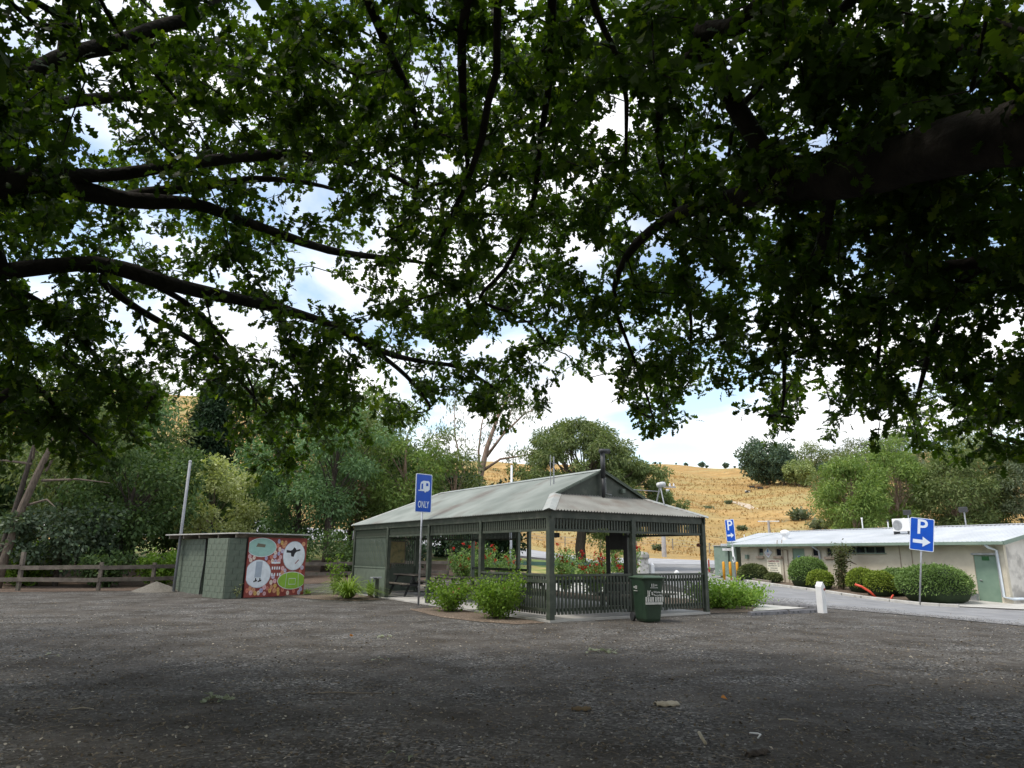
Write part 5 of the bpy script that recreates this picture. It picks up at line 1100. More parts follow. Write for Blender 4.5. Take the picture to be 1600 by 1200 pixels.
for x, lb in ((7.3, 'dark floodlight on a pole left of the roof air conditioner'), (10.1, 'dark floodlight on a pole right of the blue parking sign')):
    f = thing('roof_floodlight', lb, 'floodlight', am_pt(x, 4.35, AR - .05), AX)
    MB().tube([(0, 0, 0), (0, 0, .72)], .03, 8).build('pole', M_steel, f)
    MB().box((0, -.06, .83), (.36, .16, .24)).build('lamp_head', M_dark, f, bevel=.02)
# wall signs
M_cream_sign = mat('cream_sign_board', (.78, .74, .60), (.82, .78, .64), rough=.6, scale=4)
M_red_print = mat('red_print', (.30, .03, .04), rough=.6); M_black_print = mat('black_print', (.03, .03, .03), rough=.6); M_blue_print = mat('blue_print', (.10, .25, .55), rough=.6)
fees = thing('fees_sign', 'cream board with red camping fees heading on the amenities wall', 'sign', am_pt(2.36, -.02, .66), AX)
box_part('board', M_cream_sign, fees, (0, 0, .38), (.92, .025, .76))
FR = Matrix.Rotation(R(90), 4, 'X')
text('heading', 'CAMPING FEES', .125, M_red_print, fees, Matrix.Translation((0, -.016, .67)) @ FR, sx=.95)
for i, s_ in enumerate(('POWERED SITE', 'UNPOWERED SITE')):
    text('line', s_, .072, M_black_print, fees, Matrix.Translation((-.1, -.016, .54 - i * .105)) @ FR)
for z, ws in ((.54, ((.33, .13),)), (.435, ((.33, .13),)), (.32, ((-.12, .26), (.13, .2))), (.215, ((-.22, .1), (-.02, .24), (.2, .12))), (.11, ((-.3, .1), (-.12, .16), (.1, .2), (.31, .12)))):
    for x, w in ws: MB().box((x, -.0145, z), (w, .004, .034)).build('print', M_black_print, fees)
dm = thing('diamond_sign', 'white diamond sign with blue symbol between small amenities windows', 'sign', am_pt(2.02, -.02, 1.48), AX)
MB().box((0, 0, 0), (.40, .02, .40), Matrix.Translation((0, 0, .3)) @ Matrix.Rotation(R(45), 4, 'Y')).build('plate', M_white, dm)
MB().box((0, 0, 0), (.36, .004, .36), Matrix.Translation((0, -.013, .3)) @ Matrix.Rotation(R(45), 4, 'Y')).build('face', mat('sign_white', (.72, .74, .78), rough=.5), dm)
mbp = MB(); mbp.lathe([(.02, 0), (.055, .02), (.02, .16), (.005, .17)], 8, Matrix.Translation((0, -.015, .32)) @ Matrix.Scale(.05, 4, (0, 1, 0))); mbp.build('flame_mark', M_blue_print, dm)
MB().box((0, -.016, .22), (.22, .003, .025)).box((0, -.016, .16), (.12, .003, .02)).build('lettering', M_red_print, dm)
el = thing('wall_plate', 'small blue and white plate on the pale end wall above the bench', 'sign', am_pt(AL + .01, 1.5, 1.3), AX)
box_part('plate', mat('pale_plate', (.55, .60, .70), (.62, .66, .74), rough=.5), el, (0, 0, 0), (.015, .32, .24)); box_part('mark', M_blue_print, el, (.009, 0, 0), (.006, .10, .15))
bn = thing('bench', 'grey slatted bench against the pale end wall of the amenities block', 'bench', am_pt(AL + .42, 2.0, -.09), AX)
for i in range(3): box_part('slat', M_wood, bn, (-.14 + i * .14, 0, .46), (.12, 1.7, .04))
for i in range(2): box_part('back_slat', M_wood, bn, (-.26, 0, .62 + .15 * i), (.03, 1.7, .11))
for y in (-.6, .6):
    box_part('leg', M_dark, bn, (.1, y, .22), (.06, .06, .44)); box_part('leg', M_dark, bn, (-.24, y, .38), (.05, .06, .76))
ub = thing('utility_box', 'small pale box standing at the foot of the amenities wall', 'box', am_pt(12.35, -.18, -.1), AX)
box_part('cabinet', M_cream, ub, (0, 0, .36), (.30, .22, .72)); box_part('base', M_steel, ub, (.32, .02, .15), (.26, .16, .3))
# finger signs on a post by the left wing
fp = thing('finger_post', 'thin post with pale finger signs behind the green cabinet', 'sign', (12.75, 41.0, .35), 0)
MB().tube([(0, 0, 0), (0, 0, 1.95)], .03, 8).build('post', M_steel, fp)
for z, w, rz in ((1.85, .75, .3), (1.6, .62, -.25)):
    MB().box((-w / 2, 0, z), (w, .02, .14), rz=rz).build('finger', M_white, fp)
# ---------------------------------------------------------------- wheelie bin
M_bin = mat('bin_green_plastic', (.014, .034, .019), (.020, .045, .025), rough=.42, scale=4, spec=.5)
M_binlid = mat('bin_lid_green', (.05, .085, .055), (.07, .11, .075), rough=.45, scale=4)
bn_ = thing('wheelie_bin', 'dark green wheelie bin standing in front of the pavilion railing', 'bin', (3.34, 17.72, 0.01), R(18))
def bin_body():
    st = [(.0, .20, .25, .01), (.06, .225, .27, .02), (.55, .255, .31, .02), (.94, .285, .345, .02), (.99, .30, .36, .03)]
    mb = MB(); n = 20
    for z, hx, hy, _ in st:
        for k in range(n):
            a = 2 * math.pi * (k + .5) / n; e = .28
            c, s_ = math.cos(a), math.sin(a)
            mb.v.append((hx * math.copysign(abs(c) ** e, c), hy * math.copysign(abs(s_) ** e, s_), z + .02))
    for i in range(len(st) - 1):
        for k in range(n):
            mb.f.append((i * n + k, i * n + (k + 1) % n, (i + 1) * n + (k + 1) % n, (i + 1) * n + k))
    mb.f.append(tuple(range(n))[::-1])
    return mb
bin_body().build('body', M_bin, bn_)
lid = MB(); lid.box((0, -.01, 1.03), (.62, .78, .035)); lid.box((0, .0, 1.06), (.54, .62, .035), taper=.8)
lid.build('lid', M_binlid, bn_, bevel=.012)
MB().tube([(-.27, .40, 1.0), (.27, .40, 1.0)], .018, 8).build('handle', M_bin, bn_)
for s_ in (-1, 1):
    MB().lathe([(.10, -.03), (.10, .03)], 16, Matrix.Translation((s_ * .25, .30, .10)) @ Matrix.Rotation(R(90), 4, 'Y')).build('wheel', M_dark, bn_)
M_stencil = mat('white_stencil', (.45, .46, .44), (.55, .55, .53), rough=.6, scale=20)
BM = Matrix.Translation((.0, -.305, 0)) @ Matrix.Rotation(R(84.5), 4, 'X')
text('lettering', "JJ's", .15, M_stencil, bn_, Matrix.Translation((-.10, -.338, .68)) @ Matrix.Rotation(R(85), 4, 'X'))
text('lettering', "Waste &", .07, M_stencil, bn_, Matrix.Translation((.11, -.341, .70)) @ Matrix.Rotation(R(85), 4, 'X'))
text('lettering', "Recycling", .065, M_stencil, bn_, Matrix.Translation((.11, -.336, .63)) @ Matrix.Rotation(R(85), 4, 'X'))
st_ = MB()
for r_ in range(8):
    st_.box((-.21 + r_ * .06 + (.015 if r_ > 3 else 0), -.334, .535), (.042, .006, .11))
st_.box((0, -.328, .445), (.46, .008, .055)); st_.build('sticker', M_stencil, bn_)
sk = MB()
for k_, w in ((.0, .05), (.05, .03), (.09, .04), (.13, .05)): sk.box((-.06 + k_, -.352, .86), (.022, .006, .07 if k_ < .06 else .035))
sk.box((0, -.350, .80), (.2, .005, .012)); sk.build('crest', M_stencil, bn_)
sk2 = MB()
for k_ in (-.02, .03, .08, .12): sk2.box((-.291, k_, .80), (.006, .02, .08 if k_ < .05 else .04))
sk2.box((-.287, .05, .72), (.006, .2, .012)); sk2.build('crest', M_stencil, bn_)

# ---------------------------------------------------------------- signs
M_sblue = mat('traffic_blue', (.003, .065, .42), (.004, .078, .47), rough=.4, scale=3)
M_swhite = mat('traffic_white', (.62, .68, .76), (.68, .73, .80), rough=.45, scale=3)
def round_rect(w, h, r, n=5):
    p = []
    for cx, cz, a0 in ((w / 2 - r, h / 2 - r, 0), (-w / 2 + r, h / 2 - r, 90), (-w / 2 + r, -h / 2 + r, 180), (w / 2 - r, -h / 2 + r, 270)):
        for k in range(n):
            a = R(a0 + 90 * k / (n - 1)); p.append((cx + r * math.cos(a), cz + r * math.sin(a)))
    return p
UPR = Matrix(((1, 0, 0, 0), (0, 0, -1, 0), (0, 1, 0, 0), (0, 0, 0, 1)))     # x,y plane -> x,z plane, +z faces -y
def road_sign(label, loc, rz, post_h, w, h, lean=0.0, group=None, postr=.032):
    s_ = thing('road_sign', label, 'sign', loc, rz, group)
    s_.rotation_euler = (0, lean, rz)
    MB().tube([(0, .05, -.1), (0, .05, post_h)], postr, 10).build('post', M_steel, s_, smooth=True)
    T_ = Matrix.Translation((0, 0, post_h - h / 2 + .02)) @ UPR
    pl = MB().prism(round_rect(w, h, .05), -.008, .004, T_).build('plate', M_swhite, s_)
    MB().prism(round_rect(w - .05, h - .05, .035), .006, .0085, T_).build('blue_face', M_sblue, pl)
    for z in (post_h - h * .75, post_h - h * .25):
        MB().box((0, .025, z), (.16, .05, .04)).build('bracket', M_steel, s_)
    return s_, post_h - h / 2 + .02
def at_face(x, z, y=-.010):
    return Matrix.Translation((x, y, z)) @ FR
cs, zc = road_sign('tall blue caravan only sign on a thin dark post', (-2.79, 22.46, .01), R(46), 4.02, .66, 1.22)
text('lettering', 'ONLY', .30, M_swhite, cs, at_face(0, zc - .37), sx=.56)
body = [(-.23, -.14), (.16, -.14), (.23, -.08), (.23, .13), (.19, .19), (-.03, .19), (-.13, .14), (-.155, .05), (-.155, -.11), (-.23, -.11)]
MB().prism(body, 0, .003, Matrix.Translation((0, -.010, zc + .20)) @ UPR).build('caravan_symbol', M_swhite, cs)
MB().prism([(.08, .03), (.17, .03), (.17, .12), (.08, .12)], 0, .003, Matrix.Translation((0, -.0145, zc + .20)) @ UPR).prism([(-.11, -.08), (-.045, -.08), (-.045, .11), (-.11, .08)], 0, .003, Matrix.Translation((0, -.0145, zc + .20)) @ UPR).build('symbol_window', M_sblue, cs)
MB().lathe([(.045, 0), (.045, .003)], 14, Matrix.Translation((.05, -.0145, zc + .065)) @ FR).build('symbol_wheel', M_swhite, cs)
def p_sign(label, loc, rz, post_h, w, h, lean):
    s_, z = road_sign(label, loc, rz, post_h, w, h, lean)
    text('lettering', 'P', .46 * h / .72, M_swhite, s_, at_face(0, z + h * .21), sx=.95)
    a = [(-.2, -.045), (.02, -.045), (.02, -.13), (.2, 0), (.02, .13), (.02, .045), (-.2, .045)]
    MB().prism([(p[0] * w / .55, p[1] * w / .55) for p in a], 0, .003, Matrix.Translation((0, -.010, z - h * .22)) @ UPR).build('arrow', M_swhite, s_)
    return s_
p_sign('blue parking sign on a tilted grey post before the big hedge', (15.28, 27.2, -.15), R(-26), 3.2, .80, 1.22, R(8))
pf = p_sign('blue parking sign on a post near the green cabinet', (11.71, 37.59, .26), R(-52), 3.2, .56, 1.15, R(-3))
MB().box((0, .03, 1.55), (.10, .03, .5)).tube([(0, .0, 1.35), (.09, 0, 1.25), (.09, 0, 1.05), (-.02, 0, 1.0), (-.05, 0, 1.15)], .025, 6).build('white_tag', M_white, pf)

# ---------------------------------------------------------------- bollard, wheel stops, edging
bo = thing('bollard', 'white timber bollard with pointed top and red reflector', 'bollard', (8.93, 20.9, .0), R(33))
MB().box((0, 0, .36), (.19, .19, .76)).build('post', M_white, bo, bevel=.008)
bt = MB(); bt.v = [(-.095, -.095, .741), (.095, -.095, .741), (.095, .095, .741), (-.095, .095, .741), (0, -.095, .87), (0, .095, .87)]; bt.f = [(0, 1, 4), (1, 2, 5, 4), (2, 3, 5), (3, 0, 4, 5), (3, 2, 1, 0)]
bt.build('pointed_top', M_white, bo)
MB().lathe([(.035, 0), (.035, .012)], 12, Matrix.Translation((.05, -.096, .66)) @ FR).build('reflector', mat('reflector_red', (.30, .02, .015), rough=.3), bo)
M_stop = mat('grey_rubber', (.10, .10, .11), (.16, .16, .17), rough=.8, scale=8, bump=.3)
def wheel_stop(a, b_, label):
    a, b_ = Vector(a), Vector(b_); L = (b_ - a).length; c = a.lerp(b_, .5)
    w = thing('wheel_stop', label, 'wheel stop', (c.x, c.y, tz(c.x, c.y) + .002), math.atan2(b_.y - a.y, b_.x - a.x), 'wheel stops by the driveway')
    prof = [(-.075, 0), (-.06, .08), (-.03, .105), (.03, .105), (.06, .08), (.075, 0)]
    mb = MB()
    for x in (-L / 2, L / 2):
        mb.v += [(x, p[0], p[1]) for p in prof]
    n = 6; mb.f = [(i, i + 1, i + 1 + n, i + n) for i in range(n - 1)] + [tuple(range(n))[::-1], tuple(range(n, 2 * n))]
    mb.build('block', M_stop, w)
    for k in (-.38, -.22, .22, .38):
        MB().lathe([(.025, 0), (.025, .006)], 8, Matrix.Translation((L * k, -.069, .045)) @ Matrix.Rotation(R(80), 4, 'X')).build('bolt_hole', M_dark, w)
wheel_stop((6.45, 19.72), (7.72, 20.45), 'grey rubber wheel stop nearest the pavilion corner')
wheel_stop((7.80, 20.50), (8.80, 21.0), 'grey rubber wheel stop touching the white bollard')
wheel_stop((8.3, 24.2), (9.4, 22.3), 'dark timber edge stop behind the two rubber wheel stops')

# ---------------------------------------------------------------- cabinet, stakes, posts beyond
cb = thing('service_cabinet', 'sage green metal service cabinet behind yellow bollards', 'cabinet', (12.35, 41.6, .34), R(-42))
box_part('cabinet_body', M_fascia, cb, (0, 0, .98), (.85, .7, 1.66), bevel=.01); box_part('cabinet_roof', mat('rust_edge', (.38, .34, .30), (.5, .46, .42), rough=.7), cb, (0, 0, 1.83), (.96, .82, .04)); box_part('side_box', M_fascia, cb, (.66, .1, 1.0), (.42, .6, 1.9))
M_yellow = mat('safety_yellow', (.62, .27, .012), (.70, .33, .02), rough=.5, scale=5)
for i, (x, y, lb) in enumerate(((11.72, 39.6, 'leftmost of three yellow bollards before the green cabinet'), (12.02, 39.4, 'middle of three yellow bollards before the green cabinet'), (12.34, 39.2, 'rightmost of three yellow bollards before the green cabinet'))):
    o = thing('yellow_bollard', lb, 'bollard', (x, y, tz(x, y)), 0, 'yellow bollards')
    MB().lathe([(.075, -.05), (.075, .92), (.05, .97), (.01, .985)], 12).build('pipe', M_yellow, o, smooth=True)
rs = thing('marker_stake', 'red marker stake on the grass beside the drive', 'stake', (13.2, 47.9, tz(13.2, 47.9)), R(10))
box_part('stake', mat('red_stake', (.40, .06, .03), (.48, .08, .05), rough=.6), rs, (0, 0, .38), (.09, .05, .86)); box_part('stake_tip', M_white, rs, (0, 0, .85), (.09, .052, .07))
rk = tag(MB().lathe([(.16, 0), (.24, .1), (.2, .24), (.08, .32)], 8).build('boulder', mat('grey_stone', (.25, .24, .22), (.36, .35, .32), rough=.9, scale=6, bump=.4)), 'small grey rock on the grass left of the green cabinet', 'rock'); rk.location = (13.0, 45.4, tz(13.0, 45.4) - .02)
# stone pillar, white posts, green barrier behind the pavilion
pl_ = thing('stone_pillar', 'weathered white gate pillar with rough grey cap', 'pillar', (6.6, 36.2, tz(6.6, 36.2)), R(20))
box_part('shaft', mat('old_white_stone', (.50, .48, .45), (.62, .60, .57), rough=.9, scale=4, c3=(.35, .33, .30), c3lo=.55, c3hi=.66, c3scale=7), pl_, (0, 0, .55), (.50, .50, 1.3), bevel=.02)
MB().lathe([(.36, 1.18), (.40, 1.25), (.38, 1.40), (.30, 1.50), (.1, 1.54)], 10).build('cap', MATS['grey_stone'], pl_)
for x, y, lb in ((7.15, 36.5, 'plain white post right beside the stone gate pillar'), (9.1, 39.5, 'white pointed post seen above the pavilion front railing')):
    o = thing('white_post', lb, 'post', (x, y, tz(x, y)), R(25)); hq = .9 if x < 8 else .42; box_part('post', M_white, o, (0, 0, hq / 2 - .03), (.2, .2, hq)); MB().box((0, 0, hq + .027), (.2, .2, .11), taper=.3).build('post_top', M_white, o)
M_teal = mat('teal_rail_paint', (.03, .075, .06), (.045, .095, .075), rough=.55, scale=3)
gb = thing('barrier_rail', 'low teal green timber barrier rail behind the pavilion', 'barrier', (0, 0, 0))
bpts = [(-1.2, 37.5), (1.0, 37.2), (3.2, 37.0), (5.0, 36.8), (6.4, 36.6)]
for x, y in bpts: box_part('post', M_teal, gb, (x, y, tz(x, y) + .55), (.16, .16, 1.2))
for (a, b_), (c, d) in zip(bpts[:-1], bpts[1:]):
    MB().bar((a, b_ - .10, tz(a, b_) + .86), (c, d - .10, tz(c, d) + .86), .04, .17).build('rail', M_teal, gb)
fpz = tz(.15, 40)
fpo = thing('white_pole', 'tall plain white pole rising behind the pavilion roof', 'pole', (.02, 40, fpz))
MB().tube([(0, 0, -.2), (0, 0, 6.5 - fpz)], [.075, .06], 10).build('shaft', mat('pole_white', (.62, .66, .72), (.68, .72, .78), rough=.4), fpo, smooth=True); MB().lathe([(.07, 0), (.03, .05)], 10, None, (0, 0, 6.5 - fpz)).build('pole_cap', M_white, fpo)
gp = thing('guide_post', 'small white guide post leaning beside the main road', 'post', (-1.0, 72.8, tz(-1.0, 72.8))); MB().box((0, 0, .5), (.12, .05, 1.1), rz=.2).build('post', M_white, gp); MB().box((0, -.03, .9), (.08, .012, .1), rz=.2).build('reflector', MATS['reflector_red'], gp); gp.rotation_euler = (0, R(-9), 0)
# power pole
upz = tz(14.35, 67.4)
up_ = thing('power_pole', 'grey concrete power pole with crossarm beyond the pavilion', 'pole', (15.1, 70.5, tz(15.1, 70.5)), R(8))
M_cpole = mat('concrete_pole', (.33, .32, .33), (.42, .41, .42), rough=.8, scale=3)
MB().tube([(0, 0, -.3), (0, 0, 7.3)], [.24, .13], 10).build('shaft', M_cpole, up_)
MB().box((0, 0, 6.85), (3.0, .13, .13)).build('crossarm', M_cpole, up_)
for x in (-1.35, -.6, .9, 1.3): MB().lathe([(.04, 0), (.09, .05), (.06, .16), (.1, .2), (.03, .3)], 8, None, (x, 0, 6.92)).build('insulator', M_white, up_)
MB().lathe([(.22, 0), (.26, .1), (.26, .6), (.2, .68)], 12, None, (.55, -.25, 5.9)).build('transformer', M_steel, up_)
fp2 = thing('power_pole', 'crossarm topped power pole rising behind the amenities roof', 'pole', (30.5, 84, tz(30.5, 84)), R(-20))
MB().tube([(0, 0, -.3), (0, 0, 3.6)], [.2, .13], 8).build('shaft', M_cpole, fp2); MB().box((0, 0, 3.5), (2.4, .12, .12)).build('crossarm', M_white, fp2)

# ---------------------------------------------------------------- block shed with mural
M_blockg = mat('green_painted_block', (.10, .128, .098), (.13, .158, .122), rough=.75, scale=3, bump=.3, bscale=40, c3=(.075, .09, .07), c3lo=.56, c3hi=.72, c3scale=1.4)
M_mortar = mat('green_mortar', (.080, .10, .078), (.095, .118, .092), rough=.9, scale=5)
sh = thing('block_shed', 'small green block toilet shed with flat roof and painted end', 'shed', (-9.17, 24.95, .03), R(48))
# local x runs along the mural, local y runs back along the long side
SL, SWD, SHH = 5.6, 2.3, 2.0
blk = MB().box((0, 0, 0), (.03, .388, .192)).build('block', M_blockg, sh); blk_data = blk.data; bpy.data.objects.remove(blk)
def block_wall(x, y0, y1, h):
    MB().box((x + .07, (y0 + y1) / 2, h / 2), (.10, y1 - y0, h)).build('wall_core', M_mortar, sh)
    rows = int(h / .2)
    for r_ in range(rows):
        y = y0 - (.2 if r_ % 2 else 0)
        while y < y1 - .05:
            a, b_ = max(y, y0), min(y + .4, y1)
            if b_ - a > .06:
                o = inst(blk_data, 'block', sh, (x + .012 + random.uniform(-.002, .002), (a + b_) / 2, .1 + r_ * .2), (0, 0, 0), (1, (b_ - a - .012) / .388, 1))
            y += .4
block_wall(-.12, 2.9, 4.2, 2.0)
block_wall(.0, 4.25, 5.55, 2.0)
block_wall(.05, 1.55, 2.85, 2.0)
# privacy screen in front of the doorway
MB().box((-.62, .75, 1.0), (.10, 1.5, 1.98)).build('screen_core', M_mortar, sh)
for r_ in range(10):
    y = 0.0 - (.2 if r_ % 2 else 0)
    while y < 1.45:
        a, b_ = max(y, 0.0), min(y + .4, 1.5)
        if b_ - a > .06: inst(blk_data, 'block', sh, (-.685, (a + b_) / 2, .1 + r_ * .2), (0, 0, 0), (1, (b_ - a - .012) / .388, 1))
        y += .4
for r_ in range(10):
    for a, b_ in (((-.68, -.28), (-.28, -.05)) if r_ % 2 else ((-.68, -.45), (-.45, -.05))): inst(blk_data, 'block', sh, ((a + b_) / 2, -.012, .1 + r_ * .2), (0, 0, R(90)), (1, (b_ - a - .01) / .388, 1))
box_part('screen_core', M_mortar, sh, (-.36, .06, 1.0), (.62, .10, 1.96))
box_part('doorway', M_dark, sh, (.06, .8, .98), (.06, 1.5, 1.95))
box_part('wall_core', M_mortar, sh, (1.2, 2.9, .98), (2.1, 5.2, 1.9))
box_part('roof_sheet', mat('thin_grey_roof', (.36, .35, .33), (.46, .45, .43), rough=.6, scale=4), sh, (.95, 2.7, 2.17), (2.9, 5.9, .04))
for y in (.1, 1.4, 2.9, 4.25, 5.5): box_part('rafter', M_wood, sh, (.9, y, 2.09), (2.6, .08, .14))
box_part('vent_box', M_white, sh, (-.10, 1.62, 1.9), (.08, .16, .18))
MB().tube([(-.14, 2.86, 2.0), (-.12, 2.86, 1.2), (-.16, 2.88, .5), (-.14, 2.95, .0)], .02, 6).build('drain_pipe', M_dark, sh)
M_mred = mat('mural_red', (.24, .045, .038), (.31, .075, .06), rough=.6, scale=5)
mu = box_part('mural_panel', M_mred, sh, (SWD / 2 + .02, -.03, 1.03), (SWD, .05, 2.03)); mu['label'] = 'red painted mural panel with white, teal and green ovals'
def blob(name, u, v, ru, rv, m, y=-.058, n=28, th=.003, clip=None):
    p = []
    for k in range(n):
        a = 2 * math.pi * k / n
        x, z = u + ru * math.cos(a), v + rv * math.sin(a)
        p.append((min(max(x, .04), SWD - .0), min(max(z, .04), 2.03)))
    return MB().prism(p, 0, th, Matrix.Translation((0, y, 0)) @ UPR).build(name, m, sh)
mm = lambda n, c: mat('mural_' + n, c, tuple(min(1, k * 1.15) for k in c), rough=.6, scale=8)
M_mw, M_mt, M_mg, M_mk = mm('white', (.70, .75, .80)), mm('teal', (.30, .50, .45)), mm('green', (.25, .45, .05)), mm('black', (.02, .02, .025))
big = [(.53, 1.70, .54, .31, M_mt), (1.82, 1.42, .43, .50, M_mw), (.47, .80, .47, .46, M_mw), (1.80, .55, .55, .29, M_mg)]
for u, v, ru, rv, m in big:
    blob('painted_rim', u, v, ru + .02, rv + .02, M_mw if m is not M_mw else mm('pale', (.45, .5, .55)), y=-.056)
    blob('painted_oval', u, v, ru, rv, m, y=-.060)
# marks in the ovals: field lines, bird, boots, low buildings
fl_ = MB()
for a, b_, c, d in ((1.55, .28, 1.58, .82), (2.08, .30, 2.04, .82)): fl_.bar((a, -.066, b_), (c, -.066, d), .004, .02)
for z in (.42, .62): fl_.bar((1.68, -.066, z), (1.95, -.066, z), .004, .015)
for x in (1.68, 1.95): fl_.bar((x, -.066, .42), (x, -.066, .62), .004, .015)
fl_.build('field_lines', M_mw, sh)
bird = [(1.50, 1.62), (1.66, 1.60), (1.74, 1.63), (1.80, 1.72), (1.86, 1.68), (1.90, 1.62), (2.05, 1.66), (2.06, 1.60), (1.90, 1.56), (1.84, 1.50), (1.80, 1.38), (1.70, 1.40), (1.68, 1.52), (1.50, 1.53)]
MB().prism(bird, 0, .003, Matrix.Translation((0, -.064, 0)) @ UPR).build('painted_bird', M_mk, sh)
MB().bar((1.88, -.066, 1.14), (2.02, -.066, 1.28), .004, .03).build('painted_stroke', M_mred, sh)
for u in (.38, .54): MB().prism([(u - .06, .52), (u + .06, .55), (u + .07, .60), (u + .03, .60), (u + .03, .66), (u - .01, .66), (u - .01, .58), (u - .07, .56)], 0, .003, Matrix.Translation((0, -.064, 0)) @ UPR).build('painted_boot', M_mk, sh)
MB().prism([(.34, .68), (.58, .68), (.60, 1.22), (.36, 1.22)], 0, .003, Matrix.Translation((0, -.064, 0)) @ UPR).build('painted_robe', mm('grey', (.36, .42, .50)), sh)
MB().prism([(.30, 1.72), (.64, 1.70), (.66, 1.80), (.36, 1.84)], 0, .003, Matrix.Translation((0, -.064, 0)) @ UPR).build('painted_hut', mm('brown', (.16, .14, .10)), sh)
for z, xs in ((.99, (1.00, 1.09, 1.18, 1.27)), (.77, (1.00, 1.10, 1.22, 1.31))):
    for x in xs: MB().box((x, -.058, z), (.05, .004, .10)).build('painted_letter', M_mw, sh)
MB().box((1.12, -.058, 1.17), (.34, .004, .05)).build('painted_scroll', M_mw, sh)
facem = [mm('f%d' % i, c) for i, c in enumerate(((.60, .30, .17), (.65, .40, .42), (.52, .46, .58), (.70, .58, .50), (.62, .40, .12), (.42, .40, .58), (.58, .20, .14)))]
nf = 0; tries = 0; used = []
while nf < 62 and tries < 4000:
    tries += 1
    u, v = random.uniform(.1, SWD - .1), random.uniform(.12, 1.93)
    if any(((u - b_[0]) / (b_[2] + .07)) ** 2 + ((v - b_[1]) / (b_[3] + .08)) ** 2 < 1 for b_ in big): continue
    if .92 < u < 1.4 and .7 < v < 1.2: continue
    if any((u - a) ** 2 + (v - c) ** 2 < .0145 for a, c in used): continue
    used.append((u, v)); nf += 1
    f_ = blob('painted_face', u, v, random.uniform(.055, .075), random.uniform(.07, .09), random.choice(facem), y=-.0565, n=10)
    d = MB().box((u, -.0615, v + .01), (.018, .002, .018)); d.build('painted_eye', M_mk, f_)
# steel pole against the shed, sand heap
po = thing('steel_pole', 'tall plain galvanised pole leaning beside the green shed', 'pole', (-13.05, 28.2, .06)); po.rotation_euler = (0, R(.6), 0)
MB().tube([(0, 0, -.1), (0, 0, 5.05)], .055, 12).build('shaft', mat('dull_grey_pole', (.20, .21, .23), (.28, .29, .31), rough=.6, scale=3), po, smooth=True); MB().lathe([(.066, 0), (.066, .05), (.02, .08)], 12, None, (0, 0, 5.02)).build('pole_cap', M_steel, po)
hp = MB(); n = 26; rings = 9
for i in range(rings):
    t = i / (rings - 1)
    for k in range(n):
        a = 2 * math.pi * k / n; r_ = 1.05 * (1 - t) * (1 + .12 * math.sin(3 * a) + random.uniform(-.05, .05))
        hp.v.append((r_ * math.cos(a), r_ * .8 * math.sin(a), .52 * (t ** 1.15) * (1 + random.uniform(-.04, .04)) - .02))
for i in range(rings - 1):
    for k in range(n): hp.f.append((i * n + k, i * n + (k + 1) % n, (i + 1) * n + (k + 1) % n, (i + 1) * n + k))
ho = hp.build('gravel_heap', mat('sandy_gravel', (.12, .11, .092), (.19, .175, .15), rough=.95, scale=20, bump=1, bscale=60), None, smooth=True)
tag(ho, 'small heap of sandy gravel beside the green shed', 'heap'); ho.location = (-13.85, 28.4, .05); ho.scale = (1, 1, .75)

# ---------------------------------------------------------------- timber fence
M_fence = mat('weathered_fence_timber', (.10, .083, .068), (.175, .148, .12), rough=.9, scale=4, detail=8, bump=.5, bscale=30, c3=(.09, .09, .06), c3lo=.58, c3hi=.7, c3scale=3)
def fence(label, pts, stub=None):
    f = thing('timber_fence', label, 'fence', (0, 0, 0))
    for i, (x, y) in enumerate(pts):
        z = tz(x, y); h = 1.08 + random.uniform(-.04, .06)
        if stub == i: h = 1.45
        MB().box((x, y, z + h / 2 - .1), (.12, .13, h + .2), rz=random.uniform(-.2, .2)).build('post', M_fence, f)
    for (a, b_), (c, d) in zip(pts[:-1], pts[1:]):
        for z in (.42, .88):
            w = random.uniform(-.025, .025)
            MB().bar((a, b_ - .085, tz(a, b_) + z + w), (c, d - .085, tz(c, d) + z - w), .04, .155).build('rail', M_fence, f)
fence('two rail timber fence left of the green shed', [(-28.5, 25.4), (-25, 26.3), (-21.9, 27.0), (-18.75, 27.7), (-15.95, 28.15), (-14.45, 29.3), (-12.2, 31.6)], 3)
fence('two rail timber fence between the shed and the pavilion', [(-10.4, 33.2), (-8.2, 34.4), (-5.8, 35.7), (-3.2, 37.0)])

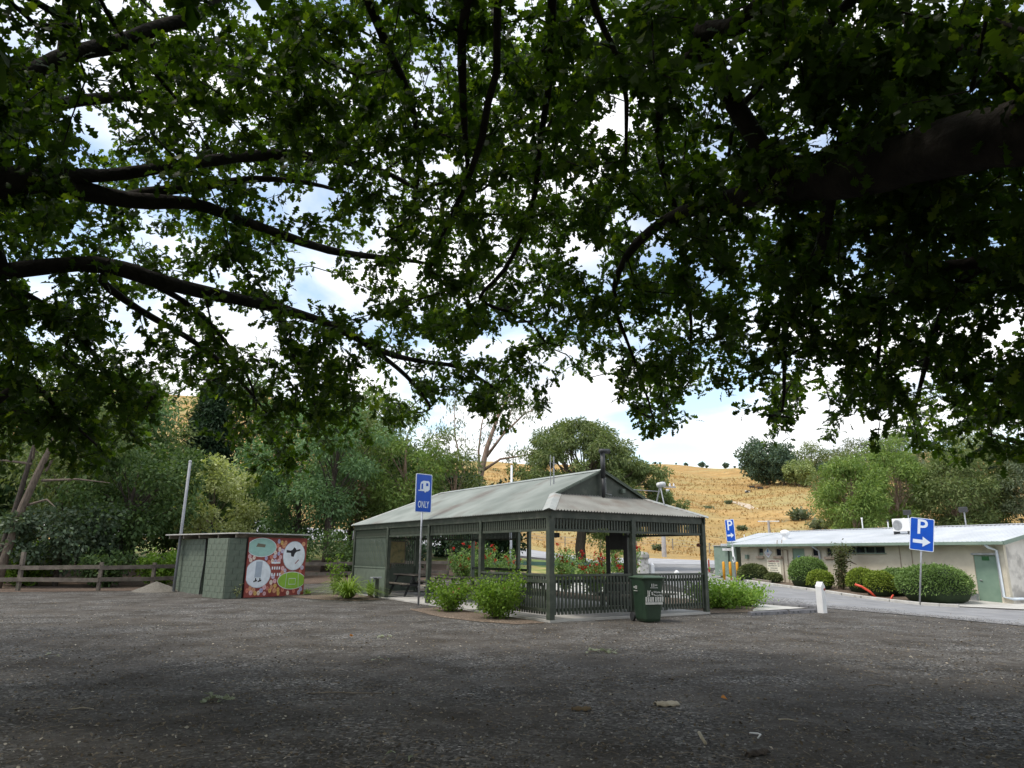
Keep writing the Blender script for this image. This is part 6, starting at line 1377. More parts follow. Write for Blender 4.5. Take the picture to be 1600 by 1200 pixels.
# ---------------------------------------------------------------- plants
M_stem = mat('brown_stem', (.07, .05, .035), (.12, .09, .06), rough=.9, scale=8)
LM = {
    'hedge': leafmat('hedge_leaf', (.10, .165, .05), (.195, .295, .095), (.26, .37, .13), trans=.22),
    'hedge_y': leafmat('yellow_hedge_leaf', (.125, .18, .03), (.24, .31, .05), (.32, .38, .07), trans=.22),
    'hedge_d': leafmat('dull_hedge_leaf', (.085, .115, .045), (.16, .185, .07), (.22, .23, .11), trans=.2),
    'bush': leafmat('bush_leaf', (.09, .17, .025), (.19, .30, .05), (.26, .36, .08), trans=.4),
    'rose': leafmat('rose_leaf', (.10, .19, .05), (.21, .32, .11), (.32, .42, .20), trans=.35),
    'strap': leafmat('strap_leaf', (.11, .19, .03), (.23, .33, .06), (.36, .42, .14), trans=.3),
    'daisy': leafmat('daisy_leaf', (.13, .24, .04), (.26, .40, .08), (.34, .46, .12), trans=.35),
    'gum': leafmat('gum_leaf', (.10, .145, .058), (.185, .225, .09), (.25, .27, .12), trans=.3),
    'gum_g': leafmat('grey_gum_leaf', (.105, .14, .085), (.175, .205, .13), (.23, .245, .17), trans=.25),
    'gum_y': leafmat('young_gum_leaf', (.115, .19, .055), (.21, .29, .08), (.27, .33, .10), trans=.32),
    'dark': leafmat('dark_evergreen_leaf', (.016, .036, .017), (.035, .065, .032), (.05, .085, .04), trans=.2),
    'broad': leafmat('broad_leaf', (.045, .085, .03), (.10, .155, .055), (.15, .20, .09), trans=.3),
    'silver': leafmat('silver_leaf', (.06, .095, .055), (.115, .155, .10), (.18, .21, .15), trans=.25),
    'pale': leafmat('pale_yellow_leaf', (.28, .32, .13), (.47, .50, .25), (.58, .60, .36), trans=.35),
    'wattle': leafmat('wattle_leaf', (.08, .155, .07), (.17, .27, .125), (.23, .33, .165), trans=.3),
    'hilldark': leafmat('far_dark_leaf', (.06, .10, .07), (.10, .15, .10), (.13, .175, .115), trans=.2),
    'hillpale': leafmat('far_pale_leaf', (.19, .25, .10), (.30, .36, .16), (.36, .40, .19), trans=.25),
    'creep': leafmat('creeper_leaf', (.05, .07, .025), (.11, .12, .05), (.20, .15, .09), trans=.3),
}
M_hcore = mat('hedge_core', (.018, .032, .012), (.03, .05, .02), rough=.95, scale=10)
def hedge(label, x, y, rx, ry, h, kind='hedge', n=5200, rz=0.0, sq=.88, size=.075):
    o = thing('clipped_hedge', label, 'hedge', (x, y, tz(x, y)), rz, 'clipped hedges along the amenities garden')
    d = rand_dirs(n); d[:, 2] = np.abs(d[:, 2]) * 1.0 - .25 * (rng.random(n) < .3)
    def shape(d):
        e = np.sign(d) * np.abs(d) ** sq
        e /= np.maximum((np.abs(e) ** 2.25).sum(1, keepdims=True) ** (1 / 2.25), 1e-6)
        ph = np.arctan2(d[:, 1], d[:, 0]); wob = 1 + .06 * np.sin(3 * ph + x + 2 * d[:, 2]) + .035 * np.sin(5 * ph + 2 * y + 3 * d[:, 2]) + .02 * np.sin(9 * ph + 6 * d[:, 2])
        return np.stack([e[:, 0] * rx * wob, e[:, 1] * ry * wob, h * .42 + e[:, 2] * h * .58 * (1 + .3 * (wob - 1))], 1)
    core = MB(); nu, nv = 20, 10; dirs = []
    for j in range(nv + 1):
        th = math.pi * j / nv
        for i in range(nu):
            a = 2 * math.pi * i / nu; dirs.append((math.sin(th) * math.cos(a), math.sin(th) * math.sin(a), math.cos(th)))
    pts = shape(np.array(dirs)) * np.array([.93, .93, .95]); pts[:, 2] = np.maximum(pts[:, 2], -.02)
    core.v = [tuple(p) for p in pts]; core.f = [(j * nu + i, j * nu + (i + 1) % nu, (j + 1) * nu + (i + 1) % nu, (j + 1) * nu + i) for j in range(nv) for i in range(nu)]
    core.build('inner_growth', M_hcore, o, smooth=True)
    P_ = shape(d) * (1 + rng.normal(0, .024, (n, 1)) - .03 + (rng.random((n, 1)) < .03) * rng.uniform(0, .10, (n, 1))); k = P_[:, 2] > .03
    leaf_obj('foliage', P_[k], (d + rand_dirs(n) * .9)[k], size * rng.uniform(.6, 1.3, k.sum()), OVAL, LM[kind], o)
    MB().tube([(0, 0, -.05), (0, 0, h * .5)], [.05, .03], 6).build('stem', M_stem, o)
    return o
hedge('olive topiary mound at the left foot of the amenities wall', 12.95, 38.6, .74, .62, .88, 'hedge_d', 4200)
hedge('smallest olive topiary ball below the camping fees board', 13.6, 37.4, .42, .38, .48, 'hedge_d', 2200)
hedge('tall rounded green topiary in front of the green amenities door', 14.1, 34.2, .84, .78, 1.38, 'hedge', 6500)
hedge('low yellow green topiary just behind the white bollard', 14.15, 33.1, .55, .50, .82, 'hedge_y', 4200)
hedge('dark yellow green topiary block beside the bent red pipe', 15.5, 31.9, .62, .60, 1.0, 'hedge_y', 4600)
hedge('bright yellow green topiary between red pipe and big hedge', 15.55, 30.5, .58, .58, 1.0, 'hedge_y', 4200)
hedge('green topiary hedge mostly hidden behind the biggest hedge', 16.6, 30.9, .9, .7, 1.1, 'hedge', 4200)
hedge('biggest rounded green hedge beside the tilted parking sign', 16.65, 28.45, 1.38, .98, 1.42, 'hedge', 9500, R(8))
# creeper stump by the amenities wall
cr = thing('creeper_stump', 'leaning stump wrapped in scruffy creeper beside the amenities wall', 'plant', (15.0, 32.9, tz(15.0, 32.9)))
MB().tube([(0, 0, -.05), (.05, 0, .6), (.18, .02, 1.2), (.12, 0, 1.75)], [.14, .12, .11, .08], 8).tube([(.15, 0, 1.25), (.5, -.1, 1.25), (.75, -.15, 1.12)], [.05, .035, .015], 6).build('trunk', M_stem, cr)
n = 2600; t = rng.random(n); P_ = np.stack([.05 + .13 * t, 0 * t, .15 + 1.75 * t], 1) + rng.normal(0, 1, (n, 3)) * np.array([.12, .12, .06]) * (1 + 1.1 * ss((t - .65) / .3))[:, None]
leaf_obj('foliage', P_, rand_dirs(n) + [0, 0, -.2], .09 * rng.uniform(.6, 1.3, n), OVAL, LM['creep'], cr)
# bent red pipe
M_redpipe = mat('red_plastic_pipe', (.55, .06, .03), (.62, .09, .05), rough=.4)
rp_ = tag(MB().tube([(0, 0, 0), (-.16, .1, .22), (-.42, .25, .42), (-.62, .38, .50)], .05, 8).build('red_pipe', M_redpipe, None, smooth=True), 'bent red plastic pipe rising from the garden bed', 'pipe'); rp_.location = (15.05, 29.95, tz(15.05, 29.95))
rp2 = tag(MB().tube([(0, 0, 0), (.1, .05, .12), (.18, .12, .16)], .04, 8).build('red_pipe', M_redpipe, None, smooth=True), 'short red pipe stub right of the bent red pipe', 'pipe'); rp2.location = (15.35, 29.35, tz(15.35, 29.35))
ed = tag(MB().bar((12.75, 38.0, .40), (13.0, 36.2, .34), .12, .12).build('timber_edging', M_wood), 'grey timber edging sleeper below the olive topiary mound', 'sleeper')

def bush(name, label, x, y, r, h, kind, n=3000, size=.06, cat='bush', stems=14, flowers=None, droop=.0, low=.1, group=None, tmpl=OVAL, spread=1.0):
    o = thing(name, label, cat, (x, y, tz(x, y)), 0, group)
    st = MB(); cl = []
    for i in range(stems):
        a = 2 * math.pi * (i + random.random()) / stems; rr = r * random.uniform(.35, 1.0) * spread; hh = h * random.uniform(.55, 1.0) * (1 - .25 * (rr / r) ** 2)
        p0 = (random.uniform(-.06, .06), random.uniform(-.06, .06), -.03); p1 = (rr * .45 * math.cos(a), rr * .45 * math.sin(a), hh * .5); p2 = (rr * math.cos(a), rr * math.sin(a), hh)
        st.tube([p0, p1, p2], [.012, .009, .004], 4, cap=False)
        for t in np.linspace(.3, 1.0, 6):
            q = [(1 - t) ** 2 * p0[k] + 2 * t * (1 - t) * p1[k] + t * t * p2[k] for k in range(3)]
            cl.append(q)
    st.build('stem', M_stem, o)
    cl = np.array(cl); idx = rng.integers(0, len(cl), n)
    P_ = cl[idx] + rng.normal(0, r * .13, (n, 3)) * [1, 1, .9]
    k = P_[:, 2] > low * h * rng.random(n)
    leaf_obj('foliage', P_[k], (rand_dirs(n) + [0, 0, .25 - droop])[k], size * rng.uniform(.55, 1.3, k.sum()), tmpl, LM[kind], o)
    if flowers:
        fn, fm, fs = flowers
        c = cl[rng.integers(0, len(cl), fn)]; c = c[np.argsort(c[:, 2])][-fn:]
        tops = c + np.array([0, 0, 1]) * rng.uniform(.08, .38, (fn, 1)) + rng.normal(0, .04, (fn, 3))
        k2 = 14
        FP = np.repeat(tops, k2, 0); FD = rand_dirs(fn * k2); FP = FP + FD * fs * .15
        leaf_obj('flowers', FP, FD, fs * rng.uniform(.6, 1.0, fn * k2), OVAL, fm, o)
    return o
M_rosered = leafmat('rose_petal', (.30, .012, .012), (.50, .03, .02), (.55, .07, .03), trans=.25, tint=(1.1, .6, .6))
M_pink = leafmat('pink_petal', (.55, .16, .18), (.65, .25, .26), trans=.3, tint=(1, .9, .9))
M_wpetal = leafmat('white_petal', (.75, .75, .72), (.85, .85, .82), trans=.25, tint=(1, 1, 1))
bush('leafy_shrub', 'loose green bush with pink buds just right of the caravan sign', -1.62, 19.85, .80, .92, 'bush', 2600, .075, flowers=(5, M_pink, .06))
bush('leafy_shrub', 'fuller bright green bush against the pavilion side railing', -.30, 17.85, .85, 1.18, 'bush', 5200, .07, stems=22, flowers=(3, M_pink, .05))
bush('flowering_shrub', 'bright green flowering shrub beside the pavilion right corner', 6.35, 22.0, 1.15, .92, 'daisy', 5200, .085, stems=30, flowers=(22, M_wpetal, .06))
bush('flowering_shrub', 'lower bright green shrub spilling towards the wheel stops', 7.45, 23.0, .8, .62, 'daisy', 2800, .075, stems=20, flowers=(10, M_wpetal, .05))
rl = ['tall red rose bush seen left of the near corner post', 'red rose bush with many blooms right of the near corner post', 'tall yellow green rose bush with red blooms before the barbecue', 'red rose bush seen behind the middle picnic table', 'pale leaved rose bush seen beside the rear pavilion posts', 'red rose bush seen just right of the caravan sign post']
for (x, y, h, fn), lb in zip(((2.2, 29.2, 1.75, 14), (3.15, 27.2, 1.8, 26), (4.1, 25.8, 2.05, 18), (-1.3, 33.0, 2.1, 12), (-.2, 31.9, 1.8, 8), (-2.2, 33.6, 2.0, 8)), rl):
    bush('rose_bush', lb, x, y, .75, h, 'rose', 2600, .085, 'rose bush', 16, (fn * 2, M_rosered, .105), group='roses behind the pavilion')
def strap_plant(label, x, y, r, h, n, kind='strap'):
    o = thing('strap_leaf_plant', label, 'plant', (x, y, tz(x, y)))
    mb = MB()
    for i in range(n):
        a = random.uniform(0, 6.283); rr = r * random.uniform(.25, 1.05); hh = h * random.uniform(.6, 1.05) * (1.1 - .5 * rr / r); w = random.uniform(.018, .03)
        tx, ty = -math.sin(a) * w, math.cos(a) * w
        pts = []
        for t in (0, .25, .5, .75, 1.0):
            ra = rr * t ** 1.3; zz = hh * (1.9 * t - (1.0 + .55 * rr / r) * t * t)
            pts.append((math.cos(a) * (ra + .05), math.sin(a) * (ra + .05), max(zz, .01), 1 - t * .85))
        b0 = len(mb.v)
        for px, py, pz, k in pts: mb.v += [(px - tx * k, py - ty * k, pz), (px + tx * k, py + ty * k, pz)]
        for j in range(4): mb.f.append((b0 + 2 * j, b0 + 2 * j + 1, b0 + 2 * j + 3, b0 + 2 * j + 2))
    q = mb.build('blades', LM[kind], o); q['kind'] = 'stuff'
    MB().lathe([(.12, -.05), (.14, .05), (.05, .1)], 8).build('crown_base', M_stem, o)
    return o
strap_plant('large pale strap leaf clump left of the pavilion', -5.5, 24.65, 1.65, 1.15, 260)
strap_plant('small dark upright strap leaf clump beside the slatted bay', -4.95, 25.75, .45, .95, 70, 'bush')
strap_plant('tiny strap leaf tuft at the foot of the mural', -7.4, 26.6, .32, .42, 26)
bush('leafy_shrub', 'tall thin young shrub standing behind the strap leaf clump', -6.4, 26.6, .42, 1.6, 'bush', 380, .10, stems=5)
bush('leafy_shrub', 'dry tuft of weeds against the green shed doorway', -9.35, 24.8, .22, .55, 'pale', 160, .05, stems=5)

# ---------------------------------------------------------------- trees
M_bark = mat('grey_brown_bark', (.09, .07, .055), (.17, .135, .105), rough=.95, scale=5, bump=.8, bscale=22, stretch=(4, 4, .8))
M_barkd = mat('dark_bark', (.045, .036, .030), (.085, .068, .055), rough=.95, scale=5, bump=.8, bscale=22, stretch=(4, 4, .8))
M_barkr = mat('reddish_gum_bark', (.19, .125, .09), (.32, .235, .18), rough=.9, scale=3, bump=.5, bscale=18, stretch=(3, 3, .6))
def tree(name, label, x, y, h, rx, z0, kind, nc=26, nl=260, lsz=.22, bark=None, tr=.16, lean=(0, 0), group=None, clump=.34, ry=None, tmpl=BLADE, droop=.25, fill=.35, cone=False, z_off=0.0, dome=True, seed=None):
    """tapered trunk, a limb to every clump, many leaf faces spread through each clump"""
    o = thing(name, label, 'tree', (x, y, tz(x, y) + z_off), 0, group)
    ry = ry or rx; bark = bark or M_bark
    zc, rz_ = (h + z0) / 2, (h - z0) / 2
    C = []
    for i in range(nc):
        if cone:
            t = (i + random.random()) / nc; rr = rx * (1 - t) ** .8 * random.uniform(.35, 1.0); a = i * 2.4 + random.random()
            C.append((rr * math.cos(a), rr * math.sin(a), z0 + (h - z0) * t * .97, rx * clump * (1.1 - .8 * t)))
        else:
            d = rand_dirs(1)[0]; k = random.uniform(fill, .92) ** .6
            zz = zc + d[2] * rz_ * k
            wide = 1.0 if not dome else (1.0 - .25 * max(0, -d[2]))
            C.append((d[0] * rx * k * wide, d[1] * ry * k * wide, zz, min(rx, ry) * clump * random.uniform(.65, 1.2)))
    C = np.array(C); C[:, 0] += lean[0] * C[:, 2] / h; C[:, 1] += lean[1] * C[:, 2] / h
    top = (lean[0] * .75, lean[1] * .75, h * .80)
    tp = [(0, 0, -.3)] + [(lean[0] * .75 * t + .06 * h * .12 * math.sin(7 * t + x), lean[1] * .75 * t + .05 * math.sin(5 * t + y), h * .8 * t) for t in (.15, .35, .55, .78, 1.0)]
    MB().tube(tp, [tr * 1.35, tr, tr * .85, tr * .65, tr * .4, tr * .12], 9).build('trunk', bark, o, smooth=True)
    lm = MB()
    for c in C:
        t = min(max(.25 + .55 * (c[2] / h) - .18 * random.random(), .18), .95)
        b0 = Vector((lean[0] * .75 * t, lean[1] * .75 * t, h * .8 * t)); e = Vector(c[:3])
        if e.z < b0.z: b0.z = max(e.z - .1 * h, h * .1)
        md = b0.lerp(e, .5) + Vector((random.uniform(-.1, .1) * rx, random.uniform(-.1, .1) * rx, .08 * h * random.uniform(-.3, 1)))
        r0 = tr * .38 * (1.1 - t)
        lm.tube([b0, md, e], [max(r0, .015), max(r0 * .6, .01), .006], 5, cap=False)
    lm.build('limbs', bark, o, smooth=True)
    n = nc * nl; ci = np.repeat(np.arange(nc), nl); d = rand_dirs(n); rr = rng.random(n) ** .45
    P_ = C[ci, :3] + d * (C[ci, 3] * rr)[:, None] * [1, 1, .72]
    leaf_obj('crown', P_, d * .8 + rand_dirs(n) * .8 + [0, 0, -droop], lsz * rng.uniform(.6, 1.35, n), tmpl, LM[kind], o)
    return o
# the wood on the left, front to back
F = 'trees behind the left fence'
tw = thing('twin_trunk_tree', 'leaning pair of bare dark trunks behind the left fence', 'tree', (-20.6, 29.0, tz(-20.6, 29)), 0, F)
MB().tube([(-.15, 0, -.3), (-.02, 0, 1.2), (.25, .1, 3.2), (.5, .1, 5.2), (.8, .2, 8.0)], [.13, .12, .105, .09, .06], 9).build('trunk', M_barkd, tw, smooth=True)
MB().tube([(.15, -.1, -.3), (.3, -.1, 1.2), (.65, -.1, 3.2), (1.05, -.05, 4.7), (1.8, .1, 7.4)], [.18, .16, .145, .135, .07], 9).build('trunk', M_bark, tw, smooth=True)
lm = MB()
for p in ([(1.2, 0, 4.3), (2.8, -.2, 4.35), (4.2, -.3, 4.2)], [(.6, .1, 5.0), (-.4, -.2, 5.1), (-1.4, -.2, 5.0)], [(.6, .1, 5.2), (.8, -.2, 5.9), (1.1, -.4, 6.4)], [(.8, 0, 3.3), (1.8, -.4, 3.5), (2.3, -.6, 3.2)], [(1.3, 0, 4.7), (2.0, -.4, 5.8), (2.6, -.5, 6.6)]): lm.tube(p, [.06, .04, .012], 5)
lm.build('limbs', M_bark, tw)
cc = np.array([(2.5, .2, 7.4, 1.5), (.8, .2, 8.2, 1.6), (3.6, .5, 6.6, 1.2), (-.8, 0, 7.2, 1.4), (1.6, -.5, 9, 1.6)]); ci = np.repeat(np.arange(5), 700); d = rand_dirs(3500)
leaf_obj('crown', cc[ci, :3] + d * (cc[ci, 3] * rng.random(3500) ** .5)[:, None], d + rand_dirs(3500) + [0, 0, -.3], .2 * rng.uniform(.6, 1.3, 3500), BLADE, LM['gum'], tw)
tree('broadleaf_tree', 'dark broad leaved tree behind the fence nearest the shed', -18.0, 33.0, 6.8, 3.1, .9, 'broad', 38, 300, .19, M_barkd, .18, (.6, 0), F, .36, tmpl=OVAL)
tree('broadleaf_tree', 'silvery leaved low tree behind the middle of the left fence', -19.2, 30.6, 3.6, 2.1, .6, 'silver', 22, 280, .18, M_barkd, .10, (0, 0), F, .40, tmpl=OVAL)
tree('gum_tree', 'feathery gum tree behind the twin leaning trunks', -22.0, 34.5, 10.2, 3.6, 1.2, 'gum', 34, 260, .24, M_bark, .2, (.4, 0), F, .36)
tree('gum_tree', 'grey green gum at the far left edge behind the fence', -27.5, 33.0, 10.6, 3.8, .8, 'gum', 34, 260, .24, M_bark, .2, (0, 0), F, .38)
tree('wattle_tree', 'tall green wattle rising behind the dark broad leaved tree', -23.0, 39.5, 11.6, 3.5, 2.2, 'wattle', 34, 260, .26, M_barkd, .2, (.5, 0), F, .36)
tree('pale_tree', 'pale yellow green rounded tree just behind the shed', -16.0, 38.0, 6.3, 2.4, .9, 'pale', 30, 330, .17, M_bark, .12, (0, 0), F, .36, tmpl=OVAL)
tree('cypress_tree', 'very dark conical cypress behind the pale yellow tree', -21.0, 48.0, 12.8, 3.4, .8, 'dark', 80, 330, .32, M_barkd, .2, (0, 0), F, .42, cone=True)
tree('wattle_tree', 'soft green wattle left of the dark trunk behind the shed', -12.6, 42.0, 9.8, 3.4, 1.0, 'wattle', 36, 300, .24, M_barkd, .18, (0, 0), F, .36)
tree('wattle_tree', 'soft green wattle with dark upright trunk right of the shed', -10.4, 40.5, 10.2, 3.0, 2.6, 'wattle', 28, 290, .24, M_barkd, .22, (.3, 0), F, .38)
tree('gum_tree', 'tall gum with reddish trunk left of the pavilion roof', -9.8, 45.5, 11.8, 3.4, 2.2, 'gum', 40, 250, .26, M_barkr, .24, (.3, 0), F, .34)
tree('gum_tree', 'feathery gum rising behind the pavilion roof left end', -6.6, 45.0, 10.4, 3.0, 1.0, 'gum_y', 36, 260, .25, M_barkr, .2, (-.3, 0), F, .36)
tree('gum_tree', 'slender dull green gum second behind the pavilion roof', -3.9, 47.5, 9.4, 2.4, 1.0, 'gum', 28, 240, .25, M_barkr, .16, (.2, 0), F, .38)
tree('gum_tree', 'broad dull gum filling behind the cypress', -24.5, 46.0, 13.0, 4.6, 2.0, 'gum', 40, 240, .3, M_bark, .26, (0, 0), F, .36)
tree('gum_tree', 'tall dull gum farthest left in the back row', -35.0, 44.0, 13.0, 5.0, 1.4, 'gum_g', 40, 240, .32, M_bark, .26, (0, 0), F, .38)
tree('wattle_tree', 'dark green wattle filling between shed and tall gum', -14.8, 46.5, 13.0, 3.2, .8, 'wattle', 34, 250, .28, M_barkd, .2, (0, 0), F, .38)
for x, y, h, r_, k, lb in ((-31.0, 36.5, 7.0, 3.6, 'broad', 'dark full crowned tree low at the far left'), (-25.5, 37.5, 9.5, 3.4, 'wattle', 'green wattle low behind the feathery gum'), (-24.5, 42.0, 11.0, 3.8, 'broad', 'dark full crowned tree behind the wattles'), (-29.5, 47.0, 12.0, 4.4, 'wattle', 'tall green wattle in the back row at the left'),
                            (-20.6, 54.0, 14.0, 4.4, 'broad', 'dark full crowned tree behind the cypress'), (-12.0, 53.0, 13.0, 4.0, 'wattle', 'tall green wattle in the back row behind the shed'), (-18.5, 42.8, 6.0, 3.0, 'broad', 'dark full crowned tree between pale tree and cypress'), (-8.0, 52.5, 8.8, 3.8, 'broad', 'dark full crowned tree behind the tall reddish gum'), (-4.6, 53.5, 6.8, 3.0, 'dark', 'very dark full crowned tree behind the pavilion left end'), (-1.2, 52.0, 5.6, 2.6, 'dark', 'very dark full crowned tree behind the pavilion ridge')):
    tree('back_row_tree', lb, x, y, h, r_, .3, k, 40, 240, .30, M_barkd, .2, (0, 0), F, .40, tmpl=OVAL, fill=.2)
for i, (x, y, r_, h, k, lb) in enumerate(((-23.5, 29.6, 1.6, 1.9, 'broad', 'dark low shrub behind the fence at the far left'), (-20.6, 30.6, 1.5, 1.7, 'bush', 'green low shrub at the foot of the twin trunks'), (-17.0, 30.2, 1.3, 1.6, 'broad', 'dark low shrub behind the middle fence post'), (-15.0, 31.0, 1.1, 1.5, 'bush', 'yellow green low shrub behind the gravel heap'), (-8.6, 38.5, 1.9, 2.6, 'broad', 'dark shrub behind the fence right of the mural'), (-5.8, 39.2, 1.9, 2.8, 'dark', 'very dark shrub behind the fence left of the pavilion'), (-2.4, 40.2, 1.8, 3.0, 'dark', 'very dark shrub seen through the pavilion behind the roses'), (-11.8, 37.5, 1.6, 2.6, 'broad', 'dark shrub directly behind the mural end of the shed'), (-26.5, 30.5, 1.8, 2.3, 'dark', 'very dark shrub at the far left behind the fence'), (-18.8, 33.5, 1.8, 2.4, 'dark', 'very dark shrub behind the silvery tree'), (-13.4, 34.0, 1.8, 2.4, 'dark', 'very dark shrub behind the shed roof'), (-21.8, 32.2, 1.8, 2.2, 'broad', 'dark shrub between feathery gum and twin trunks'), (-29.5, 31.5, 2.0, 2.5, 'broad', 'dark shrub beyond the left end of the fence'))):
    bush('understorey_shrub', lb, x, y, r_, h, k, 2600, .17, 'shrub', 20, low=.02, group='shrubs behind the left fence')
sg = thing('sparse_gum_tree', 'sparse gum with bare pale branches left of the white pole', 'tree', (-3.1, 57, tz(-3.1, 57)), 0)
MB().tube([(0, 0, -.3), (.2, 0, 3), (.55, 0, 6.0), (1.1, 0, 8.6), (1.9, 0, 11.0), (3.4, 0, 14)], [.34, .3, .26, .2, .13, .04], 9).build('trunk', M_barkr, sg, smooth=True)
lm = MB(); tips = []
for p in ([(.55, 0, 6.0), (.4, 0, 8.2), (.6, .2, 10.5), (1.2, .2, 13)], [(.9, 0, 7.6), (2.4, -.2, 9.6), (4.2, -.2, 11.4), (5.6, 0, 12.0)], [(.7, 0, 6.6), (2.2, 0, 7.6), (4.2, 0, 7.9), (5.8, -.1, 8.4)], [(.3, 0, 4.5), (-.9, .1, 6.8), (-1.6, .2, 9.5), (-1.7, .2, 12.2)], [(1.9, 0, 11), (2.0, .2, 12.6), (2.4, .3, 14.4)], [(.2, 0, 3.0), (-1.6, 0, 5.2), (-2.8, 0, 7.8), (-3.2, 0, 10)], [(2.4, -.2, 9.6), (2.9, 0, 11.2), (3.4, .2, 12.8)]):
    lm.tube(p, [.15, .10, .06, .015][-len(p):], 6)
    for t in (.45, .6, .75, .9, 1.0):
        k = min(int(t * (len(p) - 1)), len(p) - 2); q = Vector(p[k]).lerp(Vector(p[k + 1]), t * (len(p) - 1) - k); e = q + Vector((random.uniform(-.9, .9), random.uniform(-.6, .6), random.uniform(.1, 1.1)))
        lm.tube([q, q.lerp(e, .5) + Vector((0, 0, .15)), e], [.03, .02, .006], 4); tips.append(e)
lm.build('limbs', M_barkr, sg, smooth=True)
tips = np.array(tips); ci = np.repeat(np.arange(len(tips)), 95); n = len(ci)
leaf_obj('crown', tips[ci] + rng.normal(0, .36, (n, 3)) * [1, 1, 1.1] - [0, 0, .2], rand_dirs(n) * .7 + [0, 0, -1], .26 * rng.uniform(.6, 1.3, n), BLADE, LM['gum_g'], sg)
# the big gum behind the pavilion: layered crown with tufts
bg = thing('spreading_gum_tree', 'large spreading gum tree towering behind the pavilion roof', 'tree', (5.0, 50.5, tz(5.0, 50.5)), 0)
MB().tube([(0, 0, -.3), (-.1, 0, 1.4), (.1, 0, 3.0), (.5, .2, 5.0), (.6, .2, 7.6)], [.42, .36, .33, .25, .1], 10).build('trunk', M_barkd, bg, smooth=True)
C = []
for i in range(115):
    a = random.uniform(0, 6.283); t = random.random()
    zz = 4.0 + 6.2 * t ** .8; env = 4.7 * math.sqrt(max(.02, 1 - ((zz - 5.0) / 5.4) ** 2)); rr = env * random.uniform(.25, 1.0) ** .5
    C.append((rr * math.cos(a) - .3, rr * math.sin(a) * .9, zz, random.uniform(.55, .95)))
for i in range(34):
    C.append((3.6 + random.gauss(0, 1.15), random.gauss(0, 1.2), 6.6 + random.gauss(0, .85), random.uniform(.45, .75)))
for i in range(10): C.append((5.7 + random.gauss(0, .45), random.gauss(0, .5), 5.2 + random.gauss(0, .4), .5))
for i in range(16): C.append((2.6 + random.gauss(0, 1.1), random.gauss(0, 1.0), 2.6 + random.gauss(0, .5), .6))
C = np.array(C); lm = MB()
for i, c in enumerate(C):
    t = random.uniform(.25, .8); b0 = Vector((.4 * t, .1 * t, 2.0 + 4.4 * t)); e = Vector(c[:3])
    if e.z < b0.z: b0 = Vector((.1, 0, 2.6))
    lm.tube([b0, b0.lerp(e, .5) + Vector((random.uniform(-.3, .3), random.uniform(-.3, .3), .25)), e], [.10, .05, .012], 5, cap=False)
lm.build('limbs', M_bark, bg, smooth=True)
ci = np.repeat(np.arange(len(C)), 300); n = len(ci); d = rand_dirs(n)
leaf_obj('crown', C[ci, :3] + d * (C[ci, 3] * rng.random(n) ** .4)[:, None] * [1, 1, .62], d * .6 + rand_dirs(n) * .6 + [0, 0, -.35], .25 * rng.uniform(.6, 1.35, n), BLADE, LM['gum'], bg)
tree('gum_tree', 'dense dark gum seen under the roof right of the roses', 8.3, 58, 4.6, 2.2, .6, 'gum', 20, 240, .22, M_bark, .15, (0, 0), None, .42)
# gums behind the amenities block
Gn = 'gum trees behind the amenities block'
for i, (x, y, h, r_, k, lb) in enumerate(((33.0, 68, 10.6, 3.4, 'gum_y', 'bright green gum leftmost in the row behind the amenities roof'), (38.4, 70, 12.4, 3.6, 'gum_y', 'bright green gum second in the row behind the amenities roof'), (42.0, 67, 11.2, 3.4, 'gum', 'dull green gum above the roof air conditioner'), (46.0, 70, 12.0, 3.8, 'gum', 'olive gum above the tilted parking sign'), (50.0, 66, 11.4, 3.8, 'gum_g', 'grey green gum right of the tilted parking sign'), (55.0, 70, 12.6, 4.2, 'gum_g', 'grey green gum at the right edge of the row'), (60.5, 72, 12.6, 4.6, 'gum', 'dull gum farthest right behind the amenities block'), (36.0, 76, 11.5, 3.4, 'gum', 'olive gum set back behind the bright green gums'), (44.5, 80, 13.0, 4.2, 'gum_g', 'grey gum set back behind the olive gum'), (52.5, 80, 13.6, 4.4, 'gum', 'dull gum set back at the right of the row'))):
    tree('gum_tree', lb, x, y, h, r_, 1.0 if i < 2 else 1.4, k, 50, 300, .31, M_barkr, .2, (random.uniform(-.5, .5), 0), Gn, .36, fill=.4)
# trees on the hill
def on_hill(px_az, r_):
    return r_ * math.sin(R(px_az)), r_ * math.cos(R(px_az))
x, y = on_hill(20.2, 212); tree('hill_tree', 'large dark rounded tree standing on the golden hill', x, y, 12.5, 8.2, .6, 'hilldark', 60, 190, .7, M_barkd, .5, (0, 0), None, .32, tmpl=OVAL, fill=.3)
x, y = on_hill(22.4, 206); tree('hill_tree', 'pale green domed tree right of the dark hill tree', x, y, 7.4, 4.4, .8, 'hillpale', 44, 170, .55, M_bark, .35, (0, 0), None, .34, tmpl=OVAL, fill=.3)
x, y = on_hill(21.3, 209); tree('hill_tree', 'mid green tree between dark and pale hill trees', x, y, 7.6, 3.8, .8, 'hilldark', 30, 150, .55, M_bark, .3, (0, 0), None, .36, tmpl=OVAL)
x, y = on_hill(23.4, 236); tree('hill_tree', 'olive brown tree behind the pale domed hill tree', x, y, 12.0, 6.0, 1.5, 'gum', 36, 150, .7, M_bark, .4, (0, 0), None, .34)
x, y = on_hill(24.2, 212); tree('hill_tree', 'small dark tree beside the white roofed hill shed', x, y, 5.6, 3.0, .8, 'hilldark', 22, 140, .5, M_barkd, .2, (0, 0), None, .38, tmpl=OVAL)
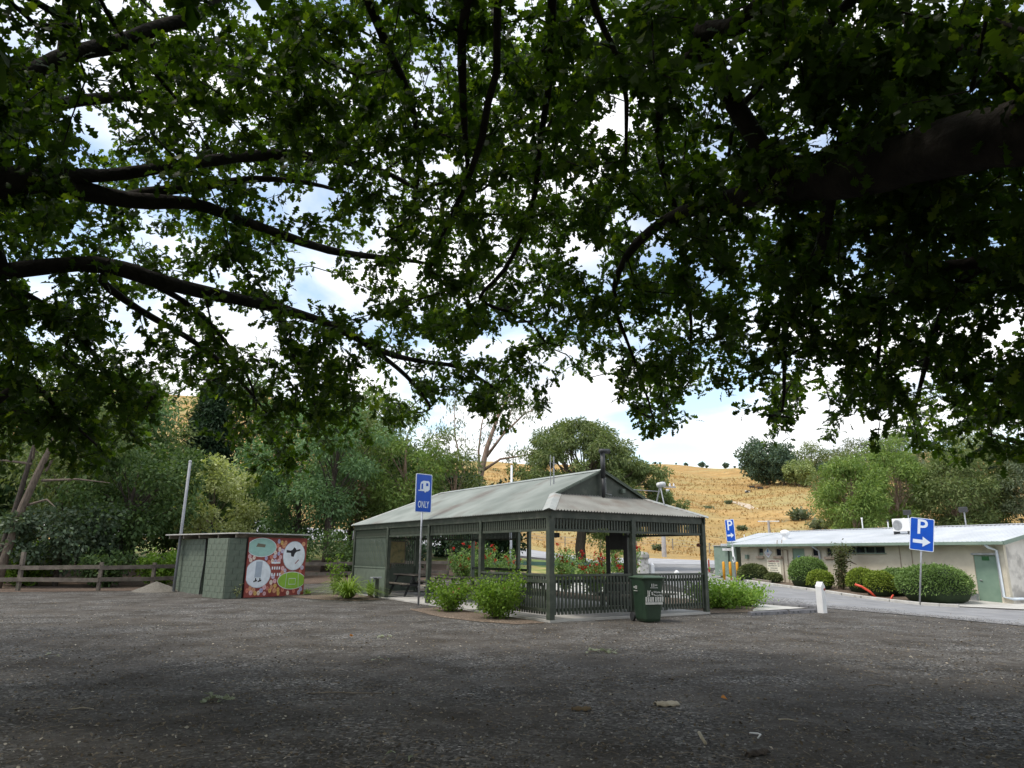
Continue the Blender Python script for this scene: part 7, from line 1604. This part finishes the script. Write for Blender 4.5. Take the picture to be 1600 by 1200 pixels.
x, y = on_hill(26.8, 150); tree('hill_tree', 'tall grey gum rising behind the bright green gums', x, y, 15.0, 5.6, 5.5, 'gum_g', 34, 150, .5, M_barkr, .4, (0, 0), None, .3)
x, y = on_hill(29.5, 150); tree('hill_tree', 'tall grey gum higher up behind the right row', x, y, 15.5, 6.0, 4.0, 'gum_g', 34, 150, .5, M_barkr, .4, (0, 0), None, .3)
# small trees along the skyline
sk_proto = None
for i in range(20):
    az = 9.8 + i * .8 + random.uniform(-.55, .55)
    best = max(np.arange(300, 470, 4), key=lambda r_: (tz(r_ * math.sin(R(az)), r_ * math.cos(R(az))) - 1.55) / r_)
    x, y = on_hill(az, best)
    s_ = random.choice((.15, .18, .22, .26, .34, .6))
    if sk_proto is None:
        o = tree('ridge_tree', 'small dark tree on the skyline of the golden hill', x, y, 5.0, 2.2, .5, 'hilldark', 14, 70, .8, M_barkd, .2, (0, 0), 'small trees along the hill skyline', .42, tmpl=OVAL)
        sk_proto = o; o.scale = (s_, s_, s_)
    else:
        o = sk_proto.copy(); COL.objects.link(o)
        for ch in sk_proto.children:
            c = ch.copy(); COL.objects.link(c); c.parent = o
        o.location = (x, y, tz(x, y) - .1); o.scale = (s_ * random.uniform(.8, 1.5), s_, s_); o.rotation_euler = (0, 0, random.uniform(0, 6))
# low scrub dotted on the slope
hb = None
for i, (az, r_, s_, lb) in enumerate(((15.6, 150, 1.0, 'round grey green bush low on the golden slope'), (14.2, 112, .7, 'small dark bush near the pavilion roof end on the slope'), (17.2, 178, .8, 'grey green bush left of the hill track'), (22.2, 125, 1.5, 'wide scrubby bush below the hill track'), (23.5, 118, 1.3, 'grey scrub clump behind the amenities roof'), (12.2, 170, .8, 'lone bush halfway up behind the pavilion corner'), (18.0, 120, .7, 'dark tussock low behind the roof vent'), (-1.5, 230, 2.2, 'wide scrub patch on the hill left of the white pole'), (-3.5, 190, 1.6, 'scrub clump on the hill beside the sparse gum'), (11.6, 79, .5, 'dark roadside tussock by the power pole'), (17.8, 82, .55, 'dry roadside tussock behind the green cabinet'))):
    x, y = on_hill(az, r_)
    b_ = bush('hill_bush', lb, x, y, 1.25 * s_, 1.1 * s_, 'gum_g', 800, .28 * s_ + .1, 'bush', 14, low=.02, group='scrub on the golden hill')
# tussocks of dry grass over the slope
n = 52000
tx_ = rng.uniform(-60, 130, n); ty_ = 74 + 190 * rng.random(n) ** 1.3
kk = np.abs(np.degrees(np.arctan2(tx_, ty_))) < 40
tx_, ty_ = tx_[kk], ty_[kk]; n = len(tx_)
tus = leaf_obj('dry_tussocks', np.stack([tx_, ty_, terrain(tx_, ty_) - .03], 1), rng.normal(0, .45, (n, 3)) + [0, 0, .8], (.20 + ty_ / 600) * rng.uniform(.5, 1.3, n), OVAL, leafmat('dry_tussock', (.30, .195, .082), (.52, .365, .17), (.36, .30, .14), trans=.3, tint=(1.1, 1.0, .8), spec=.05), None)
tus['label'] = 'tussocks of dry golden grass over the hillside'
# farm shed on the hill
x, y = on_hill(24.9, 222)
fs_ = thing('farm_shed', 'low farm shed with pale roof among the hill trees', 'shed', (x, y, tz(x, y)), R(-30))
box_part('wall', mat('pale_shed_wall', (.42, .41, .40), (.5, .49, .47), rough=.8), fs_, (0, 0, 1.0), (7.5, 4, 3)); MB().prism([(-2.4, 0), (2.4, 0), (0, .8)], -4, 4, Matrix(((0, 0, 1, 0), (1, 0, 0, 0), (0, 1, 0, 2.5), (0, 0, 0, 1)))).build('roof', M_wroof, fs_)
# dirt track on the slope
tk = [on_hill(a, r_) for a, r_ in ((17.0, 186), (18.2, 176), (19.4, 163), (21.0, 152), (23.0, 148), (26, 147))]
tl = [(p[0] - .9, p[1] + 1.5) for p in tk]; tr_ = [(p[0] + .9, p[1] - 1.5) for p in tk]
struct(ribbon_sheet('dirt_track', tl, tr_, mat('pale_track', (.42, .34, .25), (.52, .44, .34), rough=.95, scale=.6), .12, 4, 2.0, .4))
# paddock fence behind the main road
pf_ = thing('wire_fence', 'thin wire paddock fence along the far side of the main road', 'fence', (0, 0, 0))
fpts = [(x_, 78 + 1.5 * math.sin(x_ * .1)) for x_ in range(-6, 44, 4)]
for x_, y_ in fpts: box_part('post', M_wood, pf_, (x_, y_, tz(x_, y_) + .55), (.12, .12, 1.3))
for z in (.5, .8, 1.1):
    MB().tube([(x_, y_, tz(x_, y_) + z) for x_, y_ in fpts], .012, 4).build('wire', M_steel, pf_)
# cattle in the shade of the hill tree
M_cowb = mat('black_hide', (.02, .018, .016), (.03, .026, .024), rough=.8); M_cowr = mat('tan_hide', (.30, .17, .07), (.38, .23, .11), rough=.8); M_cowp = mat('pied_hide', (.02, .018, .016), (.72, .70, .66), rough=.8, scale=1.6, detail=1, lo=.49, hi=.51)
def cow_mesh(name, m, lying):
    me = bpy.data.meshes.new(name)
    lz = .62 if lying else 1.15; f = .30 if lying else 1.0
    V = [(0, 0, lz), (.55, 0, lz), (1.0, 0, lz + .05), (1.35, 0, lz + .28), (1.72, 0, lz + .22), (1.95, 0, lz + .02), (-.55, 0, lz + .02), (-.8, 0, lz - .02)]
    E = [(0, 1), (1, 2), (2, 3), (3, 4), (4, 5), (0, 6), (6, 7)]; Rr = [.40, .38, .33, .19, .15, .09, .37, .20]
    for base, sx in ((2, .92), (6, -.62)):
        for sy in (-1, 1):
            i = len(V); yy = .2 * sy
            if lying: V += [(sx, .34 * sy, .28), (sx + .3, .42 * sy, .10), (sx - .05, .45 * sy, .08)]
            else: V += [(sx, yy, .78), (sx + (.03 if base == 2 else -.08), yy, .42), (sx + .02, yy, .05)]
            E += [(base, i), (i, i + 1), (i + 1, i + 2)]; Rr += [.15, .08, .06]
    i = len(V); V += [(-.92, 0, lz - .1), (-.96, 0, lz - .55 * f)]; E += [(7, i), (i, i + 1)]; Rr += [.04, .03]
    i = len(V); V += [(1.6, .2, lz + .34), (1.6, -.2, lz + .34)]; E += [(4, i), (4, i + 1)]; Rr += [.035, .035]
    me.from_pydata(V, E, []); o = bpy.data.objects.new(name, me); COL.objects.link(o); me.materials.append(m)
    o.modifiers.new('skin', 'SKIN'); sv_ = me.skin_vertices[0].data
    for k, r_ in enumerate(Rr): sv_[k].radius = (r_, r_)
    sv_[0].use_root = True
    s_ = o.modifiers.new('sub', 'SUBSURF'); s_.levels = 1; s_.render_levels = 1
    return o
for az, r_, m, ly, rz, lb in ((18.55, 203, M_cowp, True, 20, 'black and white cow lying left of the dark hill tree'), (19.0, 206, M_cowb, False, 170, 'black cow standing under the left side of the dark hill tree'), (19.35, 207, M_cowr, False, 10, 'tan cow standing under the dark hill tree'), (19.6, 205.5, M_cowb, True, 150, 'black cow lying under the dark hill tree'), (20.0, 206, M_cowr, True, 30, 'tan cow lying nearest the dark hill tree trunk')):
    c = cow_mesh('cow', m, ly); x, y = on_hill(az, r_); c.scale = (.72, .72, .72); c.location = (x, y, tz(x, y)); c.rotation_euler = (0, 0, R(rz)); tag(c, lb, 'cow', 'cattle on the hill')
# ---------------------------------------------------------------- the oaks the photograph was taken under
M_oakbark = mat('oak_bark', (.018, .015, .013), (.045, .038, .032), rough=.95, scale=6, bump=1.0, bscale=26, detail=8)
M_oak = leafmat('oak_leaf', (.024, .050, .010), (.058, .10, .020), (.15, .20, .035), trans=.48, rough=.45, tint=(2.3, 2.5, .5), spec=.3)  # brightest tone and strong tint stand in for sunlit and backlit leaves
OAKS = {'A': ((-8.6, 5.4), .48, 'great oak whose dark limbs reach in from the left', 4.0),
        'B': ((7.7, 3.2), .50, 'great oak with a massive limb reaching in from the right', 3.6),
        'C': ((.6, -3.8), .45, 'oak whose thin boughs hang down from above the middle', 5.0)}
def oak_skeleton(key):
    (tx, ty), r0, label, fork = OAKS[key]
    N = []; par = []; rmin = []
    def add(p, q, r_):
        N.append(np.array(p, float)); par.append(q); rmin.append(r_); return len(N) - 1
    i = add((tx, ty, -.3), -1, r0 * 1.35)
    for z, k in ((.4, 1.05), (1.2, .95), (2.2, .9), (fork * .8, .85), (fork, .8), (fork + 1.2, .6), (fork + 2.6, .42), (fork + 4.2, .22)):
        i = add((tx + .12 * math.sin(z), ty + .1 * math.cos(z * 1.3), z), i, r0 * k)
    trunk_top = 6
    for t, pts in LIMBS:
        if t != key: continue
        p0 = np.array(pts[0][:3])
        if len(N) > 9:
            d = np.linalg.norm(np.array(N) - p0, axis=1); d[:4] += 5
            j = int(np.argmin(d))
        else: j = 4
        if np.linalg.norm(N[j] - p0) > 1.2 and j > 8 and pts[0][3] > .05: j = 5
        a = N[j]; L = np.linalg.norm(p0 - a); k = max(1, int(L / .6))
        for s_ in range(1, k):
            f = s_ / k; q = a + (p0 - a) * f; q[2] += .35 * math.sin(math.pi * f) * min(1, L / 4)
            j = add(q, j, pts[0][3] * (1.25 - .25 * f))
        for x, y, z, r_ in pts: j = add((x, y, z), j, r_)
    # finer points along traced limbs so twigs can leave anywhere
    return N, par, rmin
skel = {k: oak_skeleton(k) for k in OAKS}
S1 = np.array(SPRAYS_FRONT, float).reshape(-1, 3) / 100.0
_dup = S1[rng.random(len(S1)) < np.interp(S1[:, 0], [-3.0, 0.5, 2.5], [.42, .60, .45])]
S1 = np.concatenate([S1, _dup + rng.normal(0, 1, _dup.shape) * [.2, .2, .12] + [0, 0, .05]])
# unseen rest of the three crowns, overhead, behind and beside, thickened to shade the ground
S2 = []
_crowns = ((-8.5, 5.5, 10.0), (7.6, 3.2, 10.0), (.6, -3.6, 9.5))
while len(S2) < 9000:
    cx, cy, cr_ = random.choice(_crowns)
    v = rand_dirs(1)[0] * rng.random() ** (1 / 3.0) * .98
    p = np.array([cx + v[0] * cr_, cy + v[1] * cr_, 6.2 + v[2] * 4.2])
    if p[2] < 2.5 or np.linalg.norm(p - [0, 0, 1.55]) < 3.6: continue
    fw = p[1] * .9713 + (p[2] - 1.55) * .2379
    if fw > .3 and abs(p[0]) < .78 * fw and (p[2] - 1.55) * .9713 - p[1] * .2379 < .6 * fw: continue    # already given above
    S2.append(p)
S2 = np.array(S2)
allS = np.concatenate([S1, S2]); front = np.concatenate([np.ones(len(S1), bool), np.zeros(len(S2), bool)])
keys = list(OAKS); D0 = np.stack([np.min(np.linalg.norm(allS[:, None, :] - np.array(skel[k][0])[None, 4:, :], axis=2), axis=1) for k in keys], 1)
owner = np.argmin(D0, 1)
CAM = np.array([0, 0, 1.55])
for ki, key in enumerate(keys):
    N, par, rmin = skel[key]
    idx = np.where(owner == ki)[0]; idx = idx[np.argsort(D0[idx, ki])]
    buf = np.zeros((200000, 3)); buf[:len(N)] = N; cnt = len(N)
    tips = []; tdir = []
    for i in idx:
        p = allS[i]; d = np.linalg.norm(buf[4:cnt] - p, axis=1); j = int(np.argmin(d)) + 4; L = d[j - 4]
        k = max(1, int(L / .30)); a = buf[j].copy(); q0 = j; sag = .10 * min(L, 2.0)
        jit = rng.normal(0, .035, (k + 1, 3))
        for s_ in range(1, k + 1):
            f = s_ / k; q = a + (p - a) * f + np.array([0, 0, sag * math.sin(math.pi * f)])
            if s_ < k: q = q + jit[s_] * min(1, L)
            buf[cnt] = q; par.append(q0); rmin.append(0.0); q0 = cnt; cnt += 1
        v = p - buf[par[cnt - 1]]; nv = np.linalg.norm(v); tips.append(p); tdir.append(v / nv if nv > 1e-4 else np.array([0, 0, -1.0]))
    P_all = buf[:cnt]
    # pipe model radii
    area = np.zeros(cnt); kids = [[] for _ in range(cnt)]
    for c in range(cnt - 1, -1, -1):
        if not kids[c]: area[c] = .0042 ** 2.3
        rr = area[c] ** (1 / 2.3)
        if par[c] >= 0: area[par[c]] += area[c]; kids[par[c]].append(c)
    rad = np.minimum(area ** (1 / 2.3), .09)
    rad = np.where(np.array(rmin) > 0, np.array(rmin), np.minimum(rad, .045))
    (tx, ty), r0, label, fork = OAKS[key]
    root = thing('oak_tree', label, 'tree', (tx, ty, 0)); base = np.array([tx, ty, 0])
    mbs = {'trunk': MB(), 'limbs': MB(), 'twigs': MB()}
    done = set(); stack = [0]
    while stack:
        s0 = stack.pop(); chain = [s0] if par[s0] < 0 else [par[s0], s0]
        c = s0
        while kids[c]:
            ks = sorted(kids[c], key=lambda q: -rad[q]); stack += ks[1:]; c = ks[0]; chain.append(c)
        rs = [rad[q] for q in chain]
        if par[s0] >= 0: rs[0] = min(rs[0], rs[1] * 1.15)
        pts = [P_all[q] - base for q in chain]
        big = rs[min(1, len(rs) - 1)]
        kind = 'trunk' if par[s0] < 0 else ('limbs' if big > .012 else 'twigs')
        if len(pts) >= 3 and big > .03:      # smooth the thick limbs
            P2, R2 = [], []
            for q in range(len(pts) - 1):
                pa, pb, pc, pd = pts[max(q - 1, 0)], pts[q], pts[q + 1], pts[min(q + 2, len(pts) - 1)]
                for f in (0, .34, .67):
                    P2.append(.5 * ((2 * pb) + (-pa + pc) * f + (2 * pa - 5 * pb + 4 * pc - pd) * f * f + (-pa + 3 * pb - 3 * pc + pd) * f ** 3)); R2.append((rs[q] * (1 - f) + rs[q + 1] * f) * (1 + .05 * math.sin(q * 5.1 + f * 9)))
            P2.append(pts[-1]); R2.append(rs[-1]); pts, rs = P2, R2
        mbs[kind].tube(pts, rs, 12 if big > .12 else 8 if big > .03 else 5 if big > .01 else 3, cap=False)
    for nm, mb in mbs.items():
        if mb.v:
            o = mb.build(nm, M_oakbark, root, smooth=True)
            if nm == 'twigs': o['kind'] = 'stuff'
    # leaves in rosettes round every twig end
    T_ = np.array(tips); V_ = np.array(tdir); isf = front[idx]
    for which in (True, False):
        sel = isf == which
        if not sel.any(): continue
        per = 21 if which else 14
        t_, v_ = np.repeat(T_[sel], per, 0), np.repeat(V_[sel], per, 0); n = len(t_)
        back = rng.random((n, 1)) ** 1.6 * .36
        P_ = t_ - v_ * back + rng.normal(0, .035, (n, 3))
        D_ = v_ * .45 + rand_dirs(n) * .95 + [0, 0, -.22]
        sz = (.104 if which else .20) * rng.uniform(.65, 1.3, n)
        fr = leaf_frames(D_, .9)
        if which:
            dist = np.linalg.norm(P_ - CAM, axis=1); inv = (P_[:, 1] > .8) & (np.abs(P_[:, 0]) < .72 * P_[:, 1]) & ((P_[:, 2] - 1.55) < .85 * P_[:, 1])
            order = np.argsort(np.where(inv, dist, 1e3))[:150]
            one = leaf_mesh('leaf', np.zeros((1, 3)), tuple(np.array([k_]) for k_ in ((1.0, 0, 0), (0, 1.0, 0), (0, 0, 1.0))), 1.0, OAK, M_oak)
            for q in order:
                lo = bpy.data.objects.new('leaf', one); lo.parent = root
                lo.matrix_local = Matrix([[fr[0][q][r_] * sz[q], fr[1][q][r_] * sz[q], fr[2][q][r_] * sz[q], P_[q][r_] - base[r_]] for r_ in range(3)] + [[0, 0, 0, 1]])
                COL.objects.link(lo)
            keep = np.ones(n, bool); keep[order] = False
            P_, sz, fr = P_[keep], sz[keep], tuple(k_[keep] for k_ in fr)
        me = leaf_mesh('crown', P_ - base, fr, sz, OAK if which else OAK_LOW, M_oak)
        o = bpy.data.objects.new('crown', me); o.parent = root; COL.objects.link(o); o['kind'] = 'stuff'

# ---------------------------------------------------------------- litter on the gravel
M_deadleaf = leafmat('dead_leaf', (.07, .052, .034), (.24, .20, .145), (.50, .46, .38), trans=.1, tint=(1, 1, 1), rough=.8)
M_twig = mat('dry_twig', (.12, .095, .07), (.26, .22, .17), rough=.9, scale=12)
M_pale = mat('pale_bark', (.34, .29, .21), (.46, .41, .32), rough=.9, scale=12, bump=.4)
n = 26000
yy = 4.5 + 18 * rng.random(n) ** 1.8; xx = (rng.random(n) - .5) * 2 * (yy * .85 + 1.5)
zz = terrain(xx, yy)
dd = rand_dirs(n); dd[:, 2] *= .25
lt = leaf_obj('leaf_litter', np.stack([xx, yy, zz + .008], 1), dd, .042 * rng.uniform(.25, 1.1, n), OVAL, M_deadleaf, None, 1.6)
lt['label'] = 'scattered scraps of dry leaf over the gravel'
tg = MB()
for i in range(3000):
    y_ = 4.5 + 14 * random.random() ** 1.4; x_ = random.uniform(-1, 1) * (y_ * .8 + 1); a = random.uniform(0, 6.28); L = random.uniform(.03, .16); z_ = tz(x_, y_) + .006
    tg.tube([(x_, y_, z_), (x_ + L * .5 * math.cos(a), y_ + L * .5 * math.sin(a), z_ + .012), (x_ + L * math.cos(a + .4), y_ + L * math.sin(a + .4), z_)], [.003, .003, .002], 3, cap=False)
o = tg.build('twig_litter', M_twig); o['kind'] = 'stuff'; o['label'] = 'scattered dry twiglets over the gravel'
ps = MB()
# loose stones
n = 20000
yy = 4.6 + 14 * rng.random(n) ** 1.5; xx = (rng.random(n) - .5) * 2 * (yy * .85 + 1.2); sz = .006 + .016 * rng.random(n) ** 2.5
O6 = np.array([(1, 0, 0), (-.5, .86, 0), (-.5, -.86, 0), (.1, .1, .8)], float); vv = (O6[None] * sz[:, None, None] * rng.uniform(.6, 1.3, (n, 4, 1))) + np.stack([xx, yy, terrain(xx, yy) - .001], 1)[:, None, :]
me = bpy.data.meshes.new('loose_stones'); bi = (np.arange(n) * 4)[:, None, None]; ff = (np.array([(0, 1, 3), (1, 2, 3), (2, 0, 3)])[None] + bi).reshape(-1, 3)
me.from_pydata(vv.reshape(-1, 3).tolist(), [], ff.tolist()); me.update(); me.materials.append(mat('loose_stone', (.04, .04, .042), (.26, .255, .25), rough=.9, scale=9, detail=2))
o = bpy.data.objects.new('loose_stones', me); COL.objects.link(o); o['kind'] = 'stuff'; o['label'] = 'loose small stones on the gravel'
# gravel carried onto the edge of the asphalt
edge = np.array([(8.3, 27.0), (8.9, 24.6), (10.2, 21.8), (13, 18.3), (18.5, 14.2), (28, 9)]); n = 16000
sg_ = rng.integers(0, 5, n); ft = rng.random((n, 1)); pe = edge[sg_] * (1 - ft) + edge[sg_ + 1] * ft
dn_ = edge[sg_ + 1] - edge[sg_]; dn_ = np.stack([-dn_[:, 1], dn_[:, 0]], 1) / np.linalg.norm(dn_, axis=1, keepdims=True)
pe = pe + dn_ * np.abs(rng.normal(0, 1, (n, 1))) * (.5 + .5 * np.sin(pe[:, :1] * 1.7) ** 2) * .9; sz = .012 + .022 * rng.random(n)
vv = (O6[None] * [1, 1, .35] * sz[:, None, None] * rng.uniform(.6, 1.3, (n, 4, 1))) + np.stack([pe[:, 0], pe[:, 1], terrain(pe[:, 0], pe[:, 1]) + .014], 1)[:, None, :]
bi = (np.arange(n) * 4)[:, None, None]; ff = (np.array([(0, 1, 3), (1, 2, 3), (2, 0, 3)])[None] + bi).reshape(-1, 3)
me = bpy.data.meshes.new('edge_gravel'); me.from_pydata(vv.reshape(-1, 3).tolist(), [], ff.tolist()); me.update(); me.materials.append(MATS['loose_stone'])
o = bpy.data.objects.new('edge_gravel', me); COL.objects.link(o); o['kind'] = 'stuff'; o['label'] = 'loose gravel spread along the edge of the asphalt'
# single fallen things
def fallen_sprig(label, x, y, n_, L, m, rz=0.0, size=.075):
    o = thing('fallen_sprig', label, 'sprig', (x, y, tz(x, y) + .006), rz)
    MB().tube([(-L / 2, 0, .01), (0, .02, .03), (L / 2, -.01, .008)], [.006, .005, .003], 5).build('twig', M_twig, o)
    P_ = np.stack([rng.uniform(-L / 2, L * .3, n_), rng.normal(0, .07, n_), rng.uniform(.008, .05, n_)], 1); d = rand_dirs(n_); d[:, 2] *= .3
    me0 = leaf_mesh('leaf', np.zeros((1, 3)), tuple(np.array([k_]) for k_ in ((1.0, 0, 0), (0, 1.0, 0), (0, 0, 1.0))), 1.0, OAK, m)
    fr = leaf_frames(d, 1.2)
    for q in range(n_):
        lo = bpy.data.objects.new('leaf', me0); lo.parent = o; s_ = size * random.uniform(.7, 1.3)
        lo.matrix_local = Matrix([[fr[0][q][r_] * s_, fr[1][q][r_] * s_, fr[2][q][r_] * s_, P_[q][r_]] for r_ in range(3)] + [[0, 0, 0, 1]]); COL.objects.link(lo)
M_fadedleaf = leafmat('faded_green_leaf', (.20, .24, .15), (.32, .35, .24), trans=.2, tint=(1, 1, .8))
fallen_sprig('faded pale green leafy sprig lying left in the foreground', -3.08, 8.05, 24, .34, M_fadedleaf, .2)
fallen_sprig('fallen leafy twig lying in front of the wheelie bin', 1.55, 12.12, 26, .55, M_fadedleaf, -.05, .085)
fallen_sprig('few pale leaves lying near the blue caravan sign foot', -2.3, 13.9, 10, .28, M_fadedleaf, .6, .07)
fallen_sprig('faint pale sprig left of the small orange leaf', -1.9, 11.0, 8, .30, M_fadedleaf, 2.6, .06)
fallen_sprig('few pale leaves nearest the bottom centre of the gravel', -.84, 5.95, 4, .10, M_fadedleaf, 1.0, .075)
fallen_sprig('pale leaf sprig at the far left of the gravel', -6.9, 11.2, 7, .25, M_fadedleaf, 0, .07)
M_orange = leafmat('orange_leaf', (.5, .16, .015), (.6, .24, .03), trans=.2, tint=(1, 1, 1))
for x, y, lb in ((-3.0, 14.1, 'single orange fallen leaf left of centre'), (2.35, 8.35, 'small orange brown fallen leaf right of the bark piece')):
    lo = bpy.data.objects.new('fallen_leaf', leaf_mesh('fallen_leaf', np.zeros((1, 3)), tuple(np.array([k_]) for k_ in ((1.0, 0, 0), (0, .9, .4), (0, -.4, .9))), .12, OAK, M_orange)); COL.objects.link(lo)
    lo.location = (x, y, tz(x, y) + .03); lo.rotation_euler = (.3, .1, random.uniform(0, 3)); tag(lo, lb, 'leaf', 'orange fallen leaves')
def bark_piece(label, x, y, L, w, m, rz):
    mb = MB(); nx, ny = 9, 5
    for j in range(ny + 1):
        for i in range(nx + 1):
            u, v = i / nx - .5, j / ny - .5; ww = w * (1 - .7 * abs(u) ** 1.5 + .12 * math.sin(i * 2.3))
            mb.v.append((u * L + .01 * math.sin(j * 3.1), v * ww, .012 + .03 * (1 - 4 * v * v) + .008 * math.sin(i * 1.7 + j)))
    for j in range(ny):
        for i in range(nx): a = j * (nx + 1) + i; mb.f.append((a, a + 1, a + nx + 2, a + nx + 1))
    o = mb.build('bark_piece', m, None, smooth=True); sd = o.modifiers.new('thick', 'SOLIDIFY'); sd.thickness = .008
    o.location = (x, y, tz(x, y)); o.rotation_euler = (0, 0, rz); tag(o, label, 'bark')
bark_piece('pale torn piece of bark lying right of centre', 1.68, 8.05, .26, .16, M_pale, .2)
bark_piece('small brown bark piece left of the pale torn bark', .74, 7.75, .2, .07, mat('brown_bark_scrap', (.12, .085, .05), (.2, .15, .09), rough=.9, scale=9), .1)
bark_piece('dark curl of bark beside the broken pale stick', 2.0, 6.15, .24, .07, M_barkd, .5)
def stick(label, x, y, pts, r_, m):
    o = MB().tube([(p[0], p[1], p[2] + r_ + .002) for p in pts], r_, 7).build('stick', m, None, smooth=True); o.location = (x, y, tz(x, y)); tag(o, label, 'stick')
stick('short thick pale broken stick at the bottom right of centre', 1.66, 6.45, [(0, -.02, 0), (-.01, .06, .03), (-.015, .13, .055)], .014, M_pale)
stick('bent bone white twig right of the broken stick', 2.2, 6.75, [(-.03, .10, 0), (.02, .03, .012), (.035, 0, .01), (-.02, -.08, 0)], .007, M_white)
stick('straight thin pale twig in the right foreground', 2.72, 7.38, [(-.08, .03, 0), (0, 0, .01), (.08, -.04, 0)], .005, M_pale)
stick('long dark twig lying left in the foreground', -1.9, 8.5, [(-.4, 0, 0), (-.1, .03, .01), (.2, 0, .008), (.45, .05, 0)], .006, M_twig)
stick('dark twig lying in the right mid gravel', 4.6, 9.3, [(-.15, 0, 0), (0, .02, .01), (.16, -.01, 0)], .007, M_twig)
stick('curved pale twig in the left foreground', -4.3, 7.6, [(-.12, -.03, 0), (0, .03, .01), (.12, .0, 0)], .005, M_pale)
